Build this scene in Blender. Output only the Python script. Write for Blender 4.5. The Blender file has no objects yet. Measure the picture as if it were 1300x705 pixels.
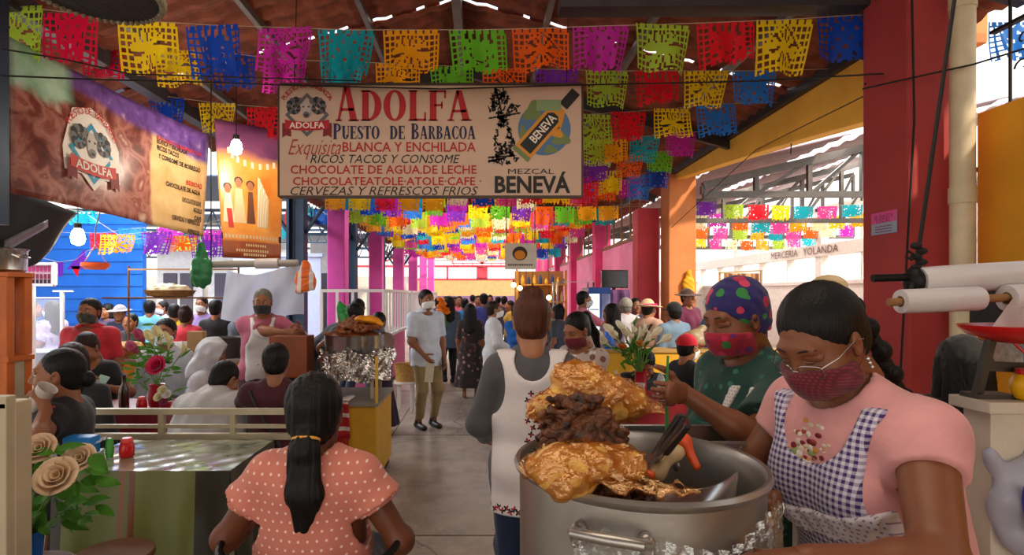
import bpy, bmesh, math, random
import numpy as np
from mathutils import Vector, Matrix, Euler

SC = bpy.context.scene
COL = SC.collection
FPX, VX, VY, CAMZ = 720.0, 612.0, 374.0, 1.64
PI = math.pi

# ---------------------------------------------------------------- camera, world, light, exposure
cam_d = bpy.data.cameras.new('camera')
cam_d.sensor_width = 36.0
cam_d.lens = FPX / 1300.0 * 36.0
cam_d.shift_x = (650.0 - VX) / 1300.0
cam_d.shift_y = (VY - 352.5) / 1300.0
cam_d.clip_start = 0.05
cam_d.clip_end = 400
cam_o = bpy.data.objects.new('camera', cam_d)
COL.objects.link(cam_o)
cam_o.location = (0, 0, CAMZ)
cam_o.rotation_euler = (PI / 2, 0, 0)
SC.camera = cam_o

SC.view_settings.view_transform = 'Standard'
SC.view_settings.look = 'None'
SC.view_settings.gamma = 1.0
SC.view_settings.use_curve_mapping = False
SC.view_settings.exposure = 0.88
SC.cycles.use_denoising = True
SC.cycles.max_bounces = 7
SC.cycles.diffuse_bounces = 4
SC.cycles.glossy_bounces = 3
SC.cycles.transmission_bounces = 5
SC.cycles.transparent_max_bounces = 10
SC.cycles.caustics_reflective = False
SC.cycles.caustics_refractive = False
SC.cycles.sample_clamp_indirect = 6.0

W = bpy.data.worlds.new('sky')
SC.world = W
W.use_nodes = True
_n = W.node_tree.nodes
_l = W.node_tree.links
_bg = _n['Background']
_tc = _n.new('ShaderNodeTexCoord')
_sep = _n.new('ShaderNodeSeparateXYZ')
_rmp = _n.new('ShaderNodeValToRGB')
_rmp.color_ramp.elements[0].position = 0.0
_rmp.color_ramp.elements[0].color = (1.0, 0.90, 0.78, 1)
_rmp.color_ramp.elements[1].position = 0.55
_rmp.color_ramp.elements[1].color = (0.80, 0.90, 1.0, 1)
_l.new(_tc.outputs['Generated'], _sep.inputs[0])
_l.new(_sep.outputs['Z'], _rmp.inputs['Fac'])
_l.new(_rmp.outputs['Color'], _bg.inputs['Color'])
_bg.inputs['Strength'].default_value = 1.15

RXL = -.25
def area_light(name, loc, rot, sx, sy, power, col):
    d = bpy.data.lights.new(name, 'AREA')
    d.shape = 'RECTANGLE'
    d.size, d.size_y, d.energy, d.color = sx, sy, power, col
    o = bpy.data.objects.new(name, d)
    COL.objects.link(o)
    o.location = loc
    o.rotation_euler = rot
    return o

def point_light(name, loc, power, col, r=0.04):
    d = bpy.data.lights.new(name, 'POINT')
    d.energy, d.color, d.shadow_soft_size = power, col, r
    o = bpy.data.objects.new(name, d)
    COL.objects.link(o)
    o.location = loc
    return o

# daylight: the open street side of the market behind the camera, high above, and the skylights of the east hall; the fill lamps are added
area_light('daylight_street', (-1.0, -5.5, 4.6), (math.radians(62), 0, 0), 7, 3.0, 62, (1.0, 0.86, 0.71))
area_light('roof_fill_lamp', (-.2, 1.3, 4.15), (0, 0, 0), 3.2, 1.8, 30, (1.0, .86, .70))  # added fill lamp under the closed tiles, brightens the foreground
for y_ in (12.5, 17.0, 21.0):
    area_light('roof_fill_lamp', (RXL, y_, 4.2), (0, 0, 0), 3.0, .7, 75, (1.0, .95, .88))  # added lamps over the bunting, so the paper glows from behind
area_light('daylight_west_roof', (-9.5, 13, 8.5), (0, math.radians(-30), 0), 7, 16, 1700, (0.93, 0.96, 1.0))
area_light('daylight_east_windows', (11.2, 17, 3.3), (0, math.radians(90), 0), 3.0, 18, 230, (1.0, 0.94, 0.84))
area_light('daylight_end_gable', (0, 37.2, 5.2), (math.radians(-84), 0, 0), 9, 3.0, 1500, (1.0, 0.96, 0.90))
area_light('west_fill_lamp', (-5.6, 6.6, 4.44), (0, math.radians(12), 0), 1.6, 6, 380, (0.95, 0.97, 1.0))  # added lamp below the closed tin ceiling, lifts the diners' side
area_light('west_fill_lamp', (-8.0, 10.6, 4.7), (0, math.radians(10), 0), 4, 1.6, 110, (0.95, 0.97, 1.0))  # second added lamp, brightens the back of the west hall
for i_, (x_, z_) in enumerate(((5.85, 4.16), (8.28, 4.72))):
    area_light('daylight_east_skylight', (x_, 15.5, z_ + .10), (0, 0, 0), .40, 13, 170, (1.0, 0.93, 0.82))
sun_d = bpy.data.lights.new('sun', 'SUN')
sun_d.energy, sun_d.angle, sun_d.color = 2.6, math.radians(3), (1.0, 0.86, 0.66)
sun_o = bpy.data.objects.new('sun', sun_d)
COL.objects.link(sun_o)
sun_o.rotation_euler = (math.radians(36), math.radians(38), 0)

# ---------------------------------------------------------------- helpers
def V(*a):
    return np.array(a, dtype=float)

def P(px, py, Y):
    return V((px - VX) * Y / FPX, Y, CAMZ - (py - VY) * Y / FPX)

def srgb(h):
    h = h.lstrip('#')
    c = [int(h[i:i + 2], 16) / 255 for i in (0, 2, 4)]
    return tuple((x / 12.92 if x <= 0.04045 else ((x + 0.055) / 1.055) ** 2.4) for x in c)

_mats = {}
def mat(name, col='#888888', rough=0.6, metal=0.0, noise=0.0, nscale=8.0, bump=0.0, bscale=60.0, emit=None, estr=0.0,
        alpha=1.0, trans=0.0, ior=1.45, sheen=0.0, sss=0.0, stretch=None, coat=0.0, col2=None, spec=0.5, translucent=0.0):
    if name in _mats:
        return _mats[name]
    m = bpy.data.materials.new(name)
    m.use_nodes = True
    nt = m.node_tree
    b = nt.nodes['Principled BSDF']
    c = srgb(col)
    b.inputs['Base Color'].default_value = (*c, 1)
    b.inputs['Roughness'].default_value = rough
    b.inputs['Metallic'].default_value = metal
    b.inputs['Alpha'].default_value = alpha
    b.inputs['Transmission Weight'].default_value = trans
    b.inputs['IOR'].default_value = ior
    b.inputs['Sheen Weight'].default_value = sheen
    b.inputs['Coat Weight'].default_value = coat
    b.inputs['Specular IOR Level'].default_value = spec
    if sss:
        b.inputs['Subsurface Weight'].default_value = sss
        b.inputs['Subsurface Radius'].default_value = (0.02, 0.008, 0.004)
        b.inputs['Subsurface Scale'].default_value = 0.3
    if emit:
        b.inputs['Emission Color'].default_value = (*srgb(emit), 1)
        b.inputs['Emission Strength'].default_value = estr
    tc = None
    if noise or bump or col2:
        tc = nt.nodes.new('ShaderNodeTexCoord')
        mp = nt.nodes.new('ShaderNodeMapping')
        nt.links.new(tc.outputs['Object'], mp.inputs['Vector'])
        if stretch:
            mp.inputs['Scale'].default_value = stretch
    if noise or col2:
        nz = nt.nodes.new('ShaderNodeTexNoise')
        nz.inputs['Scale'].default_value = nscale
        nz.inputs['Detail'].default_value = 5
        nt.links.new(mp.outputs['Vector'], nz.inputs['Vector'])
        rp = nt.nodes.new('ShaderNodeValToRGB')
        rp.color_ramp.elements[0].position = 0.3
        rp.color_ramp.elements[1].position = 0.7
        if col2:
            ca, cb = c, srgb(col2)
        else:
            ca = tuple(max(0, x * (1 - noise)) for x in c)
            cb = tuple(min(1, x * (1 + noise)) for x in c)
        rp.color_ramp.elements[0].color = (*ca, 1)
        rp.color_ramp.elements[1].color = (*cb, 1)
        nt.links.new(nz.outputs['Fac'], rp.inputs['Fac'])
        nt.links.new(rp.outputs['Color'], b.inputs['Base Color'])
    if bump:
        nb = nt.nodes.new('ShaderNodeTexNoise')
        nb.inputs['Scale'].default_value = bscale
        nb.inputs['Detail'].default_value = 4
        nt.links.new(mp.outputs['Vector'], nb.inputs['Vector'])
        bp = nt.nodes.new('ShaderNodeBump')
        bp.inputs['Strength'].default_value = bump
        bp.inputs['Distance'].default_value = 0.01
        nt.links.new(nb.outputs['Fac'], bp.inputs['Height'])
        nt.links.new(bp.outputs['Normal'], b.inputs['Normal'])
    if translucent:
        out = nt.nodes['Material Output']
        tl = nt.nodes.new('ShaderNodeBsdfTranslucent')
        mx = nt.nodes.new('ShaderNodeMixShader')
        mx.inputs[0].default_value = translucent
        tl.inputs['Color'].default_value = (*c, 1)
        nt.links.new(b.outputs[0], mx.inputs[1])
        nt.links.new(tl.outputs[0], mx.inputs[2])
        nt.links.new(mx.outputs[0], out.inputs['Surface'])
    _mats[name] = m
    return m

def film_mat(name, tint, gloss=.30, rough=.07, body=.12):
    """thin shiny plastic film: mostly see-through, tinted, with sharp crinkled highlights"""
    if name in _mats: return _mats[name]
    m = mat(name, tint, rough, bump=1.0, bscale=48, spec=.9)
    N, L = m.node_tree.nodes, m.node_tree.links
    b = N['Principled BSDF']
    tr, gl, m1, m2 = N.new('ShaderNodeBsdfTransparent'), N.new('ShaderNodeBsdfGlossy'), N.new('ShaderNodeMixShader'), N.new('ShaderNodeMixShader')
    tr.inputs['Color'].default_value = tuple(.5 + .5 * x for x in srgb(tint)) + (1,)
    gl.inputs['Roughness'].default_value = rough
    gl.inputs['Color'].default_value = tuple(.25 + .75 * x for x in srgb(tint)) + (1,)
    L.new(b.inputs['Normal'].links[0].from_socket, gl.inputs['Normal'])
    m1.inputs[0].default_value, m2.inputs[0].default_value = body, gloss
    L.new(tr.outputs[0], m1.inputs[1]); L.new(b.outputs[0], m1.inputs[2])
    L.new(m1.outputs[0], m2.inputs[1]); L.new(gl.outputs[0], m2.inputs[2])
    L.new(m2.outputs[0], N['Material Output'].inputs['Surface'])
    return m

def fabric(col, noise=0.10):
    return mat('fabric_' + col, col, rough=0.85, noise=noise, nscale=14, bump=0.25, bscale=45, sheen=0.15)

def skin_mat(col):
    return mat('skin_' + col, col, rough=0.48, noise=0.07, nscale=18, sss=0.12, bump=0.06, bscale=160)

def hair_mat(col):
    return mat('hair_' + col, col, rough=0.5, noise=0.35, nscale=30, spec=.28, bump=0.4, bscale=70, stretch=(3, 3, .35))

def pattern_mat(name, base, spots, mode, scale, size=0.25, rough=0.85, plane='XZ'):
    """woven or printed regular pattern: gingham squares, staggered dots, stripes, floral blots"""
    if name in _mats:
        return _mats[name]
    m = bpy.data.materials.new(name)
    m.use_nodes = True
    nt = m.node_tree
    N, L = nt.nodes, nt.links
    b = N['Principled BSDF']
    b.inputs['Roughness'].default_value = rough
    b.inputs['Sheen Weight'].default_value = 0.15
    tc = N.new('ShaderNodeTexCoord')
    sp = N.new('ShaderNodeSeparateXYZ')
    L.new(tc.outputs['Object'], sp.inputs[0])
    def M2(op, a, bb=None):
        n = N.new('ShaderNodeMath')
        n.operation = op
        for i, v in enumerate((a, bb)):
            if v is None:
                continue
            if isinstance(v, (int, float)):
                n.inputs[i].default_value = v
            else:
                L.new(v, n.inputs[i])
        return n.outputs[0]
    u = M2('MULTIPLY', sp.outputs[plane[0]], scale)
    v = M2('MULTIPLY', sp.outputs[plane[1]], scale)
    mix = N.new('ShaderNodeMix')
    mix.data_type = 'RGBA'
    mix.inputs[6].default_value = (*srgb(base), 1)
    mix.inputs[7].default_value = (*srgb(spots[0]), 1)
    if mode == 'gingham':
        a = M2('LESS_THAN', M2('FRACT', u), 0.5)
        c = M2('LESS_THAN', M2('FRACT', v), 0.5)
        fac = M2('MULTIPLY', M2('ADD', a, c), 0.5)
    elif mode == 'dots':
        row = M2('FLOOR', v)
        u2 = M2('ADD', u, M2('MULTIPLY', row, 0.5))
        du = M2('SUBTRACT', M2('FRACT', u2), 0.5)
        dv = M2('SUBTRACT', M2('FRACT', v), 0.5)
        r2 = M2('ADD', M2('MULTIPLY', du, du), M2('MULTIPLY', dv, dv))
        fac = M2('LESS_THAN', r2, size * size)
    elif mode == 'stripes':
        fac = M2('LESS_THAN', M2('FRACT', v), size)
    else:
        vo = N.new('ShaderNodeTexVoronoi')
        vo.inputs['Scale'].default_value = scale
        L.new(tc.outputs['Object'], vo.inputs['Vector'])
        fac = M2('LESS_THAN', vo.outputs['Distance'], size)
        if len(spots) > 1:
            rp = N.new('ShaderNodeValToRGB')
            rp.color_ramp.interpolation = 'CONSTANT'
            els = rp.color_ramp.elements
            while len(els) < len(spots):
                els.new(0.5)
            for i, s in enumerate(spots):
                els[i].position = i / len(spots)
                els[i].color = (*srgb(s), 1)
            sx = N.new('ShaderNodeSeparateColor')
            L.new(vo.outputs['Color'], sx.inputs[0])
            L.new(sx.outputs[0], rp.inputs['Fac'])
            L.new(rp.outputs['Color'], mix.inputs[7])
    L.new(fac, mix.inputs[0])
    L.new(mix.outputs[2], b.inputs['Base Color'])
    _mats[name] = m
    return m

def tag(o, label=None, cat=None, group=None, kind=None):
    if label: o['label'] = label
    if cat: o['category'] = cat
    if group: o['group'] = group
    if kind: o['kind'] = kind
    return o

def empty(name, loc=(0, 0, 0), rz=0.0, label=None, cat=None, group=None):
    o = bpy.data.objects.new(name, None)
    o.empty_display_size = 0.1
    COL.objects.link(o)
    o.location = loc
    o.rotation_euler = (0, 0, rz)
    return tag(o, label, cat, group)

def link_mesh(name, me, mats, parent=None, loc=None, smooth=True):
    if not isinstance(mats, (list, tuple)):
        mats = [mats]
    for m in mats:
        me.materials.append(m)
    if smooth:
        me.polygons.foreach_set('use_smooth', np.ones(len(me.polygons), dtype=bool))
    o = bpy.data.objects.new(name, me)
    COL.objects.link(o)
    if loc is not None:
        o.location = loc
    if parent is not None:
        o.parent = parent
    return o

def np_mesh(name, verts, faces, midx=None):
    """verts (n,3), faces (m,3|4) arrays or list of such chunks"""
    me = bpy.data.meshes.new(name)
    verts = np.asarray(verts, dtype=np.float32)
    if not isinstance(faces, (list, tuple)):
        faces = [faces]
    nl = sum(f.size for f in faces)
    nf = sum(len(f) for f in faces)
    me.vertices.add(len(verts))
    me.vertices.foreach_set('co', verts.ravel())
    me.loops.add(nl)
    me.polygons.add(nf)
    me.loops.foreach_set('vertex_index', np.concatenate([f.ravel() for f in faces]).astype(np.int32))
    tot = np.concatenate([np.full(len(f), f.shape[1], dtype=np.int32) for f in faces])
    st = np.zeros(nf, dtype=np.int32)
    st[1:] = np.cumsum(tot)[:-1]
    me.polygons.foreach_set('loop_start', st)
    if midx is not None:
        me.polygons.foreach_set('material_index', np.asarray(midx, dtype=np.int32))
    me.update(calc_edges=True)
    me.validate()
    return me

class MB:
    """collects simple shapes into one mesh"""
    def __init__(s):
        s.bm = bmesh.new()
        s.mi = 0
    def _done(s, faces):
        for f in faces:
            f.material_index = s.mi
        return faces
    def box(s, lo, hi, M=None):
        (a, b, c), (d, e, f) = lo, hi
        vs = [(a, b, c), (d, b, c), (d, e, c), (a, e, c), (a, b, f), (d, b, f), (d, e, f), (a, e, f)]
        if M is not None:
            vs = [M @ Vector(v) for v in vs]
        v = [s.bm.verts.new(x) for x in vs]
        return s._done([s.bm.faces.new([v[i] for i in q]) for q in
                 ((0, 3, 2, 1), (4, 5, 6, 7), (0, 1, 5, 4), (1, 2, 6, 5), (2, 3, 7, 6), (3, 0, 4, 7))])
    def tube(s, pts, r, n=8, cap=True, flat=1.0):
        pts = [Vector(p) for p in pts]
        rs = r if isinstance(r, (list, tuple)) else [r] * len(pts)
        rings = []
        up = None
        for i, p in enumerate(pts):
            d = (pts[min(i + 1, len(pts) - 1)] - pts[max(i - 1, 0)])
            if d.length < 1e-9:
                d = Vector((0, 0, 1))
            d.normalize()
            if up is None:
                up = Vector((0, 0, 1)) if abs(d.z) < 0.9 else Vector((1, 0, 0))
            a = up - d * up.dot(d)
            if a.length < 1e-6:
                a = d.orthogonal()
            a.normalize()
            up = a
            b = d.cross(a)
            rings.append([s.bm.verts.new(p + (a * math.cos(t) * flat + b * math.sin(t)) * rs[i])
                          for t in [2 * PI * k / n for k in range(n)]])
        fs = []
        for i in range(len(rings) - 1):
            for k in range(n):
                fs.append(s.bm.faces.new((rings[i][k], rings[i][(k + 1) % n], rings[i + 1][(k + 1) % n], rings[i + 1][k])))
        if cap:
            fs.append(s.bm.faces.new(rings[0][::-1]))
            fs.append(s.bm.faces.new(rings[-1]))
        return s._done(fs)
    def lathe(s, prof, c=(0, 0, 0), n=20, sx=1.0, sy=1.0, M=None, closed=False):
        rings = []
        for r, z in prof:
            ring = []
            for k in range(n):
                t = 2 * PI * k / n
                v = Vector((c[0] + r * math.cos(t) * sx, c[1] + r * math.sin(t) * sy, c[2] + z))
                ring.append(s.bm.verts.new(M @ v if M is not None else v))
            rings.append(ring)
        fs = []
        for i in range(len(rings) - 1):
            for k in range(n):
                fs.append(s.bm.faces.new((rings[i][k], rings[i][(k + 1) % n], rings[i + 1][(k + 1) % n], rings[i + 1][k])))
        if not closed:
            if prof[0][0] > 1e-5: fs.append(s.bm.faces.new(rings[0][::-1]))
            if prof[-1][0] > 1e-5: fs.append(s.bm.faces.new(rings[-1]))
        return s._done(fs)
    def ell(s, c, r, n=12, m=8, R=None):
        c = Vector(c)
        rr = r if isinstance(r, (list, tuple)) else (r, r, r)
        R = R or Matrix.Identity(3)
        rings = []
        for i in range(1, m):
            ph = PI * i / m
            rings.append([s.bm.verts.new(c + R @ Vector((rr[0] * math.sin(ph) * math.cos(2 * PI * k / n),
                          rr[1] * math.sin(ph) * math.sin(2 * PI * k / n), rr[2] * math.cos(ph)))) for k in range(n)])
        t = s.bm.verts.new(c + R @ Vector((0, 0, rr[2])))
        b = s.bm.verts.new(c - R @ Vector((0, 0, rr[2])))
        fs = []
        for k in range(n):
            k2 = (k + 1) % n
            fs.append(s.bm.faces.new((t, rings[0][k], rings[0][k2])))
            fs.append(s.bm.faces.new((b, rings[-1][k2], rings[-1][k])))
            for i in range(len(rings) - 1):
                fs.append(s.bm.faces.new((rings[i][k], rings[i + 1][k], rings[i + 1][k2], rings[i][k2])))
        return s._done(fs)
    def poly(s, pts, th=0.0, nrm=None):
        v = [s.bm.verts.new(p) for p in pts]
        f = s.bm.faces.new(v)
        fs = [f]
        if th:
            d = Vector(nrm).normalized() * th
            w = [s.bm.verts.new(Vector(p) + d) for p in pts]
            fs.append(s.bm.faces.new(w[::-1]))
            n = len(v)
            for i in range(n):
                fs.append(s.bm.faces.new((v[i], v[(i + 1) % n], w[(i + 1) % n], w[i])))
        return s._done(fs)
    def sheet(s, fn, nu, nv):
        g = [[s.bm.verts.new(fn(i / nu, j / nv)) for j in range(nv + 1)] for i in range(nu + 1)]
        fs = []
        for i in range(nu):
            for j in range(nv):
                fs.append(s.bm.faces.new((g[i][j], g[i + 1][j], g[i + 1][j + 1], g[i][j + 1])))
        return s._done(fs)
    def build(s, name, mats, parent=None, smooth=False, bevel=0.0, loc=None, solid=0.0, norm=True):
        if norm:
            bmesh.ops.recalc_face_normals(s.bm, faces=s.bm.faces)
        me = bpy.data.meshes.new(name)
        s.bm.to_mesh(me)
        s.bm.free()
        o = link_mesh(name, me, mats, parent, loc, smooth)
        if smooth:
            try:
                me.set_sharp_from_angle(angle=math.radians(42))
            except Exception:
                pass
        if solid:
            md = o.modifiers.new('thickness', 'SOLIDIFY')
            md.thickness = solid
            md.offset = 0
        if bevel:
            md = o.modifiers.new('bevel', 'BEVEL')
            md.width = bevel
            md.segments = 2
            md.limit_method = 'ANGLE'
        return o

def beam(mb, a, b, w, h=None):
    """square bar between two points"""
    h = h or w
    a, b = Vector(a), Vector(b)
    d = b - a
    L = d.length
    d.normalize()
    up = Vector((0, 0, 1)) if abs(d.z) < 0.95 else Vector((0, 1, 0))
    x = d.cross(up).normalized()
    z = x.cross(d)
    M = Matrix((x, d, z)).transposed().to_4x4()
    M.translation = a
    mb.box((-w / 2, 0, -h / 2), (w / 2, L, h / 2), M)

def structure(o):
    o['kind'] = 'structure'
    return o

# ---------------------------------------------------------------- lettering
def text_bm(mb, s, O, ux, uz, size, wscale=1.0, bold=0.0, shear=0.0, align='CENTER', lift=0.002, warp=None):
    """flat lettering: O origin, ux along the line, uz up; appended to mb"""
    cu = bpy.data.curves.new('t', 'FONT')
    cu.body = s
    cu.size = 1.0
    cu.align_x = align
    cu.offset = bold
    cu.shear = shear
    cu.resolution_u = 2
    ob = bpy.data.objects.new('t', cu)
    COL.objects.link(ob)
    dg = bpy.context.evaluated_depsgraph_get()
    me = bpy.data.meshes.new_from_object(ob.evaluated_get(dg))
    bpy.data.objects.remove(ob)
    bpy.data.curves.remove(cu)
    O, ux, uz = Vector(O), Vector(ux).normalized(), Vector(uz).normalized()
    nn = ux.cross(uz)
    vs = []
    for v in me.vertices:
        x, y = v.co.x * size * wscale, v.co.y * size
        p = warp(x, y) if warp else O + ux * x + uz * y + nn * lift
        vs.append(mb.bm.verts.new(p))
    for p in me.polygons:
        try:
            f = mb.bm.faces.new([vs[i] for i in p.vertices])
            f.material_index = mb.mi
        except ValueError:
            pass
    bpy.data.meshes.remove(me)
# ---------------------------------------------------------------- smooth bodies: distance fields meshed on a grid
def unit(v):
    v = np.asarray(v, float)
    n = np.linalg.norm(v)
    return v / n if n > 1e-9 else v

def rotm(pitch=0, yaw=0, roll=0):
    """pitch>0 nods forward (+Y), yaw>0 turns to -X, roll>0 tips towards +X; degrees"""
    a, b, c = (math.radians(t) for t in (-pitch, yaw, roll))
    Rx = np.array([[1, 0, 0], [0, math.cos(a), -math.sin(a)], [0, math.sin(a), math.cos(a)]])
    Rz = np.array([[math.cos(b), -math.sin(b), 0], [math.sin(b), math.cos(b), 0], [0, 0, 1]])
    Ry = np.array([[math.cos(c), 0, math.sin(c)], [0, 1, 0], [-math.sin(c), 0, math.cos(c)]])
    return Rz @ Rx @ Ry

def cap(a, b, ra, rb, flat=(1, 1), xa=(1, 0, 0), k=0.03, t=''):
    return dict(q='c', a=np.asarray(a, float), b=np.asarray(b, float), ra=ra, rb=rb, f=flat, xa=np.asarray(xa, float), k=k, t=t)

def ell(c, r, R=None, k=0.03, t='', sub=False):
    return dict(q='e', c=np.asarray(c, float), r=np.asarray(r, float), R=np.eye(3) if R is None else R, k=k, t=t, sub=sub)

def xf(p, R, o, s=1.0):
    """move a primitive by rotation, scale, offset"""
    p = dict(p)
    if p['q'] == 'c':
        p['a'], p['b'] = R @ (p['a'] * s) + o, R @ (p['b'] * s) + o
        p['ra'] *= s; p['rb'] *= s; p['xa'] = R @ p['xa']
    else:
        p['c'] = R @ (p['c'] * s) + o
        p['r'] = p['r'] * s
        p['R'] = R @ p['R']
    p['k'] *= s
    return p

def pbox(p, m):
    if p['q'] == 'c':
        fm = max(1, max(p['f']))
        A, B = p['a'], p['b']
        ra, rb = (p['ra']) * fm + m, (p['rb']) * fm + m
        return np.minimum(A - ra, B - rb), np.maximum(A + ra, B + rb)
    r = p['r'].max() + m
    return p['c'] - r, p['c'] + r

class Field:
    def __init__(s, lo, hi, h):
        s.h = h
        s.lo = np.asarray(lo, float)
        n = np.ceil((np.asarray(hi) - s.lo) / h).astype(int) + 1
        s.ax = [s.lo[i] + np.arange(n[i]) * h for i in range(3)]
        s.D = np.full(n, 0.15, dtype=np.float32)
    def _sub(s, lo, hi):
        sl = []
        for i in range(3):
            a = int(max(0, math.floor((lo[i] - s.lo[i]) / s.h)))
            b = int(min(len(s.ax[i]), math.ceil((hi[i] - s.lo[i]) / s.h) + 1))
            if b <= a: return None
            sl.append(slice(a, b))
        return tuple(sl)
    def pts(s, sl):
        return (s.ax[0][sl[0]][:, None, None], s.ax[1][sl[1]][None, :, None], s.ax[2][sl[2]][None, None, :])
    def add(s, p, inf=0.0, kk=None, mode='add'):
        k = p['k'] if kk is None else kk
        sl = s._sub(*pbox(p, inf + k + 0.035))
        if sl is None: return
        X, Y, Z = s.pts(sl)
        if p['q'] == 'c':
            ab = p['b'] - p['a']
            L = max(1e-6, np.linalg.norm(ab))
            w = ab / L
            u = p['xa'] - w * np.dot(w, p['xa'])
            if np.linalg.norm(u) < 1e-3:
                u = np.array([0, 1.0, 0]) - w * w[1]
            u = unit(u)
            v = np.cross(w, u)
            dx, dy, dz = X - p['a'][0], Y - p['a'][1], Z - p['a'][2]
            qu = (dx * u[0] + dy * u[1] + dz * u[2])
            qv = (dx * v[0] + dy * v[1] + dz * v[2])
            qw = (dx * w[0] + dy * w[1] + dz * w[2])
            tt = np.clip(qw / L, 0, 1)
            rr = p['ra'] + (p['rb'] - p['ra']) * tt
            fu, fv = p['f']
            e = np.sqrt((qu / fu) ** 2 + (qv / fv) ** 2 + (qw - tt * L) ** 2) - rr
            d = e * min(1.0, (fu + fv) / 2) - inf
        else:
            R = p['R']
            dx, dy, dz = X - p['c'][0], Y - p['c'][1], Z - p['c'][2]
            q = [(dx * R[0, i] + dy * R[1, i] + dz * R[2, i]) for i in range(3)]
            r = p['r']
            k0 = np.sqrt(sum((q[i] / r[i]) ** 2 for i in range(3)))
            k1 = np.sqrt(sum((q[i] / r[i] ** 2) ** 2 for i in range(3))) + 1e-9
            d = k0 * (k0 - 1) / k1 - inf
        A = s.D[sl]
        d = d.astype(np.float32)
        if p.get('sub') or mode == 'sub':
            h = np.maximum(k - np.abs(A + d), 0) / max(k, 1e-6)
            s.D[sl] = np.maximum(A, -d) + h * h * k / 4
        else:
            h = np.maximum(k - np.abs(A - d), 0) / max(k, 1e-6)
            s.D[sl] = np.minimum(A, d) - h * h * k / 4
    def full(s):
        return (s.ax[0][:, None, None], s.ax[1][None, :, None], s.ax[2][None, None, :])
    def cut(s, p0, n):
        """keep the side the normal points away from"""
        X, Y, Z = s.full()
        n = unit(n)
        s.D = np.maximum(s.D, ((X - p0[0]) * n[0] + (Y - p0[1]) * n[1] + (Z - p0[2]) * n[2]).astype(np.float32))
    def noise(s, amp, freq, seed=0, st=(1, 1, 1)):
        rg = np.random.RandomState(seed)
        X, Y, Z = s.full()
        o = 0
        for i in range(5):
            d = rg.normal(size=3) * np.array(st)
            d = d / np.linalg.norm(d) * freq * rg.uniform(0.6, 1.7)
            o = o + np.sin(X * d[0] + Y * d[1] + Z * d[2] + rg.uniform(0, 6.28))
        s.D = s.D + (o * (amp / 2.2)).astype(np.float32)
    def mesh(s):
        D = s.D
        D[0], D[-1], D[:, 0], D[:, -1], D[:, :, 0], D[:, :, -1] = (0.05,) * 6
        D[D == 0] = 1e-6
        S = D < 0
        C = sum(S[a:S.shape[0] - 1 + a, b:S.shape[1] - 1 + b, c:S.shape[2] - 1 + c].astype(np.int8)
                for a in (0, 1) for b in (0, 1) for c in (0, 1))
        act = (C > 0) & (C < 8)
        I = np.argwhere(act)
        if len(I) == 0:
            return np.zeros((0, 3)), np.zeros((0, 4), int)
        idx = np.full(act.shape, -1, dtype=np.int64)
        idx[act] = np.arange(len(I))
        val = {c: D[I[:, 0] + c[0], I[:, 1] + c[1], I[:, 2] + c[2]] for c in [(a, b, d) for a in (0, 1) for b in (0, 1) for d in (0, 1)]}
        acc = np.zeros((len(I), 3))
        cnt = np.zeros(len(I))
        for ax in range(3):
            for b in (0, 1):
                for c in (0, 1):
                    lo = [0, 0, 0]
                    o = [i for i in range(3) if i != ax]
                    lo[o[0]], lo[o[1]] = b, c
                    hi = list(lo)
                    hi[ax] = 1
                    va, vb = val[tuple(lo)], val[tuple(hi)]
                    m = (va < 0) != (vb < 0)
                    t = np.where(m, va / np.where(m, va - vb, 1), 0)
                    pt = np.tile(np.array(lo, float), (len(I), 1))
                    pt[:, ax] = t
                    acc += pt * m[:, None]
                    cnt += m
        Vt = s.lo + (I + acc / cnt[:, None]) * s.h
        quads = []
        for ax in range(3):
            o = [i for i in range(3) if i != ax]
            a = S
            sl0 = [slice(None)] * 3; sl1 = [slice(None)] * 3
            sl0[ax] = slice(0, -1); sl1[ax] = slice(1, None)
            for q in o:
                sl0[q] = slice(1, -1); sl1[q] = slice(1, -1)
            A, B = S[tuple(sl0)], S[tuple(sl1)]
            E = np.argwhere(A != B)
            if len(E) == 0: continue
            base = E.copy()
            for q in o: base[:, q] += 1
            inside = A[tuple(E.T)]
            c = []
            for (d0, d1) in ((-1, -1), (0, -1), (0, 0), (-1, 0)):
                b = base.copy()
                b[:, o[0]] += d0
                b[:, o[1]] += d1
                c.append(idx[tuple(b.T)])
            Q = np.stack(c, 1)
            flip = inside if ax != 1 else ~inside
            Q[~flip] = Q[~flip][:, ::-1]
            quads.append(Q)
        return Vt, np.concatenate(quads)

def field_for(prims, h, inf=0.02, extra=0.03):
    lo = np.min([pbox(p, inf + extra)[0] for p in prims], axis=0)
    hi = np.max([pbox(p, inf + extra)[1] for p in prims], axis=0)
    return Field(lo, hi, h)

def solid(prims, h, inf=0.0, kk=None, noise=None, extra=0.03):
    f = field_for(prims, h, inf, extra)
    for p in prims:
        f.add(p, inf, kk)
    if noise: f.noise(*noise)
    return f

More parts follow.
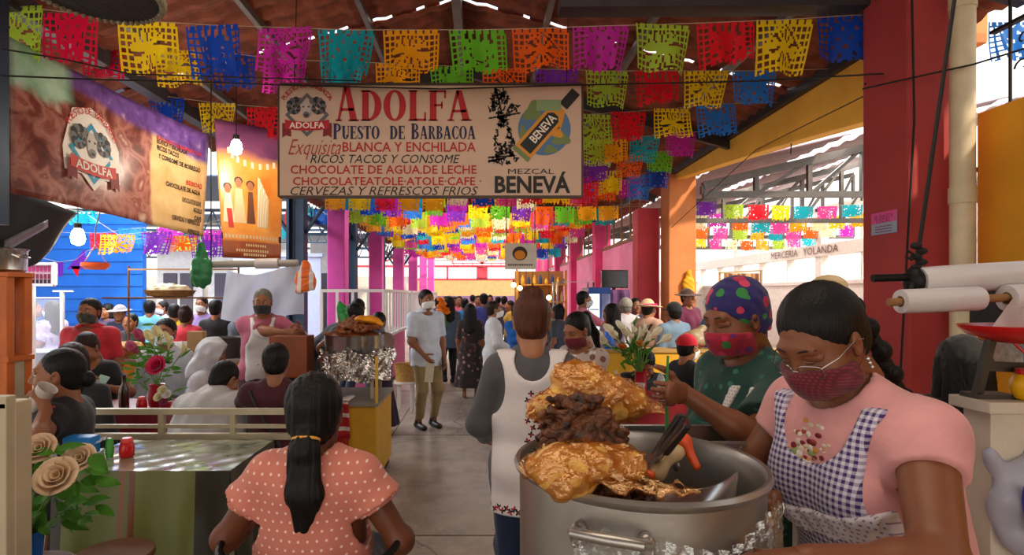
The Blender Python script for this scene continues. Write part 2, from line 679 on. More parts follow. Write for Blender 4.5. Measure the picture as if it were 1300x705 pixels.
# ---------------------------------------------------------------- canonical head (origin mid-skull, looks along +Y)
def head_prims(m):
    w = 1.04 if m else 1.0
    return [ell((0, -.012, .028), (.074 * w, .093, .086)), ell((0, .022, -.03), (.060 * w, .070, .082)),
            cap((-.036 * w, .018, -.072), (.036 * w, .018, -.072), .030, .030, k=.03),
            ell((0, .066, -.094), (.024, .022, .018), k=.025),
            ell((-.040, .052, -.028), (.026, .028, .026)), ell((.040, .052, -.028), (.026, .028, .026)),
            ell((-.031, .089, .016), (.020, .014, .012), k=.012, sub=True), ell((.031, .089, .016), (.020, .014, .012), k=.012, sub=True),
            cap((-.036, .074, .036), (.036, .074, .036), .011, .011, k=.02),
            cap((0, .086, .022), (0, .104, -.020), .008, .0125, k=.014),
            ell((-.012, .092, -.026), (.010, .011, .008), k=.008), ell((.012, .092, -.026), (.010, .011, .008), k=.008),
            cap((-.016, .082, -.052), (.016, .082, -.052), .008, .008, k=.012),
            cap((-.014, .081, -.063), (.014, .081, -.063), .0085, .0085, k=.010),
            ell((-.078 * w, -.006, -.004), (.010, .020, .032), rotm(0, 20, -8), k=.008), ell((.078 * w, -.006, -.004), (.010, .020, .032), rotm(0, -20, 8), k=.008),
            ell((-.084 * w, .000, -.004), (.005, .010, .018), k=.004, sub=True), ell((.084 * w, .000, -.004), (.005, .010, .018), k=.004, sub=True),
            cap((0, -.022, -.05), (0, -.040, -.14), .056, .056, k=.03)]

def sph(c, r, n=10, m=7):
    vs, fs = [], []
    for i in range(m + 1):
        for k in range(n):
            a, b = PI * i / m, 2 * PI * k / n
            vs.append((c[0] + r[0] * math.sin(a) * math.cos(b), c[1] + r[1] * math.sin(a) * math.sin(b), c[2] + r[2] * math.cos(a)))
    for i in range(m):
        for k in range(n):
            fs.append((i * n + k, (i + 1) * n + k, (i + 1) * n + (k + 1) % n, i * n + (k + 1) % n))
    return np.array(vs), np.array(fs)

def arc(p0, p1, p2, r0, r1, n=7, m=6):
    vs, fs = [], []
    for i in range(n):
        t = i / (n - 1)
        c = (1 - t) ** 2 * V(*p0) + 2 * t * (1 - t) * V(*p1) + t * t * V(*p2)
        r = r0 + (r1 - r0) * abs(2 * t - 1) ** 1.5
        for k in range(m):
            a = 2 * PI * k / m
            vs.append(c + V(0, math.cos(a), math.sin(a)) * r)
    for i in range(n - 1):
        for k in range(m):
            fs.append((i * m + k, i * m + (k + 1) % m, (i + 1) * m + (k + 1) % m, (i + 1) * m + k))
    return np.array(vs), np.array(fs)

_head = {}
def head_parts(male, lids):
    """list of (verts, faces, slot): 0 skin 1 white 2 dark 3 lips 4 brows"""
    key = (male, lids)
    if key in _head: return _head[key]
    f = solid(head_prims(male), .0042)
    out = [(*f.mesh(), 0)]
    for s in (-1, 1):
        if not lids:
            out.append((*sph((s * .031, .0755, .016), (.0125, .0125, .0125), 12, 9), 1))
            out.append((*sph((s * .031, .0835, .016), (.0068, .0052, .0068), 10, 7), 2))
        lid = [cap((s * .019, .080 if not lids else .0725, .0225 if not lids else .016), (s * .043, .077 if not lids else .069, .0205 if not lids else .0148), .0062 if not lids else .0118, .0058 if not lids else .0112, k=.004)]
        out.append((*solid(lid, .0022, extra=.008).mesh(), 0))
        out.append((*arc((s * .018, .0885, .019 if not lids else .0095), (s * .032, .0925, .0235 if not lids else .0065), (s * .045, .0805, .016 if not lids else .0105), .0011, .0006), 2))
        out.append((*arc((s * .014, .0885, .037), (s * .030, .092, .046), (s * .050, .074, .036), .0036 if male else .0026, .0012), 4))
    out.append((*arc((-.024, .083, -.055), (0, .099, -.0515), (.024, .083, -.055), .0048, .0015), 3))
    out.append((*arc((-.022, .082, -.058), (0, .0985, -.066), (.022, .082, -.058), .0056, .0015), 3))
    _head[key] = out
    return out

def shell(base, h, off, cuts, extra=(), noise=None, tail=()):
    """a cap of hair, scarf or mask: offset skull limited by planes, plus more shapes"""
    f = field_for(list(base) + list(extra) + list(tail), h, off, .03)
    for p in base: f.add(p, off)
    for e in extra: f.add(e)
    for c in cuts:
        f.cut(V(*c[0]), V(*c[1]))
    for e in tail: f.add(e)
    if noise: f.noise(*noise)
    return f.mesh()

SK = head_prims(False)[:2]
SKC = SK + [cap((-.076, -.01, .0), (.076, -.01, .0), .016, .016)]
HR = [ell((0, -.026, .040), (.0828, .0956, .0910)), ell((0, -.046, -.028), (.066, .062, .062), k=.03)]   # hair grows out of the skull at the hairline
SIDE = ((0, .030, -.02), (0, .75, -.66))          # bare in front and below this plane
NAPE = ((0, -.02, -.082), (0, .35, -1))
_hair = {}
def hair_parts(kind):
    if kind in _hair: return _hair[kind]
    ns = (.0005, 300, 3, (1.5, 1.5, .3))
    if kind == 'short':
        r = shell(HR, .0037, .0025, [((0, .030, .0), (0, .72, -.70)), ((0, -.04, -.060), (0, .5, -1))], noise=(.0014, 330, 1))
    elif kind == 'swept':
        r = shell(HR, .0037, .0, [SIDE, NAPE], noise=ns)
    elif kind == 'bun':
        r = shell(HR, .0037, .0, [SIDE, NAPE], tail=[ell((0, -.055, .108), (.055, .052, .044), k=.01), ell((0, -.080, .050), (.040, .034, .034), k=.02)], noise=ns)
    elif kind == 'lowbun':
        r = shell(HR, .0037, .0, [SIDE, NAPE], tail=[ell((0, -.118, -.03), (.04, .035, .04), k=.015)], noise=ns)
    elif kind == 'ponytail':
        r = shell(HR, .0037, .003, [SIDE, NAPE], tail=[cap((0, -.098, -.045), (0, -.128, -.085), .026, .034, k=.02),
                  cap((0, -.128, -.085), (.004, -.128, -.21), .040, .044, flat=(1.15, .6), k=.02), cap((.004, -.128, -.21), (-.004, -.112, -.31), .043, .022, flat=(1.15, .5), k=.02)], noise=(.0016, 260, 3, (2, 2, .2)))
    elif kind == 'hightail':
        r = shell(HR, .0037, .001, [SIDE, NAPE], tail=[cap((0, -.085, .055), (0, -.135, .05), .026, .032, k=.015),
                  cap((0, -.135, .05), (.0, -.16, -.10), .033, .034, flat=(1.1, .7), k=.02), cap((0, -.16, -.10), (.0, -.14, -.27), .034, .016, flat=(1.1, .7), k=.02)], noise=ns)
    elif kind == 'braid':
        t = []
        for i in range(12):
            z = .045 - .036 * i
            y = -.118 - .026 * math.sin(min(1, i / 5) * 1.6)
            t.append(ell((.007 * (-1) ** i, y, z), (.027 - .0011 * i, .021, .027), rotm(0, 0, 28 * (-1) ** i), k=.006))
        r = shell(HR, .004, .001, [SIDE, NAPE], tail=t, noise=ns)
    elif kind == 'long':
        r = shell(HR, .005, .005, [SIDE, ((0, 0, -.10), (0, .3, -1))], tail=[cap((-.035, -.085, -.02), (-.05, -.10, -.27), .05, .045, flat=(1, .55), k=.03),
                  cap((.035, -.085, -.02), (.05, -.10, -.27), .05, .045, flat=(1, .55), k=.03), cap((0, -.09, .0), (0, -.115, -.30), .05, .045, flat=(1, .6), k=.03),
                  cap((-.074, -.02, .02), (-.085, -.04, -.17), .026, .03, flat=(1, 1), k=.02), cap((.074, -.02, .02), (.085, -.04, -.17), .026, .03, k=.02)], noise=(.0014, 240, 5, (2, 2, .2)))
    elif kind == 'bob':
        r = shell(HR, .005, .006, [SIDE, ((0, 0, -.105), (0, .2, -1))], tail=[cap((-.07, -.03, .02), (-.07, -.03, -.085), .034, .038, k=.02), cap((.07, -.03, .02), (.07, -.03, -.085), .034, .038, k=.02), cap((0, -.08, .02), (0, -.075, -.085), .05, .05, k=.03)], noise=(.0014, 240, 5, (2, 2, .2)))
    elif kind == 'mask':
        hp = head_prims(False)
        r = shell(hp[:6] + hp[9:10] + [ell((0, .070, -.046), (.040, .044, .044))], .0042, .0075, [((0, .098, -.006), (0, -.32, 1)), ((0, .012, -.05), (0, -1, .15)), ((0, .0, -.112), (0, .25, -1))])
        V0, F0 = r
        extra = []
        for s in (-1, 1):
            for z0, z1 in ((-.020, .018), (-.070, -.022)):
                extra.append(arc((s * .060, .030, z0), (s * .084, .018, (z0 + z1) / 2), (s * .086, -.012, z1), .0018, .0018))
        for v, f_ in extra:
            F0 = np.concatenate([F0, f_ + len(V0)])
            V0 = np.concatenate([V0, v])
        r = (V0, F0)
    elif kind == 'scarf':
        r = shell(HR, .0045, .008, [((0, .066, .050), (0, .80, -.60)), ((0, -.02, -.05), (0, .2, -1))], tail=[ell((0, -.105, -.035), (.035, .026, .025), k=.02), cap((.01, -.11, -.05), (.03, -.12, -.13), .022, .012, flat=(1, .5), k=.015)], noise=(.0012, 120, 4))
    elif kind == 'cap':
        r = shell(HR, .0045, .006, [((0, .0, .030), (0, .12, -1))], tail=[cap((0, .085, .042), (0, .150, .028), .058, .046, flat=(1, .09), k=.006), ell((0, -.01, .128), (.008, .008, .006), k=.006)])
    elif kind == 'beanie':
        r = shell(HR, .0045, .007, [((0, .0, .022), (0, .12, -1))], noise=(.0012, 150, 6))
    elif kind == 'sunhat':
        r = shell(HR, .0045, .007, [((0, .0, .048), (0, .1, -1))], tail=[ell((0, -.005, .045), (.175, .185, .010), rotm(4, 0, 3), k=.025)], noise=(.002, 60, 4))
    elif kind == 'hood':
        r = shell(SKC, .005, .030, [((0, .070, .03), (0, 1, -.12)), ((0, 0, -.14), (0, .3, -1))], tail=[cap((0, -.06, -.06), (0, -.07, -.17), .085, .10, flat=(1, .8), k=.04)], noise=(.004, 60, 6))
    _hair[kind] = r
    return r

# ---------------------------------------------------------------- canonical right hand (wrist at origin, fingers +Y, palm -Z, thumb -X)
_hand = {}
def hand_mesh(curl, spread=.10, thumb=.4):
    key = (round(curl, 2), spread, thumb)
    if key in _hand: return _hand[key]
    pr = [cap((-.004, .0, 0), (-.002, .078, -.001), .028, .037, flat=(1, .40), k=.02), cap((0, -.03, 0), (0, .012, 0), .026, .026, flat=(1, .75), k=.02),
          ell((-.022, .035, -.010), (.017, .030, .014), rotm(0, 20, 0), k=.015)]
    for x, ln, r, y0 in ((-.029, .072, .0090, .088), (-.0095, .080, .0092, .094), (.0105, .074, .0088, .091), (.029, .058, .0078, .082)):
        p = V(x, y0 - .012, 0)
        ang = 0
        a0 = -x * spread * 30
        for j, (frac, cf) in enumerate(((.46, .8), (.30, 1.1), (.24, .8))):
            ang += curl * cf
            d = V(math.sin(-math.radians(a0)), math.cos(ang), -math.sin(ang))
            q = p + unit(d) * ln * frac
            pr.append(cap(p, q, r * (1 - .1 * j), r * (.92 - .1 * j), k=.004))
            p = q
    p = V(-.026, .026, -.006)
    d = unit(V(-.75, .62, -.25))
    for j, (ln, r) in enumerate(((.040, .0125), (.032, .0105), (.024, .0092))):
        q = p + d * ln
        pr.append(cap(p, q, r, r * .9, k=.006))
        p = q
        d = unit(d + thumb * V(.55, .25, -.55 * min(1.4, curl + .2)))
    f = solid(pr, .0036, extra=.012)
    _hand[key] = f.mesh()
    return _hand[key]

def ik(S, T, l1, l2, pole):
    S, T = np.asarray(S, float), np.asarray(T, float)
    d = T - S
    L = np.linalg.norm(d)
    L2 = min(L, (l1 + l2) * .995)
    if L < 1e-6: d = V(0, 0, -1); L = 1
    w = d / L
    a = (l1 * l1 - l2 * l2 + L2 * L2) / (2 * L2)
    h = math.sqrt(max(0, l1 * l1 - a * a))
    p = np.asarray(pole, float) - w * np.dot(w, pole)
    p = unit(p)
    return S + w * a + p * h, S + w * L2

class Person:
    """one figure: root empty at the feet, body one mesh, hair and clothing children; faces local +Y"""
    def __init__(s, label, x, y, rz, H=1.6, g=1.0, male=False, sit=None, lean=0, side=0, twist=0, head=(0, 0, 0), skin='#8a5638',
                 armL=None, armR=None, handL=None, handR=None, curl=(.35, .35), poleL=None, poleR=None, stride=0.0, vox=.014, group=None, z=0.0, name='person', hs=1.0, lids=False, bust=None, belly=0.0):
        s.root = empty(name, (x, y, z), math.radians(rz), label, 'person', group)
        s.k = k = H / 1.70
        s.waist = .09
        s.vox, s.male, s.g = vox, male, g
        zp = (.92 * k) if sit is None else sit + .095 * k
        s.Pv = Pv = V(0, 0, zp)
        R = s.R = rotm(lean, twist, side)
        T = lambda a, b, c: Pv + R @ (V(a, b, c) * k)
        s.T = T
        N = s.N = T(0, -.012, .50)
        sw = (.176 if male else .152) * (.6 + .4 * g)
        Rn = rotm(lean * .55, twist, side * .5)
        s.Rh = Rn @ rotm(*head)
        s.hs = hs * (.93 + .10 * k)
        s.Hc = N + Rn @ (V(0, .012, .055) * k) + s.Rh @ (V(0, .012, .085) * s.hs)
        S = {-1: T(-sw, -.012, .432), 1: T(sw, -.012, .432)}
        la, lf = .285 * k, .245 * k
        s.arm = {}
        for sd, tg, pole in ((-1, armL, poleL), (1, armR, poleR)):
            if tg is None:
                tg = S[sd] + V(sd * .07, .06, -.52) * k * .99
            if pole is None:
                pole = V(sd * .5, -.6, -.6)
            e, w = ik(S[sd], tg, la, lf, pole)
            s.arm[sd] = (S[sd], e, w)
        s.leg = {}
        for sd in (-1, 1):
            hip = Pv + V(sd * .088, 0, -.03) * k
            if sit is None:
                an = V(sd * (.092 + .01 * g), sd * stride, .085 + (.05 if stride and sd * stride < -.05 else 0)) * V(k, 1, k)
                kn, an = ik(hip, an, .425 * k, .405 * k, V(sd * .1, 1, 0))
            else:
                kn = hip + V(sd * .05, .40, .0) * k
                kn[2] = sit + .06 * k
                an = V(kn[0], kn[1] - .02, .085 * k)
            s.leg[sd] = (hip, kn, an)
        A = []
        c = lambda a, b, ra, rb, fl=(1, 1), kk=.04, t='torso', xa=None: A.append(cap(a, b, ra * k, rb * k, fl, R @ V(1, 0, 0) if xa is None else xa, kk * k, t))
        hg = g * (1.0 if male else 1.04)
        c(Pv + R @ V(-.062 * k, 0, -.02 * k), Pv + R @ V(.062 * k, 0, -.02 * k), .112 * hg, .112 * hg, kk=.05, t='hips')
        c(T(0, 0, .02), T(0, 0, .20), .112 * hg, .108 * g, (1.22, .92), .06)
        c(T(0, 0, .20), T(0, -.005, .37), .112 * g, .118 * g, (1.32, .90), .06)
        c(T(-sw * .80, -.012, .420), T(sw * .80, -.012, .420), .054, .054, kk=.06, t='torso')
        c(T(0, -.02, .40), T(0, -.012, .50), .085, .052, (1.35, .9), .05, t='torso')
        if not male and bust != 0:
            b = bust or 1.0
            for sd in (-1, 1):
                A.append(ell(T(sd * .070, .085 * (.7 + .3 * g), .30), V(.070, .062, .070) * k * b, R, .05 * k, 'torso'))
        if belly:
            A.append(ell(T(0, .06, .12), V(.13, .09 + belly, .13) * k, R, .06 * k, 'torso'))
        for sd in (-1, 1):
            A.append(ell(Pv + R @ (V(sd * .062, -.065, -.03) * k), V(.082, .075, .085) * k * hg, R, .05 * k, 'hips'))
        c(N + R @ V(0, 0, -.04) * k, s.Hc + s.Rh @ (V(0, -.022, -.055) * s.hs), .056 if male else .050, .052 if male else .046, kk=.03, t='neck')
        for sd in (-1, 1):
            sh, e, w = s.arm[sd]
            ag = .55 + .45 * g
            A.append(ell(sh + V(0, 0, -.01), V(.056, .056, .058) * k * ag, None, .04 * k, 'uarm%d' % sd))
            c(sh, e, .052 * ag, .041 * ag, kk=.03, t='uarm%d' % sd)
            m = e + (w - e) * .30
            c(e, w, .041 * ag, .027, kk=.03, t='farm%d' % sd)
            c(e + (w - e) * .12, m, .043 * ag, .041 * ag, kk=.03, t='farm%d' % sd)
            hp, kn, an = s.leg[sd]
            c(hp, kn, .088 * hg, .056, kk=.04, t='thigh%d' % sd)
            c(kn, an, .054, .036, kk=.04, t='calf%d' % sd)
            c(kn + (an - kn) * .22 + V(0, -.018 * k, 0), kn + (an - kn) * .38 + V(0, -.015 * k, 0), .046, .044, kk=.04, t='calf%d' % sd)
            c(an + V(0, -.03, -.045) * k, an + V(0, .13, -.055) * k, .034, .028, (1.15, .9), .03, t='foot%d' % sd)
        s.A = A
        # body mesh
        f = solid(A, vox, 0.0)
        parts = [(*f.mesh(), 0)]
        for v, fc, sl in head_parts(male, lids):
            parts.append(((s.Rh @ (v * s.hs).T).T + s.Hc, fc, sl))
        for i, sd in enumerate((-1, 1)):
            sh, e, w = s.arm[sd]
            d0 = unit(w - e)
            hd = (handL, handR)[i]
            if hd is None:
                d, n = d0, V(-sd, 0, 0)
            else:
                d, n = unit(V(*hd[0])), V(*hd[1])
            n = unit(n - d * np.dot(n, d))
            x = np.cross(d, -n)                       # right hand: X axis
            M = np.stack([x, d, -n], 1)
            v, fc = hand_mesh(curl[i])
            v = v.copy()
            if sd == -1:
                v[:, 0] *= -1
                fc = fc[:, ::-1]
            hk = k * (1.04 if male else .97)
            parts.append(((M @ (v * hk).T).T + w + d * .012, fc, 0))
            s.arm[sd] = (sh, e, w, w + d * .09 * hk + n * .03 * hk)
        vs, fs, mi, off = [], [], [], 0
        for v, fc, sl in parts:
            vs.append(v); fs.append(fc + off); mi += [sl] * len(fc); off += len(v)
        me = np_mesh('body', np.concatenate(vs), np.concatenate(fs), mi)
        s.body = link_mesh('body', me, [skin_mat(skin), mat('eye_white', '#d8d2c8', .3), mat('eye_dark', '#140d0a', .25), mat('lips', '#7c4038', .5), mat('brow_hair', '#1b120e', .7)], s.root)

    def head_item(s, kind, m, name, sc=1.0, off=(0, 0, 0)):
        v, fc = hair_parts(kind)
        v = (s.Rh @ ((v + V(*off)) * s.hs * sc).T).T + s.Hc
        return link_mesh(name, np_mesh(name, v, fc), m, s.root)
    def hair(s, kind, col='#17100d', sc=1.0):
        s.head_item(kind, hair_mat(col), 'hair', sc)
        return s
    def mask(s, col='#dfe3e6', m=None):
        s.head_item('mask', m or fabric(col, .05), 'face_mask')
        return s
    def hat(s, kind, col, m=None, name='hat'):
        s.head_item(kind, m or fabric(col), name)
        return s
    def sel(s, *pre):
        return [p for p in s.A if p['t'].startswith(pre)]

    def garment(s, name, m, parts, inf=.012, cuts=(), caps=(), subs=(), noise=.0025, vox=None, kk=None, seed=1, nfreq=38):
        pr = s.sel(*parts) + list(caps)
        f = field_for(pr, vox or s.vox, inf)
        for p in pr: f.add(p, inf if p['t'] != 'x' else 0, kk)
        s.cover(f, pr, inf)
        if noise: f.noise(noise, nfreq, seed, (1, 1, .45))
        for p0, n in cuts: f.cut(p0, n)
        for p in subs: f.add(p, 0, .004, 'sub')
        v, fc = f.mesh()
        if len(v) == 0: return None
        return link_mesh(name, np_mesh(name, v, fc), m, s.root)

    def cover(s, f, region, inf, skip=('neck', 'farm', 'foot')):
        """clothes also cover the skin near the shapes they are made of"""
        lo, hi = [a[0] for a in f.ax], [a[-1] for a in f.ax]
        b, r = Field(f.lo, hi, f.h), Field(f.lo, hi, f.h)
        b.D = b.D[:f.D.shape[0], :f.D.shape[1], :f.D.shape[2]]
        sh = f.D.shape
        b.ax = r.ax = f.ax
        b.D = np.full(sh, .15, np.float32)
        r.D = np.full(sh, .15, np.float32)
        for p in s.A:
            if not p['t'].startswith(skip): b.add(p, inf)
        for p in region: r.add(p, inf + .035)
        f.D = np.minimum(f.D, np.maximum(b.D, r.D))

    def top(s, m, sleeve=.55, hem=-.10, neck=.075, neck_off=(0, .035, .045), inf=.013, name='shirt', flare=0.0, noise=.003, vox=None):
        """sleeve: 0 none, up to 1 on the upper arm, up to 2 to the wrist; hem below the pelvis centre"""
        k = s.k
        if isinstance(m, str): m = fabric(m)
        pr = [p for p in s.sel('torso', 'hips')]
        f_all = list(pr)
        for sd in (-1, 1):
            sh, e, w = s.arm[sd][:3]
            r = (.052 * (.55 + .45 * s.g)) * k
            if sleeve > 0:
                t = min(1, sleeve)
                end = sh + (e - sh) * t
                f_all += [ell(sh + V(0, 0, -.01), V(.056, .056, .058) * k * (.55 + .45 * s.g), None, .04, 'u'), cap(sh, end, r, r * .92 + flare, k=.03, t='s')]
                if sleeve > 1:
                    end2 = e + (w - e) * (sleeve - 1)
                    f_all.append(cap(e, end2, r * .92, r * .70, k=.03, t='s'))
        if s.leg[1][1][2] > s.Pv[2] - .2: hem = max(hem, -.005)
        s.waist = hem + .035
        lo_end = s.Pv + V(0, 0, hem * k)
        if hem < -.08 and s.leg[1][1][2] < s.Pv[2] - .2:
            f_all.append(cap(s.Pv, lo_end, .135 * k * s.g, (.14 + .0) * k * s.g, (1.28, 1.0), t='s'))
        f = field_for(f_all, vox or s.vox, inf)
        for p in f_all:
            f.add(p, inf)
        s.cover(f, f_all, inf, ('neck', 'farm', 'foot', 'uarm', 'calf'))
        if noise: f.noise(noise, 36, 2, (1, 1, .5))
        # sleeves and hem end in flat openings
        for sd in (-1, 1):
            sh, e, w = s.arm[sd][:3]
            if sleeve > 0:
                t = min(1, sleeve)
                if sleeve <= 1: end, dr = sh + (e - sh) * t, unit(e - sh)
                else: end, dr = e + (w - e) * (sleeve - 1), unit(w - e)
                X, Y, Z = f.full()
                along = (X - end[0]) * dr[0] + (Y - end[1]) * dr[1] + (Z - end[2]) * dr[2]
                rad2 = (X - end[0]) ** 2 + (Y - end[1]) ** 2 + (Z - end[2]) ** 2
                near = (rad2 < (.115 * k + flare) ** 2) & (rad2 - along ** 2 < ((.052 * (.55 + .45 * s.g)) * k + inf + flare + .012) ** 2)
                f.D = np.where(near, np.maximum(f.D, along), f.D).astype(np.float32)
            else:
                f.add(ell(sh + V(sd * .075, 0, -.005) * k, V(.055, .075, .10) * k, None), 0, .01, 'sub')
        f.cut(lo_end, V(0, 0, -1))
        if neck:
            f.add(ell(s.N + s.R @ (V(*neck_off) * k), V(neck, neck * 1.05, neck) * k), 0, .008, 'sub')
        v, fc = f.mesh()
        s.top_o = link_mesh(name, np_mesh(name, v, fc), m, s.root)
        return s

    def trousers(s, m, inf=.014, name='trousers', length=.95, shoes='#17120f'):
        if isinstance(m, str): m = fabric(m)
        k = s.k
        pr = s.sel('hips', 'thigh', 'calf')
        zc = .105 * k + (1 - length) * .4
        s.garment(name, m, ('hips', 'thigh', 'calf'), inf, cuts=[(V(0, 0, zc), V(0, 0, -1)), (s.Pv + V(0, 0, max(.065 if s.leg[1][1][2] > s.Pv[2] - .2 else -9, s.waist) * k), V(0, 0, 1))], noise=.004)
        s.shoes(shoes)
        return s

    def shoes(s, col='#17120f'):
        for sd in (-1, 1):
            an = s.leg[sd][2]
            k = s.k
            pr = [cap(an + V(0, -.035, -.040) * k, an + V(0, .145, -.052) * k, .042 * k, .036 * k, (1.1, .95), k=.02), cap(an + V(0, -.02, -.03) * k, an + V(0, -.01, .01) * k, .045 * k, .045 * k, k=.02)]
            f = solid(pr, min(s.vox, .012))
            f.cut(V(0, 0, an[2] - .083 * k), V(0, 0, -1))
            v, fc = f.mesh()
            link_mesh('shoe', np_mesh('shoe', v, fc), mat('shoe_' + col, col, .45), s.root)
        return s

    def skirt(s, m, length=.60, flare=.10, top=.10, name='skirt', inf=.0):
        """hanging skirt when standing, lap-hugging when seated"""
        if isinstance(m, str): m = fabric(m)
        k = s.k
        if s.leg[1][1][2] < s.Pv[2] - .2:
            b = V(0, 0, max(.08, s.Pv[2] - length * k))
            caps = [cap(s.Pv + s.R @ V(0, 0, .06 * k), s.Pv + V(0, 0, -.10 * k), .115 * k * s.g, .15 * k * s.g, (1.2, 1), k=.04), cap(s.Pv + V(0, 0, -.10 * k), b, .15 * k * s.g, (.15 + flare) * k, (1.15, 1), k=.05)]
            st = abs(s.leg[1][2][1])
            pr = caps
            f = field_for(pr, s.vox, .01)
            for p in pr: f.add(p)
            X, Y, Z = f.full()
            an = np.arctan2(Y, X)
            f.D = f.D + (np.sin(an * 11 + 3 * np.sin(an * 2)) * .008 * np.clip((s.Pv[2] - Z) / .5, 0, 1)).astype(np.float32)
            f.cut(b + V(0, 0, .01), V(0, 0, -1))
            s.cover(f, s.sel('thigh'), .012)
            f.cut(b + V(0, 0, .01), V(0, 0, -1))
            f.cut(s.Pv + V(0, 0, min(top, s.waist) * k), V(0, 0, 1))
            v, fc = f.mesh()
            link_mesh(name, np_mesh(name, v, fc), m, s.root)
        else:
            hp, kn = s.leg[-1][0], s.leg[-1][1]
            hp2, kn2 = s.leg[1][0], s.leg[1][1]
            mid, midk = (hp + hp2) / 2, (kn + kn2) / 2
            caps = [cap(mid, midk, .10 * k, .085 * k, (1.6, 1), k=.05), cap(midk, midk + V(0, .03, -.22) * k, .09 * k, .09 * k, (1.7, .9), k=.05)]
            s.garment(name, m, ('hips', 'thigh'), .014, caps=caps, cuts=[(s.Pv + V(0, 0, .09 * k), V(0, 0, 1)), (midk + V(0, 0, -.26) * k, V(0, 0, -1))])
        return s

    def apron(s, m, z0=-.45, z1=.36, name='apron', inf=.022, back=False, y0=.0, halfw=.20, neck=.11, vox=None, straps=True):
        """bib in front (or a tabard all round) over the clothes, down to z0 from the pelvis"""
        if isinstance(m, str): m = fabric(m, .05)
        k = s.k
        pr = [p for p in s.sel('torso', 'hips')]
        caps = []
        stand = s.leg[1][1][2] < s.Pv[2] - .2
        if stand:
            caps.append(cap(s.Pv, s.Pv + V(0, 0, z0 * k), .125 * k * s.g, .165 * k * s.g, (1.25, 1.0), k=.03, t='x'))
        f = field_for(pr + caps, vox or s.vox, inf)
        for p in pr + caps: f.add(p, inf)
        s.cover(f, pr + caps, inf)
        f.noise(.003, 30, 5, (1, 1, .4))
        if stand: f.cut(s.Pv + V(0, 0, z0 * k), V(0, 0, -1))
        f.cut(s.T(0, 0, z1), s.R @ V(0, 0, 1))
        Rl = s.R
        if not back:
            f.cut(s.T(0, y0, 0), Rl @ V(0, -1, 0))
        f.cut(s.T(halfw, 0, .2), Rl @ V(1, 0, 0))
        f.cut(s.T(-halfw, 0, .2), Rl @ V(-1, 0, 0))
        for sd in (-1, 1):
            f.add(ell(s.T(sd * (halfw + .005), .0, .37), V(.075, .22, .15) * k, Rl), 0, .01, 'sub')
        if neck:
            f.add(ell(s.T(0, .0, .47), V(neck, .25, neck * 1.1) * k, Rl), 0, .01, 'sub')
        v, fc = f.mesh()
        return link_mesh(name, np_mesh(name, v, fc), m, s.root)

    def collar(s, c):
        k = s.k
        s.garment('collar', fabric(c), ('neck',), .019, caps=[cap(s.N + s.R @ V(0, 0, -.03) * k, s.N + s.R @ V(0, .01, .035) * k, .075 * k, .058 * k, (1.1, 1), t='x')], cuts=[(s.T(0, 0, .545), s.R @ V(0, -.35, 1)), (s.T(0, 0, .475), s.R @ V(0, .5, -1))], noise=.001,
                  subs=[ell(s.N + s.R @ (V(0, .10, .03) * k), V(.028, .08, .09) * k, s.R)])
        return s

    def world(s, p):
        a = s.root.rotation_euler[2]
        l = s.root.location
        return V(l[0] + p[0] * math.cos(a) - p[1] * math.sin(a), l[1] + p[0] * math.sin(a) + p[1] * math.cos(a), l[2] + p[2])

def to_local(x, y, rz, w):
    a = math.radians(-rz)
    dx, dy = w[0] - x, w[1] - y
    return V(dx * math.cos(a) - dy * math.sin(a), dx * math.sin(a) + dy * math.cos(a), w[2])
# ---------------------------------------------------------------- the hall
rnd = random.Random(4)

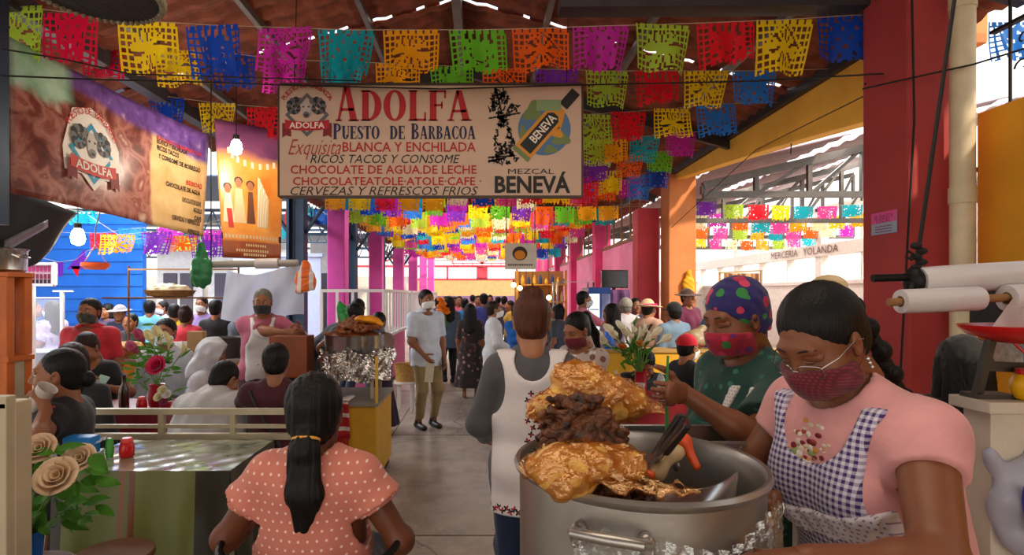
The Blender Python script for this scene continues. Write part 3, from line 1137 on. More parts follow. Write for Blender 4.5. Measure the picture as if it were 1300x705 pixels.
def floor_mat():
    m = mat('floor_concrete', '#ab9c8d', rough=.42, noise=0, bump=.06, bscale=26, col2='#9a8c7e', nscale=1.6)
    nt = m.node_tree
    N, L = nt.nodes, nt.links
    b = N['Principled BSDF']
    tc = N.new('ShaderNodeTexCoord')
    # worn blotches
    nz = N.new('ShaderNodeTexNoise'); nz.inputs['Scale'].default_value = 4.5; nz.inputs['Detail'].default_value = 8; nz.inputs['Roughness'].default_value = .7
    L.new(tc.outputs['Object'], nz.inputs['Vector'])
    rp = N.new('ShaderNodeValToRGB')
    rp.color_ramp.elements[0].position = .33; rp.color_ramp.elements[0].color = (.42, .38, .34, 1)
    rp.color_ramp.elements[1].position = .58; rp.color_ramp.elements[1].color = (1, 1, 1, 1)
    L.new(nz.outputs['Fac'], rp.inputs['Fac'])
    src = b.inputs['Base Color'].links[0].from_socket
    mx = N.new('ShaderNodeMix'); mx.data_type = 'RGBA'; mx.blend_type = 'MULTIPLY'; mx.inputs[0].default_value = .75
    L.new(src, mx.inputs[6]); L.new(rp.outputs['Color'], mx.inputs[7])
    # hairline cracks
    vo = N.new('ShaderNodeTexVoronoi'); vo.feature = 'DISTANCE_TO_EDGE'; vo.inputs['Scale'].default_value = .34
    wn = N.new('ShaderNodeTexNoise'); wn.inputs['Scale'].default_value = 2.5; wn.inputs['Detail'].default_value = 6
    L.new(tc.outputs['Object'], wn.inputs['Vector'])
    ad = N.new('ShaderNodeMix'); ad.data_type = 'RGBA'; ad.inputs[0].default_value = .25
    L.new(tc.outputs['Object'], ad.inputs[6]); L.new(wn.outputs['Color'], ad.inputs[7])
    L.new(ad.outputs[2], vo.inputs['Vector'])
    cm = N.new('ShaderNodeMath'); cm.operation = 'GREATER_THAN'; cm.inputs[1].default_value = .0022
    L.new(vo.outputs['Distance'], cm.inputs[0])
    cr = N.new('ShaderNodeMapRange'); cr.inputs['To Min'].default_value = .45
    L.new(cm.outputs[0], cr.inputs['Value'])
    m2 = N.new('ShaderNodeMix'); m2.data_type = 'RGBA'; m2.blend_type = 'MULTIPLY'; m2.inputs[0].default_value = 1
    L.new(mx.outputs[2], m2.inputs[6]); L.new(cr.outputs[0], m2.inputs[7])
    L.new(m2.outputs[2], b.inputs['Base Color'])
    rr = N.new('ShaderNodeMapRange'); rr.inputs['To Min'].default_value = .22; rr.inputs['To Max'].default_value = .48
    L.new(nz.outputs['Fac'], rr.inputs['Value']); L.new(rr.outputs[0], b.inputs['Roughness'])
    return m

mb = MB()
mb.box((-26, -9, -.2), (22, 48, 0))
structure(mb.build('floor', floor_mat()))
# slab joints: shallow dark grooves filled with dirt, standing a hair proud
mj = mat('joint_dirt', '#4a4038', .9)
mb = MB()
for y in (1.2, 3.85, 6.6, 9.6, 12.6, 15.6, 18.6):
    mb.box((-2.6, y, 0), (2.6, y + .012, .0016))
for x in (-1.05, 1.05):
    mb.box((x, -2, 0), (x + .010, 22, .0016))
structure(mb.build('trim_1', mj))

# ---- roof: two tiled slopes with a narrow daylight gap, rafters, purlins, eave beams
RZ, RX, SL = 4.66, -.25, .275                        # ridge height, ridge position, slope
def roof_z(x): return RZ - SL * abs(x - RX)
def tile_mat():
    m = mat('clay_tiles', '#86432a', .8, noise=0, bump=.3, bscale=40, col2='#5a2a1b', nscale=7)
    return m
mt = tile_mat()
def tiles(name, x0, x1, y0, y1):
    mb = MB()
    n = int((y1 - y0) / .055)
    rows = 13
    def fn(u, v):
        x = x0 + (x1 - x0) * v
        y = y0 + (y1 - y0) * u
        k = v * rows
        step = .03 * (k - math.floor(k))
        return (x, y, roof_z(x) + .03 + .022 * math.sin(y * 2 * PI / .22) - step)
    mb.sheet(fn, n, rows * 3)
    return structure(mb.build(name, mt, smooth=False, solid=.012))
EAVE = 3.45
for i, (a, b) in enumerate(((-7, 5.80), (5.835, 23.0))):
    tiles('ceiling_west_%d' % (i + 1), RX, -EAVE - .4, a, b)
    tiles('ceiling_east_%d' % (i + 1), RX, EAVE + .15, a, b)
mb = MB()
q_ = -3.7
while q_ < 3.5:                                    # single tiles still lying across the gap
    w_ = rnd.uniform(.10, .30)
    mb.box((0, 0, 0), (w_, .16, .012), Matrix.Translation((q_, 5.74, roof_z(q_) + .045)) @ Matrix.Rotation(math.atan(SL) * (1 if q_ > RX else -1), 4, 'Y'))
    q_ += w_ + rnd.uniform(.04, .22)
structure(mb.build('ceiling_loose_tiles', mt))
ms = mat('steel_dark', '#3a3436', .55, .3, noise=.2)
mg = mat('steel_grey', '#6f6a66', .5, .4, noise=.15)
mb = MB()
for y in (1.4, 3.6, 7.4, 11.3, 15.3, 19.2, 23.0):
    for s in (-1, 1):
        xe = s * EAVE
        beam(mb, (RX, y, roof_z(RX) - .10), (xe, y, roof_z(xe) - .10), .07, .14)
structure(mb.build('beam_rafters', ms))
mb = MB()
for s in (-1, 1):
    for q in (.9, 1.8, 2.7):
        x = RX + s * q
        beam(mb, (x, -7, roof_z(x) - .035), (x, 23, roof_z(x) - .035), .05, .07)
beam(mb, (RX, -7, RZ - .12), (RX, 23, RZ - .12), .09, .20)
structure(mb.build('beam_purlins', mg))
# cross beam close to the camera, at the top right of the picture, with a sloping eave beam each side
mb = MB()
beam(mb, (.55, 4.05, 3.70), (3.3, 4.05, 3.72), .16, .09)
structure(mb.build('beam_cross', ms))
mb = MB()
beam(mb, (3.20, 4.06, 3.74), (3.20, 23, 3.74), .10, .20)
structure(mb.build('beam_eave_east', ms))
mb = MB()
beam(mb, (-3.42, -3, 3.80), (-3.42, 24, 3.80), .14, .22)
structure(mb.build('beam_eave_west', ms))

# ---- pillars
def plaster(name, c, n=.10): return mat('plaster_' + name, c, .75, noise=n, nscale=3.5, bump=.12, bscale=30)
m_pink = plaster('pink', '#c9489a')
m_rose = plaster('rose', '#d23c78')
m_red = plaster('red', '#a23636')
m_orange = plaster('orange', '#d2814a')
m_coral = plaster('coral', '#c8414f')
m_yel = plaster('yellow', '#fbbd45', .06)
m_blue = mat('steel_blue', '#22384f', .5, .25, noise=.12)

def post(name, x0, x1, y0, y1, z1, m, chamfer=.02):
    mb = MB()
    mb.box((x0, y0, 0), (x1, y1, z1))
    mb.box((x0 - .02, y0 - .02, 0), (x1 + .02, y1 + .02, .12))
    return structure(mb.build(name, m, bevel=chamfer))
for i in range(6):
    y = 11.4 + 4.2 * i
    post('column_west_%d' % (i + 1), -3.12, -2.76, y, y + .36, 3.72, m_pink)
for i in range(4):                                 # dark blue steel columns with lattice brackets, just outside the pink row
    y = 10.3 + 4.2 * i
    mb = MB()
    for dx in (-.13, .13):
        beam(mb, (-3.36 + dx, y, 0), (-3.36 + dx, y, 4.3), .05, .26)
    beam(mb, (-3.36, y, 0), (-3.36, y, 4.3), .24, .05)
    for s in (-1, 1):                               # curved brackets up to the roof edge
        pts = [(-3.36 + s * (.15 + 1.1 * t), y, 2.75 + 1.05 * math.sin(t * PI / 2)) for t in [k / 8 for k in range(9)]]
        mb.tube(pts, .035, 6)
    beam(mb, (-3.36, y, 3.1), (-3.36, y + 4.2, 3.1), .06, .10)
    for k in range(9):
        pts = [(-3.36, y + 4.2 * (k + q / 4) / 9, 3.1 + .30 * math.sin(PI * q / 4)) for q in range(5)]
        mb.tube(pts, .014, 5)
    structure(mb.build('column_steel_%d' % (i + 1), m_blue))
for i in range(6):                                   # east row, rose red
    y = 9.9 + 3.75 * i
    post('column_east_%d' % (i + 1), 2.72, 3.10, y, y + .36, 3.15 if i == 0 else 3.7, m_coral if i == 0 else m_rose)
post('column_orange', 3.10, 3.56, 9.42, 9.86, 3.86, m_orange)
post('column_red', 2.72, 3.00, 3.62, 4.06, 3.86, m_red)
# rose walls between the east columns with openings above them
for i in range(5):
    y = 10.26 + 3.75 * i
    mb = MB()
    mb.box((2.90, y, 0), (3.06, y + 3.39, 2.68))
    structure(mb.build('wall_east_%d' % (i + 1), plaster('pinkwall', '#e07fa6')))
    mb = MB()
    mb.box((2.88, y, 2.68), (3.10, y + 3.39, 2.74))
    for k in range(5):
        beam(mb, (2.98, y + .4 + k * .72, 2.74), (2.98, y + .4 + k * .72, 3.7), .035)
    structure(mb.build('window_%d' % (i + 1), mat('frame_wood', '#7a5238', .6, noise=.2)))
# tapering yellow wall under the east eave
mb = MB()
def yel(u, v):
    y = 4.06 + (9.45 - 4.06) * u
    zlow = 2.98 + .58 * (u ** .8)
    return (3.30, y, zlow + (3.88 - zlow) * v)
mb.sheet(yel, 14, 3)
structure(mb.build('wall_yellow_gable', m_yel, solid=.16))
mb = MB()
mb.box((3.32, 4.06, 3.44), (3.62, 5.4, 3.52))
mb.box((3.40, 4.2, 3.52), (3.75, 5.2, 3.80))
structure(mb.build('trim_2', m_orange, bevel=.01))
# right foreground: yellow wall with an iron grille above, white drain pipe in the corner
mb = MB()
mb.box((3.18, -4, 0), (3.34, 3.64, 2.80))
structure(mb.build('wall_east_near', plaster('ochre', '#d59a22', .08)))
mb = MB()
for k in range(16):
    y = 3.5 - k * .17
    mb.tube([(3.26, y, 2.80), (3.26, y, 3.78)], .010, 6)
mb.box((3.24, .5, 3.30), (3.28, 3.62, 3.32))
mb.box((3.24, .5, 3.76), (3.28, 3.62, 3.79))
for k in range(7):                                 # scrolls between the bars
    for zc, s in ((3.02, 1), (3.18, -1), (3.46, 1), (3.62, -1)):
        y0 = 3.5 - .085 - k * .34
        pts = [(3.26, y0 + s * (.06 - .0065 * q) * math.cos(q * .55), zc + (.06 - .0065 * q) * math.sin(q * .55)) for q in range(9)]
        mb.tube(pts, .006, 5)
structure(mb.build('window_6', mat('iron_black', '#1d1a1a', .6, .4)))
mb = MB()
mb.tube([(2.965, 3.50, 0), (2.965, 3.50, 3.86)], .066, 14)
for z in (.9, 2.2, 3.4):
    mb.tube([(2.965, 3.50, z), (2.965, 3.50, z + .10)], .073, 14)
tag(mb.build('drain_pipe', mat('pipe_cream', '#c9b899', .5, noise=.12), smooth=True), 'cream plastic drain pipe running up the corner beside the dark red pillar', 'pipe')

mb = MB(); mb.box((-3.56, 3.80, 2.12), (-3.285, 3.94, 4.0)); structure(mb.build('dark_cloth_strip', m_blue))  # added dark strip, a hung black cloth closing the bright sky gap
# ---- end of the hall: tan wall, white window band, purple lower wall, steel lattice gable open to the sky
mb = MB(); mb.box((-9, 36, 0), (9, 36.2, 1.55)); structure(mb.build('wall_end_lower', plaster('purple', '#7a5a7c')))
mb = MB(); mb.box((-9, 36.02, 1.55), (9, 36.2, 2.60)); structure(mb.build('wall_end_tan', plaster('tan', '#c99a66')))
mb = MB()
mb.box((-9, 35.98, 2.56), (9, 36.2, 2.66)); mb.box((-9, 35.98, 3.36), (9, 36.2, 3.50))
for x in (-8.9, -4.5, -2.2, 0.0, 2.2, 4.5, 8.8):
    mb.box((x - .35 if x == 0 else x - .06, 35.98, 2.6), (x + .35 if x == 0 else x + .06, 36.2, 3.4))
structure(mb.build('window_7', m_coral))
mb = MB()
for x in [-6 + k * .6 for k in range(21)]:
    beam(mb, (x, 36.0, 3.5), (x, 36.0, max(3.6, 6.3 - .42 * abs(x))), .05)
for z in (4.1, 4.7, 5.3, 5.9):
    w = (6.3 - z) / .42
    beam(mb, (-w, 36.0, z), (w, 36.0, z), .05)
for s in (-1, 1):
    beam(mb, (0, 36, 6.3), (s * 6.6, 36, 3.55), .10)
for k in range(7):
    a = PI * k / 6
    beam(mb, (0, 35.95, 3.6), (1.9 * math.cos(a), 35.95, 3.6 + 1.9 * math.sin(a)), .06)
mb.tube([(1.9 * math.cos(PI * k / 20), 35.95, 3.6 + 1.9 * math.sin(PI * k / 20)) for k in range(21)], .05, 6)
structure(mb.build('window_8', mat('lattice_red', '#a5403f', .5)))
mb = MB()
for k in range(6):                                  # open lattice frames that carry the roof beyond the tiles
    y = 24.5 + k * 2.1
    for s in (-1, 1):
        beam(mb, (RX, y, RZ), (RX + s * 3.4, y, 3.7), .07)
        beam(mb, (RX, y, 3.75), (RX + s * 3.4, y, 3.75), .05)
        for q in range(4):
            x = RX + s * .85 * q
            beam(mb, (x, y, 3.75), (x, y, roof_z(x)), .03)
            beam(mb, (x, y, roof_z(x)), (x + s * .85, y, 3.75), .03)
structure(mb.build('beam_lattice_frames', mat('lattice_grey', '#8d8784', .5, .3)))

# ---- the hall to the east: steel trusses, tin roof with skylight gaps, bright window wall
mst = mat('truss_steel', '#57524f', .5, .35, noise=.15)
for i, y in enumerate((9.3, 12.6, 16.2, 20.0)):
    mb = MB()
    x0, x1, zb = 3.62, 10.6, 3.28
    beam(mb, (x0, y, zb), (x1, y, zb), .09, .10)
    top = lambda x: 3.42 + .235 * (x - x0)
    beam(mb, (x0, y, top(x0)), (x1, y, top(x1)), .10, .12)
    n = 8
    for k in range(n + 1):
        x = x0 + (x1 - x0) * k / n
        beam(mb, (x, y, zb), (x, y, top(x)), .07)
        if k < n:
            xn = x0 + (x1 - x0) * (k + 1) / n
            beam(mb, (x, y, zb), (xn, y, top(xn)), .05)
    structure(mb.build('beam_truss_%d' % (i + 1), mst))
mtin = mat('tin_roof', '#8a7076', .55, .2, noise=.18, nscale=2)
for i, (a, b) in enumerate(((3.7, 5.6), (6.1, 8.0), (8.55, 10.7))):
    mb = MB()
    def fn(u, v):
        x = a + (b - a) * v
        y = 8.6 + 16 * u
        return (x, y, 3.62 + .235 * (x - 3.62) + .02 * math.sin(y * 16))
    mb.sheet(fn, 200, 3)
    structure(mb.build('ceiling_annex_%d' % (i + 1), mtin, solid=.01))
mcw = mat('cream_paint', '#cfc6bb', .6, noise=.08)
mb = MB()
mb.box((9.6, 8, 0), (9.75, 30, 1.95)); structure(mb.build('wall_annex', mcw))
mb = MB()
mb.box((9.52, 8, 2.72), (9.8, 30, 3.05))
mb.box((9.55, 8, 1.92), (9.8, 30, 2.02))
for k in range(12):
    y = 9 + k * 1.75
    w = .28 if k % 3 == 1 else .07
    mb.box((9.56, y, 1.95), (9.78, y + w, 4.1))
mb.box((9.56, 8, 4.0), (9.78, 30, 4.1))
structure(mb.build('window_9', mcw))
mb = MB()
mb.box((3.6, 24.5, 0), (9.7, 24.7, 2.2)); structure(mb.build('wall_annex_end', mcw))
mb = MB()
text_bm(mb, 'MERCERIA   YOLANDA', (9.50, 16.9, 2.79), (0, -1, 0), (0, 0, 1), .30, wscale=1.15)
lt = mb.build('wall_lettering', mat('paint_maroon', '#6a3c3c', .6), norm=False)
tag(lt, 'maroon painted shop name lettering on the cream fascia of the far hall', 'lettering')

# ---- the hall to the west: blue stall wall, pale shop fronts, far roof lattice
mbl = mat('blue_boards', '#0b5fc0', .6, noise=.08, nscale=5)
mb = MB()
mb.box((-9.5, 9.6, 0), (-5.75, 9.72, 3.0))
for k in range(14):
    mb.box((-9.5, 9.585, .1 + k * .21), (-5.75, 9.6, .115 + k * .21))
structure(mb.build('wall_stall_blue', mbl))
mb = MB()
for k in range(4):
    x = -8.6 + k * 1.35
    mb.box((x, 15.0, 0), (x + 1.2, 15.12, 3.0))
structure(mb.build('wall_shop_pale', mat('shop_pale', '#c9c6c4', .6, noise=.1)))
mb = MB()
for k in range(4):
    x = -8.4 + k * 1.35
    mb.box((x, 14.94, .0), (x + .34, 15.0, 2.2)); mb.box((x + .44, 14.94, .0), (x + .76, 15.0, 2.2))
structure(mb.build('door_1', mat('shop_dark', '#4a4450', .4)))
mb = MB()
mb.box((-5.7, 13.0, 0), (-3.7, 13.06, 2.55)); mb.box((-5.75, 12.96, 2.5), (-3.65, 13.08, 2.58))
structure(mb.build('wall_shop_white', mat('white_panels', '#b9c4dc', .5, noise=.05)))
mb = MB()
mb.box((-24, 30, 0), (-3.6, 30.2, 2.6)); structure(mb.build('wall_west_far', mcw))
mb = MB()
for y in (14.2, 18.6, 23.0):
    for z0 in (3.15, 3.75):
        beam(mb, (-16, y, z0), (-3.5, y, z0), .07)
    for k in range(25):
        x = -16 + k * .5
        beam(mb, (x, y, 3.15), (x + .25, y, 3.75), .03); beam(mb, (x + .25, y, 3.75), (x + .5, y, 3.15), .03)
structure(mb.build('beam_lattice_west', m_blue))
mb = MB()
for y0 in (12.5, 18.5, 24.5):
    mb.box((-16, y0, 4.25), (-4.2, y0 + 3.4, 4.28))
mb.box((-16, -5, 4.5), (-4.0, 9.5, 4.53))
structure(mb.build('ceiling_west_hall', mat('tin_blue', '#5a6f8c', .5, .2, noise=.15)))
# ---------------------------------------------------------------- cut-paper flags
FC = {'lime': '#a9c93c', 'crimson': '#d3123f', 'magenta': '#c32aa6', 'yellow': '#f0cf1a', 'blue': '#1747b8', 'pink': '#e0489a', 'teal': '#1aa3b4',
      'amber': '#f5a81a', 'green': '#6cc22e', 'orange': '#f0641a', 'purple': '#7d33b8', 'red': '#e21f2c', 'cream': '#efe3b4', 'sky': '#2f7fe0'}
for k_, c_ in FC.items():
    mat('paper_' + k_, c_, rough=.5, translucent=.55, spec=.3)

def flag_bitmap(seed, nx=30, nz=24, keep=1.0):
    r = random.Random(seed)
    B = np.ones((nx, nz), bool)                      # True = paper
    style = seed % 4
    for i in range(nx):
        for j in range(nz):
            x, z = (i + .5) / nx * 2 - 1, (j + .5) / nz        # z=0 bottom
            ax = abs(x)
            hole = False
            if .07 < z < .92 and ax < .92:
                d = math.hypot(x * .95, (z - .50) * 1.7)
                th = math.atan2(z - .5, x)
                lat = (i % 3 != 0) and (j % 3 != 0)
                if style == 0:                        # round flower on a lattice
                    if d > .62: hole = lat
                    elif d > .52: hole = math.sin(th * 14) > .55
                    elif d > .24: hole = math.sin(th * 8) > .78
                elif style == 1:                      # bird between lattices
                    if ax > .60: hole = lat
                    elif z > .78: hole = (i % 4 < 2)
                    elif d > .45: hole = math.sin(x * 17) * math.sin(z * 19) > .68
                    else: hole = .30 < d < .345 and z < .6
                elif style == 2:                      # diamonds with a star
                    q = ax + abs(z - .5) * 1.6
                    hole = lat if q > .85 else (math.sin(th * 10) > .62 and .2 < d < .55) or (.62 < q < .72 and (i + j) % 3 == 0)
                else:                                 # scrolls and leaf cuts
                    hole = (math.sin(x * 15 + 4 * z) * math.cos(z * 17) > .66) if ax < .62 else lat
            if z > .93 and (i % 4 == 1): hole = True
            if z < .14:
                w = abs(((x * 4.5 + 9) % 1) - .5) * 2
                if z < .03 + .11 * w * w: hole = True
            B[i, j] = not hole or (z >= .14 and r.random() > keep)
    return B

def flag_mesh(seed, w=.40, h=.34, nx=30, nz=24, strong=1.0, tall=1.0, keep=1.0):
    B = flag_bitmap(seed, nx, nz, keep)
    r = random.Random(seed * 7 + 1)
    nar, skew, bow, fr = r.uniform(.02, .22) * strong, r.uniform(-.16, .16) * strong, r.uniform(-.06, .06), r.uniform(3, 6)
    ph, lift = r.uniform(0, 6), r.uniform(0, .16) * strong
    h *= tall
    vs, idx = [], {}
    def vid(i, j):
        if (i, j) not in idx:
            x, t = i / nx * 2 - 1, 1 - j / nz          # t=0 at the cord, 1 at the lower edge
            X = (x * (1 - nar * t) + skew * t * .8) * w / 2
            Y = .05 * t * math.sin(x * fr + ph) * strong + bow * t * t - .02 * math.cos(x * 2) * t
            Z = -t * h * (1 - lift * (.5 + .5 * x * math.copysign(1, skew)) * t) 
            idx[(i, j)] = len(vs)
            vs.append((X, Y, Z))
        return idx[(i, j)]
    fs = []
    for i in range(nx):
        for j in range(nz):
            if B[i, j]:
                fs.append((vid(i, j), vid(i + 1, j), vid(i + 1, j + 1), vid(i, j + 1)))
    return np_mesh('paper_flag', np.array(vs), np.array(fs))

FINE = [flag_mesh(s) for s in range(12)]
MID = [flag_mesh(s + 20, nx=20, nz=16, strong=.8, keep=.38) for s in range(10)]
for me_ in FINE + MID:
    me_.materials.append(_mats['paper_lime'])
    me_.polygons.foreach_set('use_smooth', np.ones(len(me_.polygons), dtype=bool))
_proto = {}
def add_flag(me, p, col, label, group, rz=0.0, sc=1.0, sz=1.0):
    if 'o' not in _proto:
        _proto['o'] = bpy.data.objects.new('paper_flag', me)
        o = _proto['o']
    else:
        o = _proto['o'].copy()
        o.data = me
    COL.objects.link(o)
    o.material_slots[0].link = 'OBJECT'
    o.material_slots[0].material = _mats['paper_' + col]
    o.location = Vector(p)
    o.rotation_euler = (0, 0, rz)
    o.scale = (sc, sc, sz * sc)
    return tag(o, label, 'paper flag', group)

m_cord = mat('cord_black', '#17130f', .8)
m_twine = mat('twine', '#b8a890', .9)
ORD = ['first', 'second', 'third', 'fourth', 'fifth', 'sixth', 'seventh', 'eighth', 'ninth', 'tenth', 'eleventh', 'twelfth', 'thirteenth', 'fourteenth', 'fifteenth', 'sixteenth',
       'seventeenth', 'eighteenth', 'nineteenth', 'twentieth', 'twenty-first', 'twenty-second', 'twenty-third', 'twenty-fourth', 'twenty-fifth', 'twenty-sixth', 'twenty-seventh', 'twenty-eighth']

def cord(name, pts, label, r=.0025, m=None, cat='cord', group=None):
    mb = MB()
    mb.tube(pts, r, 5)
    return tag(mb.build(name, m or m_twine, smooth=True), label, cat, group)

def row_from_px(Y, items, rowname, group, meshes, ends=(-3.36, 3.30), w=.40):
    """items: (px x of the middle, px y of the upper edge, colour, height factor)"""
    pts = []
    for i, (px, py, c, *q) in enumerate(sorted(items)):
        p = P(px, py, Y)
        pts.append(p)
        add_flag(meshes[(i * 5 + len(items)) % len(meshes)], p, c, '%s cut-paper flag, %s from the left in the %s' % (c, ORD[i], rowname), group,
                 rz=rnd.uniform(-.12, .12), sc=w / .40, sz=q[0] if q else 1)
    pts = [V(ends[0], Y, pts[0][2] + .02)] + pts + [V(ends[1], Y, pts[-1][2] + .02)]
    pts = [p for i, p in enumerate(pts) if i in (0, len(pts) - 1) or ends[0] < p[0] < ends[1]]
    cord('bunting_cord', [(p[0], p[1] - .001, p[2]) for p in pts], 'thin twine carrying the %s' % rowname, group='bunting cords')

G1 = 'cut-paper flags in the main hall'
row_from_px(4.12, [(22, 8, 'lime', 1.15), (90, 16, 'crimson', 1.15), (187, 27, 'yellow', 1.12), (270, 32, 'blue', 1.1), (362, 35, 'magenta', 1.0), (440, 38, 'teal'), (522, 38, 'amber'),
                   (606, 38, 'green'), (686, 36, 'orange'), (763, 33, 'magenta', .95), (842, 31, 'lime'), (921, 28, 'red'), (997, 25, 'yellow', 1.15), (1075, 20, 'blue', 1.05)],
            'front row of bunting', G1, FINE, ends=(-3.42, 3.0), w=.415)
row_from_px(5.15, [(48, 52, 'lime'), (132, 56, 'crimson'), (224, 64, 'yellow'), (295, 68, 'blue'), (362, 76, 'magenta'), (434, 78, 'teal'), (505, 81, 'amber'), (573, 84, 'green'),
                   (640, 87, 'orange'), (707, 88, 'purple'), (771, 90, 'lime'), (834, 90, 'red'), (897, 90, 'yellow'), (958, 90, 'sky')],
            'second row of bunting', G1, FINE)
row_from_px(6.05, [(212, 125, 'blue'), (276, 131, 'yellow'), (336, 136, 'red', 1.1), (396, 140, 'orange'), (690, 146, 'purple'), (753, 145, 'lime', 1.2), (798, 142, 'red'), (853, 138, 'yellow'), (908, 132, 'sky', 1.1)],
            'third row of bunting', G1, FINE)
row_from_px(7.1, [(350, 172, 'teal'), (715, 180, 'pink'), (760, 178, 'lime'), (777, 177, 'amber'), (819, 173, 'teal'), (864, 168, 'magenta')], 'fourth row of bunting', G1, FINE, ends=(-3.36, 3.30))
row_from_px(8.2, [(344, 200, 'lime'), (372, 205, 'lime'), (715, 208, 'red'), (757, 204, 'purple'), (800, 197, 'orange'), (838, 192, 'green')], 'fifth row of bunting', G1, FINE)
row_from_px(9.2, [(380, 222, 'purple'), (705, 222, 'orange'), (745, 225, 'red', 1.5), (774, 217, 'yellow', 1.2), (812, 222, 'sky', 1.25), (835, 215, 'blue')], 'sixth row of bunting', G1, FINE)

cyc = ['teal', 'purple', 'pink', 'amber', 'lime', 'yellow', 'orange', 'sky', 'red', 'cream', 'magenta', 'green', 'blue', 'yellow', 'orange', 'amber']
count = 0
mass = []
rr = random.Random(11)
for q in range(22):
    Y = 10.1 + q * .66
    z = 3.56 + rr.uniform(-.16, .10) - .004 * q
    n = 13
    offx = rr.uniform(-.15, .15)
    tilt = rr.uniform(-.05, .05)
    pts = []
    seen = {}
    order = ORD[q]
    start = rr.randrange(16)
    for i in range(n):
        x = -2.62 + 5.24 * i / (n - 1) + offx * .6
        zz = z + tilt * x + .12 * abs(x / 3) ** 2 - .03
        c = cyc[(start + i * 5 + rr.randrange(3)) % 16]
        pts.append((x, Y, zz))
        sz = rr.uniform(.85, 1.2)
        if q < 14:
            add_flag(MID[rr.randrange(10)], (x, Y, zz), c, '%s cut-paper flag, %s from the left in the %s row beyond the big sign' % (c, ORD[i], order), G1,
                     rz=rr.uniform(-.3, .3), sz=sz)
            count += 1
        else:
            mass.append((x, Y, zz, c, rr.uniform(-.3, .3), sz))
    pts = [(-3.40, Y, pts[0][2] + .06)] + pts + [(3.30 if q > 3 else 3.36, Y, pts[-1][2] + .06)]
    cord('bunting_cord', pts, 'thin twine carrying the %s row of bunting beyond the big sign' % order, group='bunting cords')
# the farthest rows, a few pixels each
vs, fs, mi, off = [], [], [], 0
mk = sorted(FC)
lowmesh = []
for me_ in MID[:4]:
    v_ = np.zeros(len(me_.vertices) * 3); me_.vertices.foreach_get('co', v_)
    f_ = np.array([list(p.vertices) for p in me_.polygons])
    lowmesh.append((v_.reshape(-1, 3), f_))
for k, (x, y, z, c, rz, sz) in enumerate(mass):
    v_, f_ = lowmesh[k % 4]
    w_ = v_.copy()
    w_[:, 0] = v_[:, 0] * math.cos(rz) - v_[:, 1] * math.sin(rz) + x
    w_[:, 1] = v_[:, 0] * math.sin(rz) + v_[:, 1] * math.cos(rz) + y
    w_[:, 2] = v_[:, 2] * sz + z
    vs.append(w_); fs.append(f_ + off); mi += [mk.index(c)] * len(f_); off += len(v_)
o = link_mesh('distant_bunting', np_mesh('distant_bunting', np.concatenate(vs), np.concatenate(fs), mi), [_mats['paper_' + c] for c in mk])
tag(o, 'mass of small coloured paper flags at the far end of the hall', 'bunting', kind='stuff')

# the hall to the east
G2 = 'cut-paper flags in the east hall'
row_from_px(11.4, [(897, 256, 'purple', .9), (931, 260, 'lime', .9), (963, 260, 'red', 1.0), (991, 261, 'yellow', .95), (1020, 262, 'teal', .8), (1050, 262, 'pink', .8), (1082, 260, 'teal', .8)], 'nearest row of the east hall', G2, MID, ends=(3.62, 9.6), w=.40)
row_from_px(12.8, [(886, 274, 'cream'), (912, 271, 'magenta'), (940, 275, 'orange'), (966, 279, 'teal'), (990, 280, 'pink'), (1014, 278, 'amber'), (1040, 276, 'cream'), (1064, 274, 'yellow'), (1090, 271, 'amber')], 'second row of the east hall', G2, MID, ends=(3.62, 9.6))
row_from_px(15.0, [(890, 288, 'orange'), (915, 290, 'pink'), (940, 290, 'lime'), (962, 291, 'amber'), (985, 291, 'teal'), (1008, 290, 'pink'), (1030, 288, 'orange'), (1052, 287, 'cream'), (1075, 286, 'magenta')], 'third row of the east hall', G2, MID, ends=(3.62, 9.6))
row_from_px(17.5, [(888, 302, 'yellow'), (908, 304, 'pink'), (928, 305, 'cream'), (948, 306, 'orange'), (968, 306, 'amber'), (988, 304, 'lime'), (1008, 302, 'pink'), (1026, 300, 'teal')], 'fourth row of the east hall', G2, MID, ends=(3.62, 9.6))
# the hall to the west
G3 = 'cut-paper flags in the west hall'
row_from_px(6.7, [(104, 268, 'teal', .5), (150, 298, 'amber', .75), (199, 294, 'purple', .85), (231, 300, 'orange', .6), (262, 298, 'purple', .85)], 'low row at the blue wall', G3, FINE, ends=(-4.95, -3.42))
row_from_px(8.6, [(130, 296, 'red', .8), (168, 290, 'sky', .8), (215, 288, 'magenta', .8), (240, 300, 'lime', .7), (275, 292, 'magenta', .8)], 'second row at the blue wall', G3, MID, ends=(-7.4, -3.42))
row_from_px(11.5, [(385, 262, 'teal'), (408, 266, 'sky'), (362, 285, 'teal'), (375, 268, 'red')], 'row by the blue steel columns', G3, MID, ends=(-7.0, -3.42))
# plain pennants by the blue wall
mb = MB(); 
for k, (px, py, c, pts) in enumerate(((98, 318, 'purple', ((-14, 24), (12, 24), (10, -2))), (96, 338, 'red', ((-6, 0), (6, 0), (2, 14))), (75, 333, 'purple', ((-6, 0), (6, 0), (5, 18), (-6, 18))))):
    mb = MB()
    mb.poly([tuple(P(px + a, py + b, 8.6)) for a, b in pts], .002, (0, -1, 0))
    tag(mb.build('pennant', _mats['paper_' + c]), ('purple three-cornered pennant before the blue wall', 'small red pennant hanging under the purple one', 'square purple pennant beside the framed stall sign')[k], 'pennant', G3)
cord('bunting_cord', [(-7.3, 8.58, 2.35), tuple(P(75, 333, 8.59)), tuple(P(96, 330, 8.59)), tuple(P(112, 318, 8.59)), (-3.42, 8.59, 2.9)], 'thin twine carrying the plain pennants by the blue wall', group='bunting cords')
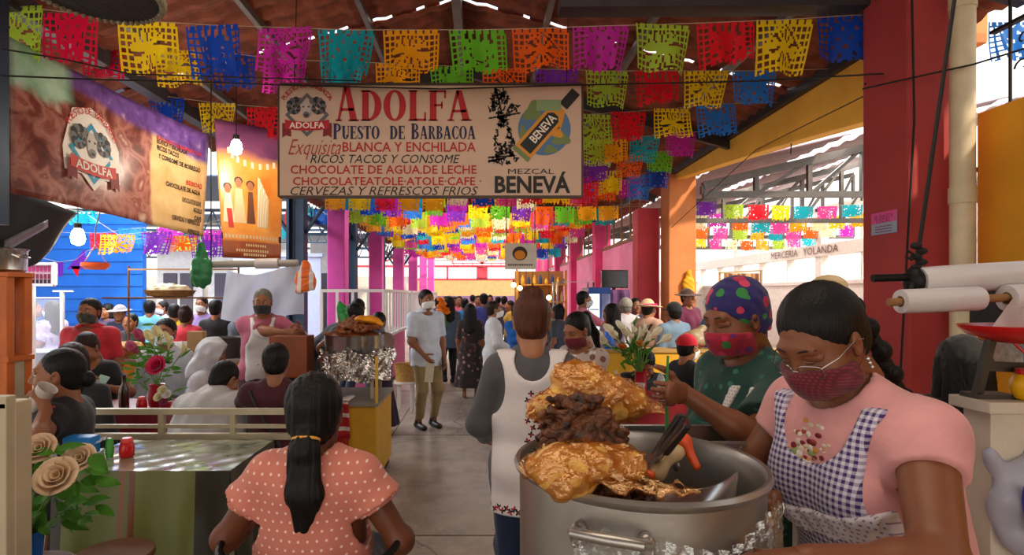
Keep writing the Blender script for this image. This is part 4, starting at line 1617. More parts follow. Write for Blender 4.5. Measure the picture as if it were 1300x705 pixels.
# a pale blue flag behind the iron grille
add_flag(FINE[3], P(1284, 28, 3.75), 'sky', 'pale blue cut-paper flag behind the iron window grille', G2, sc=.75, sz=1.1)
# ---------------------------------------------------------------- painted sign and printed banners
def raw_text(s, bold=0.0, shear=0.0):
    cu = bpy.data.curves.new('t', 'FONT')
    cu.body, cu.size, cu.offset, cu.shear, cu.resolution_u = s, 1.0, bold, shear, 2
    ob = bpy.data.objects.new('t', cu)
    COL.objects.link(ob)
    dg = bpy.context.evaluated_depsgraph_get()
    me = bpy.data.meshes.new_from_object(ob.evaluated_get(dg))
    vs = np.array([v.co[:2] for v in me.vertices]) if len(me.vertices) else np.zeros((0, 2))
    fs = [list(p.vertices) for p in me.polygons]
    bpy.data.meshes.remove(me)
    bpy.data.objects.remove(ob)
    bpy.data.curves.remove(cu)
    return vs, fs

def ring(cx, cy, rx, ry, ix, iy, a0, a1, n=20):
    out = []
    for k in range(n):
        t0, t1 = (math.radians(a0 + (a1 - a0) * q / n) for q in (k, k + 1))
        out.append([(cx + rx * math.cos(t0), cy + ry * math.sin(t0)), (cx + rx * math.cos(t1), cy + ry * math.sin(t1)),
                    (cx + ix * math.cos(t1), cy + iy * math.sin(t1)), (cx + ix * math.cos(t0), cy + iy * math.sin(t0))])
    return out

def serif_glyph(c):
    """heavy poster capitals with slab serifs, unit height; returns quads and the advance"""
    T, t, sf = .21, .07, .045
    R = lambda x0, y0, x1, y1: [(x0, y0), (x1, y0), (x1, y1), (x0, y1)]
    stem = lambda x: [R(x, 0, x + T, 1), R(x - sf, 0, x + T + sf, t * .7), R(x - sf, 1 - t * .7, x + T + sf, 1)]
    if c == 'A': return [[(.28, 1), (.46, 1), (.72, 0), (.49, 0)], [(.06, 0), (.14, 0), (.38, .95), (.28, 1)], R(.18, .28, .60, .36), R(0, 0, .22, t * .7), R(.43, 0, .78, t * .7)], .80
    if c == 'D': return stem(.06) + ring(.26, .5, .42, .5, .20, .43, -90, 90), .74
    if c == 'O': return ring(.36, .5, .36, .51, .15, .44, 0, 360, 32), .78
    if c == 'C': return ring(.36, .5, .36, .51, .15, .44, 48, 312, 28) + [R(.56, .62, .62, .94), R(.56, .06, .62, .38)], .70
    if c == 'L': return stem(.06) + [R(.2, 0, .58, t), R(.52, 0, .58, .28)], .64
    if c == 'F': return stem(.06) + [R(.2, 1 - t, .58, 1), R(.52, .74, .58, 1), R(.2, .48, .46, .55), R(.42, .40, .47, .63)], .62
    if c == 'E': return stem(.06) + [R(.2, 1 - t, .56, 1), R(.50, .76, .56, 1), R(.2, .48, .44, .55), R(.40, .40, .45, .63), R(.2, 0, .58, t), R(.52, 0, .58, .26)], .64
    if c == 'T': return [R(.22, 0, .22 + T, 1), R(.17, 0, .27 + T, t * .7), R(.0, 1 - t, .65, 1), R(0, .74, .055, 1), R(.595, .74, .65, 1)], .68
    if c == 'P': return stem(.06) + ring(.26, .73, .34, .27, .16, .20, -90, 90), .64
    if c == 'R': return stem(.06) + ring(.26, .74, .32, .26, .15, .19, -90, 90) + [[(.28, .50), (.44, .50), (.68, 0), (.48, 0)], R(.46, 0, .72, t * .7)], .74
    if c == 'B': return stem(.06) + ring(.26, .755, .30, .245, .14, .18, -90, 90) + ring(.26, .27, .36, .27, .17, .20, -90, 90), .68
    if c == 'U': return [R(.06, .3, .06 + T, 1), R(0, 1 - t * .7, .32, 1), R(.54, .3, .61, 1), R(.47, 1 - t * .7, .68, 1)] + ring(.335, .32, .275, .34, .065, .25, 180, 360), .72
    if c == 'S': return ring(.27, .75, .25, .26, .07, .19, 45, 225, 14) + ring(.27, .25, .27, .26, .08, .19, -135, 45, 14) + [[(.06, .62), (.24, .72), (.50, .36), (.33, .28)], R(.44, .70, .50, .96), R(.03, .04, .09, .32)], .58
    return [], .34

def serif_text(s):
    vs, fs, x = [], [], 0
    for c in s:
        q, adv = serif_glyph(c)
        for poly in q:
            fs.append(list(range(len(vs), len(vs) + len(poly))))
            vs += [(x + a, b) for a, b in poly]
        x += adv
    return np.array(vs), fs

def lay(mb, vf, box, S, mi=0):
    """fit flat lettering into a box (x0,x1,y0,y1) of a surface S(x,y)"""
    vs, fs = vf
    lo, hi = vs.min(0), vs.max(0)
    x0, x1, y0, y1 = box
    q = [mb.bm.verts.new(S(x0 + (x1 - x0) * (a - lo[0]) / (hi[0] - lo[0]), y0 + (y1 - y0) * (b - lo[1]) / (hi[1] - lo[1]))) for a, b in vs]
    for f in fs:
        try:
            mb.bm.faces.new([q[i] for i in f]).material_index = mi
        except ValueError:
            pass

def arc_text(mb, s, cx, cy, r, a0, a1, size, S, mi=0, bold=.0):
    n = len(s)
    for i, ch in enumerate(s):
        if ch == ' ': continue
        vs, fs = raw_text(ch, bold)
        a = math.radians(a0 + (a1 - a0) * (i + .5) / n)
        w = (vs[:, 0].max() + vs[:, 0].min()) / 2
        ux, uy = (math.sin(a), -math.cos(a)), (math.cos(a), math.sin(a))
        q = []
        for x, y in (vs - np.array([w, 0])) * size:
            q.append(mb.bm.verts.new(S(cx + r * uy[0] + x * ux[0] + y * uy[0], cy + r * uy[1] + x * ux[1] + y * uy[1])))
        for f in fs:
            try: mb.bm.faces.new([q[k] for k in f]).material_index = mi
            except ValueError: pass

def shp(mb, pts, S, mi=0):
    mb.bm.faces.new([mb.bm.verts.new(S(x, y)) for x, y in pts]).material_index = mi

def disc(cx, cy, rx, ry=None, n=20, rot=0, wob=0):
    ry = ry or rx
    out = []
    for k in range(n):
        t = 2 * PI * k / n
        q = 1 + wob * math.sin(3 * t + 1)
        x, y = rx * q * math.cos(t), ry * q * math.sin(t)
        out.append((cx + x * math.cos(rot) - y * math.sin(rot), cy + x * math.sin(rot) + y * math.cos(rot)))
    return out

def emblem(parent, name, cx, cy, r, Sf, mats, white_back=False):
    """diamond with a ram's head over a ribbon with lettering, and an arch of words"""
    mb = MB()
    L = lambda z: (lambda x, y: Sf(x, y, z))
    if white_back:
        shp(mb, [(cx - 1.25 * r, cy - .05 * r), (cx - 1.2 * r, cy - .75 * r), (cx - .5 * r, cy - .75 * r), (cx, cy - 1.2 * r), (cx + .5 * r, cy - .75 * r), (cx + 1.2 * r, cy - .75 * r), (cx + 1.25 * r, cy + .4 * r), (cx + .8 * r, cy + 1.25 * r), (cx, cy + 1.5 * r), (cx - .8 * r, cy + 1.25 * r)], L(.001), 4)
    for a, b, mi, z in ((1.0, .90, 0, .0015),):
        for k in range(4):
            d = [(0, 1), (1, 0), (0, -1), (-1, 0)]
            p, q = d[k], d[(k + 1) % 4]
            shp(mb, [(cx + a * r * p[0], cy + a * r * p[1]), (cx + a * r * q[0], cy + a * r * q[1]), (cx + (b - .1) * r * q[0], cy + (b - .1) * r * q[1]), (cx + (b - .1) * r * p[0], cy + (b - .1) * r * p[1])], L(z), mi)
    # ram: two curled horns, face, muzzle
    for s in (-1, 1):
        hx = cx - .04 * r + s * .50 * r
        for k in range(16):
            t = 2.2 - k * .52
            rad = (.36 - .019 * k) * r
            shp(mb, disc(hx + s * rad * math.cos(t), cy + .34 * r + rad * math.sin(t), (.155 - .006 * k) * r, n=10), L(.002 + .00008 * k), 2 if k % 2 else 1)
    shp(mb, disc(cx - .04 * r, cy + .28 * r, .22 * r, .40 * r, 16, .05), L(.0036), 5)
    shp(mb, disc(cx - .03 * r, cy - .0 * r, .15 * r, .15 * r, 14), L(.0038), 1)
    for s in (-1, 1):
        shp(mb, disc(cx - .04 * r + s * .12 * r, cy + .36 * r, .05 * r, .04 * r, 8), L(.0040), 2)
    shp(mb, disc(cx - .02 * r, cy - .03 * r, .09 * r, .05 * r, 8), L(.0040), 2)
    # ribbon
    yb = cy - .42 * r
    up = [(cx + r * x, yb + .20 * r - .10 * r * (1 - x * x)) for x in [k / 6 - 1 for k in range(13)]]
    dn = [(cx + r * x, yb - .20 * r - .10 * r * (1 - x * x)) for x in [1 - k / 6 for k in range(13)]]
    for s in (-1, 1):
        shp(mb, [(cx + s * .75 * r, yb - .02 * r), (cx + s * 1.12 * r, yb + .05 * r), (cx + s * 1.12 * r, yb - .62 * r), (cx + s * .95 * r, yb - .50 * r), (cx + s * .72 * r, yb - .58 * r)], L(.0041), 6)
    shp(mb, up + dn, L(.0046), 3)
    lay(mb, raw_text('ADOLFA', .02), (cx - .80 * r, cx + .80 * r, yb - .20 * r, yb + .08 * r), L(.0054), 4)
    arc_text(mb, 'PUESTO DE BARBACOA', cx, cy + .12 * r, 1.12 * r, 152, 28, .30 * r, L(.005), 3, .01)
    return mb.build(name, mats, parent, norm=False)

pm = lambda n, c, r=.6: mat('paint_' + n, c, r)
p_red, p_navy, p_black, p_white = pm('red', '#b01822'), pm('navy', '#262447'), pm('ink', '#1c1a1c'), pm('white', '#e8dccd')
p_grey, p_pale, p_dkred = pm('grey', '#5d5a5c'), pm('pale', '#b5aaa0'), pm('darkred', '#7c1018')

# ---- the big painted board
YS = 4.70
def SB(x, y, lift=.003):
    p = P(x, y, YS)
    return (p[0], YS - lift, p[2])
sx0, sx1 = P(355, 107, YS), P(738, 250, YS)
sign = empty('painted_sign', ((sx0[0] + sx1[0]) / 2, YS, sx1[2]), 0, 'large hand painted cream food stall sign with red and black lettering hung across the aisle', 'sign')
def localize(o, root):
    o.matrix_parent_inverse = Matrix.Translation(-root.location)
    return o
mb = MB(); mb.box((sx0[0], YS, sx1[2]), (sx1[0], YS + .018, sx0[2]))
localize(mb.build('board', mat('board_cream', '#cbab95', .55, noise=.05, nscale=2.5), sign), sign)
mb = MB()
for a, b in (((sx0[0], sx0[2]), (sx1[0], sx0[2])), ((sx0[0], sx1[2]), (sx1[0], sx1[2])), ((sx0[0], sx0[2]), (sx0[0], sx1[2])), ((sx1[0], sx0[2]), (sx1[0], sx1[2]))):
    beam(mb, (a[0], YS + .012, a[1]), (b[0], YS + .012, b[1]), .034, .022)
localize(mb.build('frame', mat('frame_dark', '#4b3a30', .6), sign), sign)
S3 = lambda x, y: SB(x, y, .004)
flipbox = lambda x0, x1, yt, yb: (x0, x1, yb, yt)
mb = MB()
lay(mb, serif_text('A'), flipbox(426, 456, 108, 154), S3)
lay(mb, serif_text('DOLFA'), flipbox(458, 599, 114.5, 154), S3)
lay(mb, raw_text('BLANCA Y ENCHILADA', .012), flipbox(435, 604, 180.5, 193), S3)
lay(mb, raw_text('CHOCOLATE DE AGUA.DE LECHE', .012), flipbox(369, 605, 210, 221), S3)
lay(mb, raw_text('CHOCOLATEATOLE·ATOLE·CAFE ·', .012), flipbox(372, 611, 225, 235.5), S3)
localize(mb.build('red_lettering', p_red, sign, norm=False), sign)
mb = MB()
lay(mb, raw_text('Exquisita', -.006, .45), flipbox(366, 433, 177, 203), S3)
localize(mb.build('script_lettering', pm('script', '#a8392f'), sign, norm=False), sign)
mb = MB()
lay(mb, serif_text('P'), flipbox(423, 433, 157, 177), S3)
lay(mb, serif_text('UESTO'), flipbox(434, 482, 160, 177), S3)
lay(mb, serif_text('DE'), flipbox(495, 514, 160, 177), S3)
lay(mb, serif_text('B'), flipbox(522, 532, 157, 177), S3)
lay(mb, serif_text('ARBACOA'), flipbox(533, 604, 160, 177), S3)
localize(mb.build('navy_lettering', p_navy, sign, norm=False), sign)
mb = MB()
lay(mb, raw_text('RICOS TACOS Y CONSOME', 0, .28), flipbox(394, 584, 196.5, 207.5), S3)
lay(mb, raw_text('CERVEZAS Y REFRESCOS FRIOS', 0, .28), flipbox(369, 607, 237, 248), S3)
lay(mb, raw_text('MEZCAL', 0), flipbox(645, 703, 214.5, 221), S3)
lay(mb, raw_text('BENEVÁ', .03), flipbox(628, 724, 218, 245.5), S3)
localize(mb.build('black_lettering', p_black, sign, norm=False), sign)
Sz = lambda x, y, z: SB(x, 2 * 146 - y, .003 + z)
localize(emblem(sign, 'emblem', 390, 146, 28, Sz, [p_grey, p_grey, p_black, p_red, p_white, p_pale, p_dkred]), sign)
# ink drawing of a standing figure with a tall headdress, in brush dabs
mb = MB()
r2 = random.Random(3)
def dab(x, y, a, b, rot): shp(mb, [(x + a * math.cos(t) * math.cos(rot) - b * math.sin(t) * math.sin(rot), y + a * math.cos(t) * math.sin(rot) + b * math.sin(t) * math.cos(rot)) for t in [2 * PI * k / 8 for k in range(8)]], S3)
for k in range(330):
    t = r2.random()
    yy = 114 + 94 * t
    half = 7 + 5 * math.sin(t * 9) + (8 if .2 < t < .3 else 0) + (7 if .45 < t < .75 else 0) + (10 if t > .92 else 0)
    xx = 639 + (r2.random() * 2 - 1) * half - (4 if t < .2 else 0)
    if .50 < t < .72 and abs(xx - 638) < 6: continue
    dab(xx, yy, r2.uniform(1.4, 4.0), r2.uniform(.5, 1.5), r2.uniform(0, 3.1))
for (a, b, c_, d_) in ((623, 150, 658, 144), (622, 200, 652, 198), (622, 205, 640, 201), (630, 114, 636, 140)):
    for k in range(8):
        t = k / 7
        dab(a + (c_ - a) * t, b + (d_ - b) * t, 3.2, 1.3, math.atan2(d_ - b, c_ - a))
localize(mb.build('ink_drawing', p_black, sign, norm=False), sign)
mb = MB()
L2 = lambda z: (lambda x, y: SB(x, y, .003 + z))
shp(mb, disc(691, 164, 33.5, 33.5, 32), L2(.001), 0)
for a in ((676, 142, 10, 13, .4), (712, 176, 11, 9, .2), (699, 190, 8, 5, .1), (664, 168, 5, 8, 0)):
    shp(mb, disc(a[0], a[1], a[2], a[3], 14, a[4], .25), L2(.0016), 1)
for a in ((706, 168, 9, 7, .5), (704, 155, 9, 12, .1)):
    shp(mb, disc(a[0], a[1], a[2], a[3], 14, a[4], .2), L2(.0018), 2)
ax, nx_ = (0.66, -.75), (.75, .66)
def bq(u, w): return (693 + ax[0] * u + nx_[0] * w, 160 + ax[1] * u + nx_[1] * w)
shp(mb, [bq(-50, -13), bq(-50, 13), bq(18, 13), bq(30, 6), bq(30, -6), bq(18, -13)], L2(.0024), 2)
shp(mb, [bq(-50, -13), bq(-50, 13), bq(-44, 13), bq(-44, -13)], L2(.0028), 1)
shp(mb, [bq(-40, -9), bq(-40, 9), bq(14, 9), bq(19, 4), bq(19, -4), bq(14, -9)], L2(.003), 3)
shp(mb, [bq(33, -6.5), bq(33, 6.5), bq(58, 6.5), bq(58, -6.5)], L2(.003), 3)
shp(mb, [(681, 127), (712, 127), (712, 141), (681, 141)], L2(.0034), 4)
vs_, fs_ = raw_text('BENEVA', .02)
lo_, hi_ = vs_.min(0), vs_.max(0)
q_ = [mb.bm.verts.new(L2(.004)(*bq(-26 + 42 * (a - lo_[0]) / (hi_[0] - lo_[0]), 5 - 11 * (b - lo_[1]) / (hi_[1] - lo_[1])))) for a, b in vs_]
for f in fs_: mb.bm.faces.new([q_[i] for i in f]).material_index = 5
localize(mb.build('bottle_picture', [pm('globe', '#4f7196'), pm('land', '#6d7f4a'), pm('amber', '#cf8a2a'), p_black, pm('sage', '#7f9a6d'), p_white], sign, norm=False), sign)
mb = MB()
for x in (sx0[0] + .12, sx1[0] - .12):
    mb.tube([(x, YS + .01, sx0[2]), (x + .02, YS + .01, roof_z(x) - .02)], .004, 5)
localize(mb.build('hanging_wire', m_cord, sign), sign)
# the wires across the front of the sign
cord('cable', [tuple(P(2, 96, 3.7)), tuple(P(120, 101, 3.9)), tuple(P(250, 104, 4.4)), tuple(P(357, 108, 4.64)), tuple(P(560, 113, 4.64)), tuple(P(738, 108, 4.64)), tuple(P(960, 103, 4.3)), (2.69, 3.8, 3.12)], 'long black cable sagging along the top of the painted sign', .006, m_cord, 'cable')

# ---- the two printed banners on the left
def bilinear(c, wav):
    TL, TR, BL, BR = c
    n = unit(np.cross(TR - TL, TL - BL))
    if n[1] > 0: n = -n
    def S(u, v, lift=0.0):
        p = (TL * (1 - u) + TR * u) * v + (BL * (1 - u) + BR * u) * (1 - v)
        return tuple(p + n * (lift + wav(u, v)))
    return S
def px_to_uv(S):
    g = [(u / 120, v / 80) for u in range(121) for v in range(81)]
    A = np.array([S(u, v) for u, v in g])
    px = VX + FPX * A[:, 0] / A[:, 1]
    py = VY - FPX * (A[:, 2] - CAMZ) / A[:, 1]
    G = np.array(g)
    def f(x, y):
        i = np.argmin((px - x) ** 2 + (py - y) ** 2)
        return G[i]
    return f

def banner_mat(kind):
    m = bpy.data.materials.new('print_' + kind)
    m.use_nodes = True
    N, L = m.node_tree.nodes, m.node_tree.links
    b = N['Principled BSDF']
    b.inputs['Roughness'].default_value = .32
    at = N.new('ShaderNodeAttribute'); at.attribute_name = 'uv_print'
    sp = N.new('ShaderNodeSeparateXYZ'); L.new(at.outputs['Vector'], sp.inputs[0])
    def noise(sc, det=5, dist=0.0):
        n = N.new('ShaderNodeTexNoise'); n.inputs['Scale'].default_value = sc; n.inputs['Detail'].default_value = det; n.inputs['Distortion'].default_value = dist
        L.new(at.outputs['Vector'], n.inputs['Vector']); return n.outputs['Fac']
    def ramp(f, els):
        r = N.new('ShaderNodeValToRGB')
        while len(r.color_ramp.elements) < len(els): r.color_ramp.elements.new(.5)
        for e, (p, c) in zip(r.color_ramp.elements, els):
            e.position, e.color = p, (*srgb(c), 1)
        L.new(f, r.inputs['Fac']); return r.outputs['Color']
    def mixc(f, a, c):
        x = N.new('ShaderNodeMix'); x.data_type = 'RGBA'; L.new(f, x.inputs[0]); L.new(a, x.inputs[6]); L.new(c, x.inputs[7]); return x.outputs[2]
    def step(s, e, w=.02, nz=None, amp=.1):
        if nz is not None:
            q = N.new('ShaderNodeMath'); q.operation = 'MULTIPLY_ADD'; L.new(nz, q.inputs[0]); q.inputs[1].default_value = amp; L.new(s, q.inputs[2]); s = q.outputs[0]
        r = N.new('ShaderNodeMapRange'); r.inputs['From Min'].default_value = e - w; r.inputs['From Max'].default_value = e + w; L.new(s, r.inputs['Value']); return r.outputs[0]
    if kind == 'meat':
        meat = ramp(noise(4.5, 7, .5), [(.28, '#3a1812'), (.42, '#7c3a30'), (.52, '#b5786a'), (.60, '#8a4438'), (.72, '#dcbba4')])
        tan = ramp(noise(6, 5), [(.3, '#c99d62'), (.7, '#dfbd86')])
        c = mixc(step(sp.outputs['X'], 1.42, .015, noise(4), .12), meat, tan)
        pur = ramp(noise(9, 4, .4), [(.3, '#4a2a66'), (.62, '#7a55a0'), (.8, '#d8b8c8')])
        gre = ramp(noise(4, 4), [(.35, '#7fae8a'), (.65, '#b9d8c0')])
        sm = N.new('ShaderNodeMath'); sm.operation = 'MULTIPLY_ADD'; L.new(sp.outputs['X'], sm.inputs[0]); sm.inputs[1].default_value = .10; L.new(sp.outputs['Y'], sm.inputs[2])
        c = mixc(step(sm.outputs[0], .97, .03, noise(3), .1), c, pur)
        cut = N.new('ShaderNodeMath'); cut.operation = 'MULTIPLY'; L.new(step(sp.outputs['Y'], .80, .03, noise(5), .2), cut.inputs[0])
        inv = N.new('ShaderNodeMath'); inv.operation = 'SUBTRACT'; inv.inputs[0].default_value = 1; L.new(step(sp.outputs['X'], .50, .05), inv.inputs[1]); L.new(inv.outputs[0], cut.inputs[1])
        c = mixc(cut.outputs[0], c, gre)
    else:
        sky = ramp(noise(3, 4), [(.3, '#d0691c'), (.6, '#f0a54a'), (.75, '#f7cd8c')])
        low = ramp(noise(8, 4), [(.3, '#8a3f1c'), (.7, '#a8562a')])
        inv = N.new('ShaderNodeMath'); inv.operation = 'SUBTRACT'; inv.inputs[0].default_value = 1; L.new(step(sp.outputs['Y'], .13, .01), inv.inputs[1])
        c = mixc(inv.outputs[0], sky, low)
        pur = ramp(noise(5, 4), [(.3, '#5a2d5c'), (.7, '#8d4a6a')])
        c = mixc(step(sp.outputs['Y'], .86, .04, noise(3), .2), c, pur)
    L.new(c, b.inputs['Base Color'])
    return m

def banner(name, S, aspect, m, label, thick=.003):
    mb = MB()
    nu, nv = 36, 20
    mb.sheet(lambda u, v: S(u, v), nu, nv)
    root_p = S(.5, 0)
    root = empty(name, root_p, 0, label, 'banner')
    me = bpy.data.meshes.new('vinyl_sheet')
    mb.bm.to_mesh(me); mb.bm.free()
    o = link_mesh('vinyl_sheet', me, m, root)
    localize(o, root)
    a = me.attributes.new('uv_print', 'FLOAT_VECTOR', 'POINT')
    vals = []
    for i in range(nu + 1):
        for j in range(nv + 1):
            vals += [i / nu * aspect, j / nv, 0]
    a.data.foreach_set('vector', vals)
    md = o.modifiers.new('thickness', 'SOLIDIFY'); md.thickness = thick; md.offset = 0
    return root

B1 = bilinear((P(6, 46, 4.0), P(263, 172, 5.9), P(11, 245, 4.0), P(262, 301, 5.9)), lambda u, v: .035 * math.sin(u * 5 + v * 2) * (1 - .3 * v) + .004 * math.sin(u * 17 - v * 4))
b1 = banner('food_banner', B1, 2.1, banner_mat('meat'), 'big printed banner with meat picture and ram emblem hung at upper left')
f1 = px_to_uv(B1)
e0 = f1(115, 196)
ua = 1 / 2.1
Se = lambda x, y, z: B1(e0[0] + x * ua, e0[1] + y, .008 + 3.5 * z)
p_teal = pm('teal', '#2a93b4'); p_wht = pm('plainwhite', '#ece5da'); p_rib = pm('ribbon', '#c5352c')
localize(emblem(b1, 'emblem', 0, 0, .23, Se, [p_teal, pm('ramgrey', '#6d6a6c'), p_black, p_rib, p_wht, pm('ramlight', '#b9b2ab'), p_dkred], True), b1)
mb = MB()
rows = [('EXQUISITA BARBACOA', 186, 200, 256, 1), ('BLANCA Y ENCHILADA', 188, 198, 238, 0), ('RICOS TACOS', 195, 199, 227, 0), ('Y CONSOME DE BORREGO', 207, 201, 254, 0),
        ('BEBIDAS', 230, 236, 255, 1), ('CHOCOLATE DE AGUA', 238, 211, 254, 0), ('CHOCOLATE DE LECHE', 252, 230, 254, 0), ('ATOLE', 262, 244, 255, 0), ('CAFE', 272, 246, 255, 0), ('CERVEZAS Y REFRESCOS', 278, 218, 253, 0), ('REFRESCOS', 290, 238, 253, 0)]
for s, y, xa, xb, mi in rows:
    u0, v0 = f1(xa, y + (xa - 225) * .22)
    u1, v1 = f1(xb, y + (xb - 225) * .22)
    vv = (v0 + v1) / 2
    lay(mb, raw_text(s, .02), (u0, u1, vv - .022, vv + .022), lambda x, y: B1(x, y, .008), mi)
localize(mb.build('printed_lettering', [p_black, p_rib], b1, norm=False), b1)

B2 = bilinear((P(272, 150, 5.75), P(360, 168, 6.1), P(283, 327, 5.75), P(357, 331, 6.1)), lambda u, v: .03 * math.sin(u * 4) * (1 - v))
b2 = banner('poster_banner', B2, .55, banner_mat('dusk'), 'orange printed poster banner with small figures hanging left of the painted sign')
mb = MB()
L3 = lambda z: (lambda x, y: B2(x, y, z))
for (x, w, h, c) in ((.13, .09, .30, 1), (.30, .10, .36, 2), (.48, .07, .34, 3)):
    shp(mb, [(x - w, .26), (x + w, .26), (x + w * .5, .26 + h * .7), (x - w * .5, .26 + h * .7)], L3(.004), c)
    shp(mb, disc(x, .26 + h * .82, .05, .035, 12), L3(.005), 4)
    shp(mb, disc(x, .26 + h * .86, .065, .03, 12), L3(.0045), 5)
shp(mb, [(.12, .22), (.20, .22), (.18, .36), (.10, .36)], L3(.006), 6)
for k in range(8):
    shp(mb, [(.58 + .02 * k, .24), (.62 + .02 * k, .24), (.64 + .02 * k, .60 - .02 * k), (.60 + .02 * k, .62 - .02 * k)], L3(.004 + .0002 * k), 2 if k % 2 else 1)
shp(mb, [(0, .135), (1, .135), (1, .185), (0, .185)], L3(.004), 0)
rp_ = random.Random(5)
for k in range(16):
    x = .05 + k * .056
    shp(mb, [(x, .147), (x + .036, .147), (x + .036, .173), (x, .173)], L3(.005), 2)
for y_, x_a, n_ in ((.09, .38, 9), (.05, .22, 14), (.02, .34, 10)):
    for k in range(n_):
        x = x_a + k * .04
        shp(mb, [(x, y_), (x + .025, y_), (x + .025, y_ + .018), (x, y_ + .018)], L3(.005), 2)
for k in range(10):                                  # row of tooth-like white shapes under the dark arch
    a = PI + PI * (k + 1) / 11
    x, y = .58 + .42 * math.cos(a), .84 + .12 * math.sin(a)
    shp(mb, [(x - .02, y), (x + .02, y), (x + .02, y - .045), (x - .02, y - .045)], L3(.005), 1)
localize(mb.build('printed_picture', [pm('band', '#2f1b14'), pm('bone', '#e5d3b4'), pm('sand', '#d6b98c'), pm('brownp', '#6a3a22'), pm('skinp', '#9a5e3c'), p_black, p_rib], b2, norm=False), b2)

# ---- small hanging board down the aisle, stall sign with a white frame, paper notice on the red pillar
def flat_board(name, x0, x1, y0, y1, Y, mface, label, cat, frame=None, th=.02):
    a, b = P(x0, y0, Y), P(x1, y1, Y)
    root = empty(name, ((a[0] + b[0]) / 2, Y, b[2]), 0, label, cat)
    mb = MB(); mb.box((a[0], Y, b[2]), (b[0], Y + th, a[2]))
    localize(mb.build('board', mface, root), root)
    if frame:
        mb = MB()
        for p, q in (((a[0], a[2]), (b[0], a[2])), ((a[0], b[2]), (b[0], b[2])), ((a[0], a[2]), (a[0], b[2])), ((b[0], a[2]), (b[0], b[2]))):
            beam(mb, (p[0], Y, p[1]), (q[0], Y, q[1]), .05, .03)
        localize(mb.build('frame', frame, root), root)
    return root, (lambda x, y, l=.004: (P(x, y, Y)[0], Y - l, P(x, y, Y)[2]))
hb, Sh = flat_board('hanging_board', 641, 681, 309, 342, 10.0, mat('board_white', '#d9cfbf', .6, noise=.05), 'small white hanging board with an orange round picture far down the aisle', 'sign')
mb = MB()
shp(mb, disc(660, 322, 9.5, 9, 18), lambda x, y: Sh(x, y, .004), 0)
shp(mb, disc(660, 324, 7, 6, 16), lambda x, y: Sh(x, y, .006), 1)
for k in range(11):
    shp(mb, [(645 + k * 2.9, 335.5), (647 + k * 2.9, 335.5), (647 + k * 2.9, 337.5), (645 + k * 2.9, 337.5)], lambda x, y: Sh(x, y, .004), 0)
localize(mb.build('printed_picture', [pm('blackish', '#3a2e2a'), pm('orangep', '#e08a1c')], hb, norm=False), hb)
mb = MB()
for x in (643, 679):
    p = Sh(x, 309)
    mb.tube([(p[0], 10.0, p[2]), (p[0], 10.0, roof_z(p[0]))], .008, 5)
localize(mb.build('hanging_wire', m_cord, hb), hb)

fs, Sf_ = flat_board('framed_stall_sign', 28, 69, 335, 362, 6.5, mat('board_pinkish', '#c8a2b8', .5), 'pink lettered stall sign in a white frame on a post', 'sign', mat('white_frame', '#dfe2ea', .5))
mb = MB()
for k, (y0, y1, mi) in enumerate(((338, 345, 0), (348, 354, 1), (355, 360, 2))):
    for q in range(7):
        shp(mb, [(31 + q * 5, y0), (34.5 + q * 5, y0), (34.5 + q * 5, y1), (31 + q * 5, y1)], lambda x, y: Sf_(x, y, .006), mi)
localize(mb.build('printed_lettering', [pm('hotpink', '#b2286e'), pm('wine', '#7c2440'), p_black], fs, norm=False), fs)
mb = MB(); p = P(38, 362, 6.53); mb.box((p[0] - .03, 6.52, 0), (p[0] + .03, 6.58, p[2]))
localize(mb.build('post', mat('white_frame', '#dfe2ea'), fs), fs)

pn = MB()
yn = 3.83
zc_, hw_ = 1.64 + (374 - 283) * yn / FPX, .075
root = empty('paper_notice', (2.715, yn, zc_ - hw_), 0, 'pink and grey printed paper notice taped to the dark red pillar', 'notice')
mb = MB(); mb.box((2.712, yn - .12, zc_ - hw_), (2.716, yn + .12, zc_ + hw_))
localize(mb.build('sheet', mat('paper_grey', '#93a0b2', .6), root), root)
mb = MB()
mb.box((2.7105, yn - .12, zc_), (2.7118, yn + .12, zc_ + hw_))
localize(mb.build('pink_print', mat('print_pink', '#d8498e', .6), root), root)
mb = MB()
SN = lambda x, y: (2.7095, yn + x, zc_ + y)
for k, (s, y, w) in enumerate((('SE RENTA', .040, .09), ('LOCAL', .012, .07))):
    lay(mb, raw_text(s, .01), (w, -w, y - .012, y + .016), SN)
for k in range(3):
    shp(mb, [(.08, -.02 - k * .018), (-.08, -.02 - k * .018), (-.08, -.026 - k * .018), (.08, -.026 - k * .018)], SN)
localize(mb.build('printed_lettering', pm('plum', '#7a2a5c'), root, norm=False), root)
# ---------------------------------------------------------------- food stalls, tables and their things
m_alu = mat('aluminium', '#aba59d', .34, .85, noise=.12, nscale=5, bump=.08, bscale=25)
m_steel = mat('stainless', '#b9b7b4', .22, .95, noise=.08)
m_foil = mat('foil', '#cfcac4', .16, 1.0, bump=.9, bscale=22)
m_iron = mat('black_iron', '#191614', .5, .6)
m_cream = mat('cream_metal', '#b7a98c', .5, .1, noise=.10, bump=.05)
m_wood = mat('wood_brown', '#5e371b', .6, noise=.25, nscale=5, stretch=(1, 1, 6))
m_wood2 = mat('wood_orange', '#c5641c', .5, noise=.18, nscale=5, stretch=(5, 1, 1))
m_white_w = mat('wood_white', '#c9bfae', .7, noise=.12, nscale=6, bump=.15)
m_yelc = mat('counter_yellow', '#d6a024', .5, noise=.08)
m_clear = film_mat('clear_plastic', '#eef0ee', .25, .08, .06)
m_glass = mat('clear_glass', '#e6f0ee', .05, alpha=.30, spec=.8)
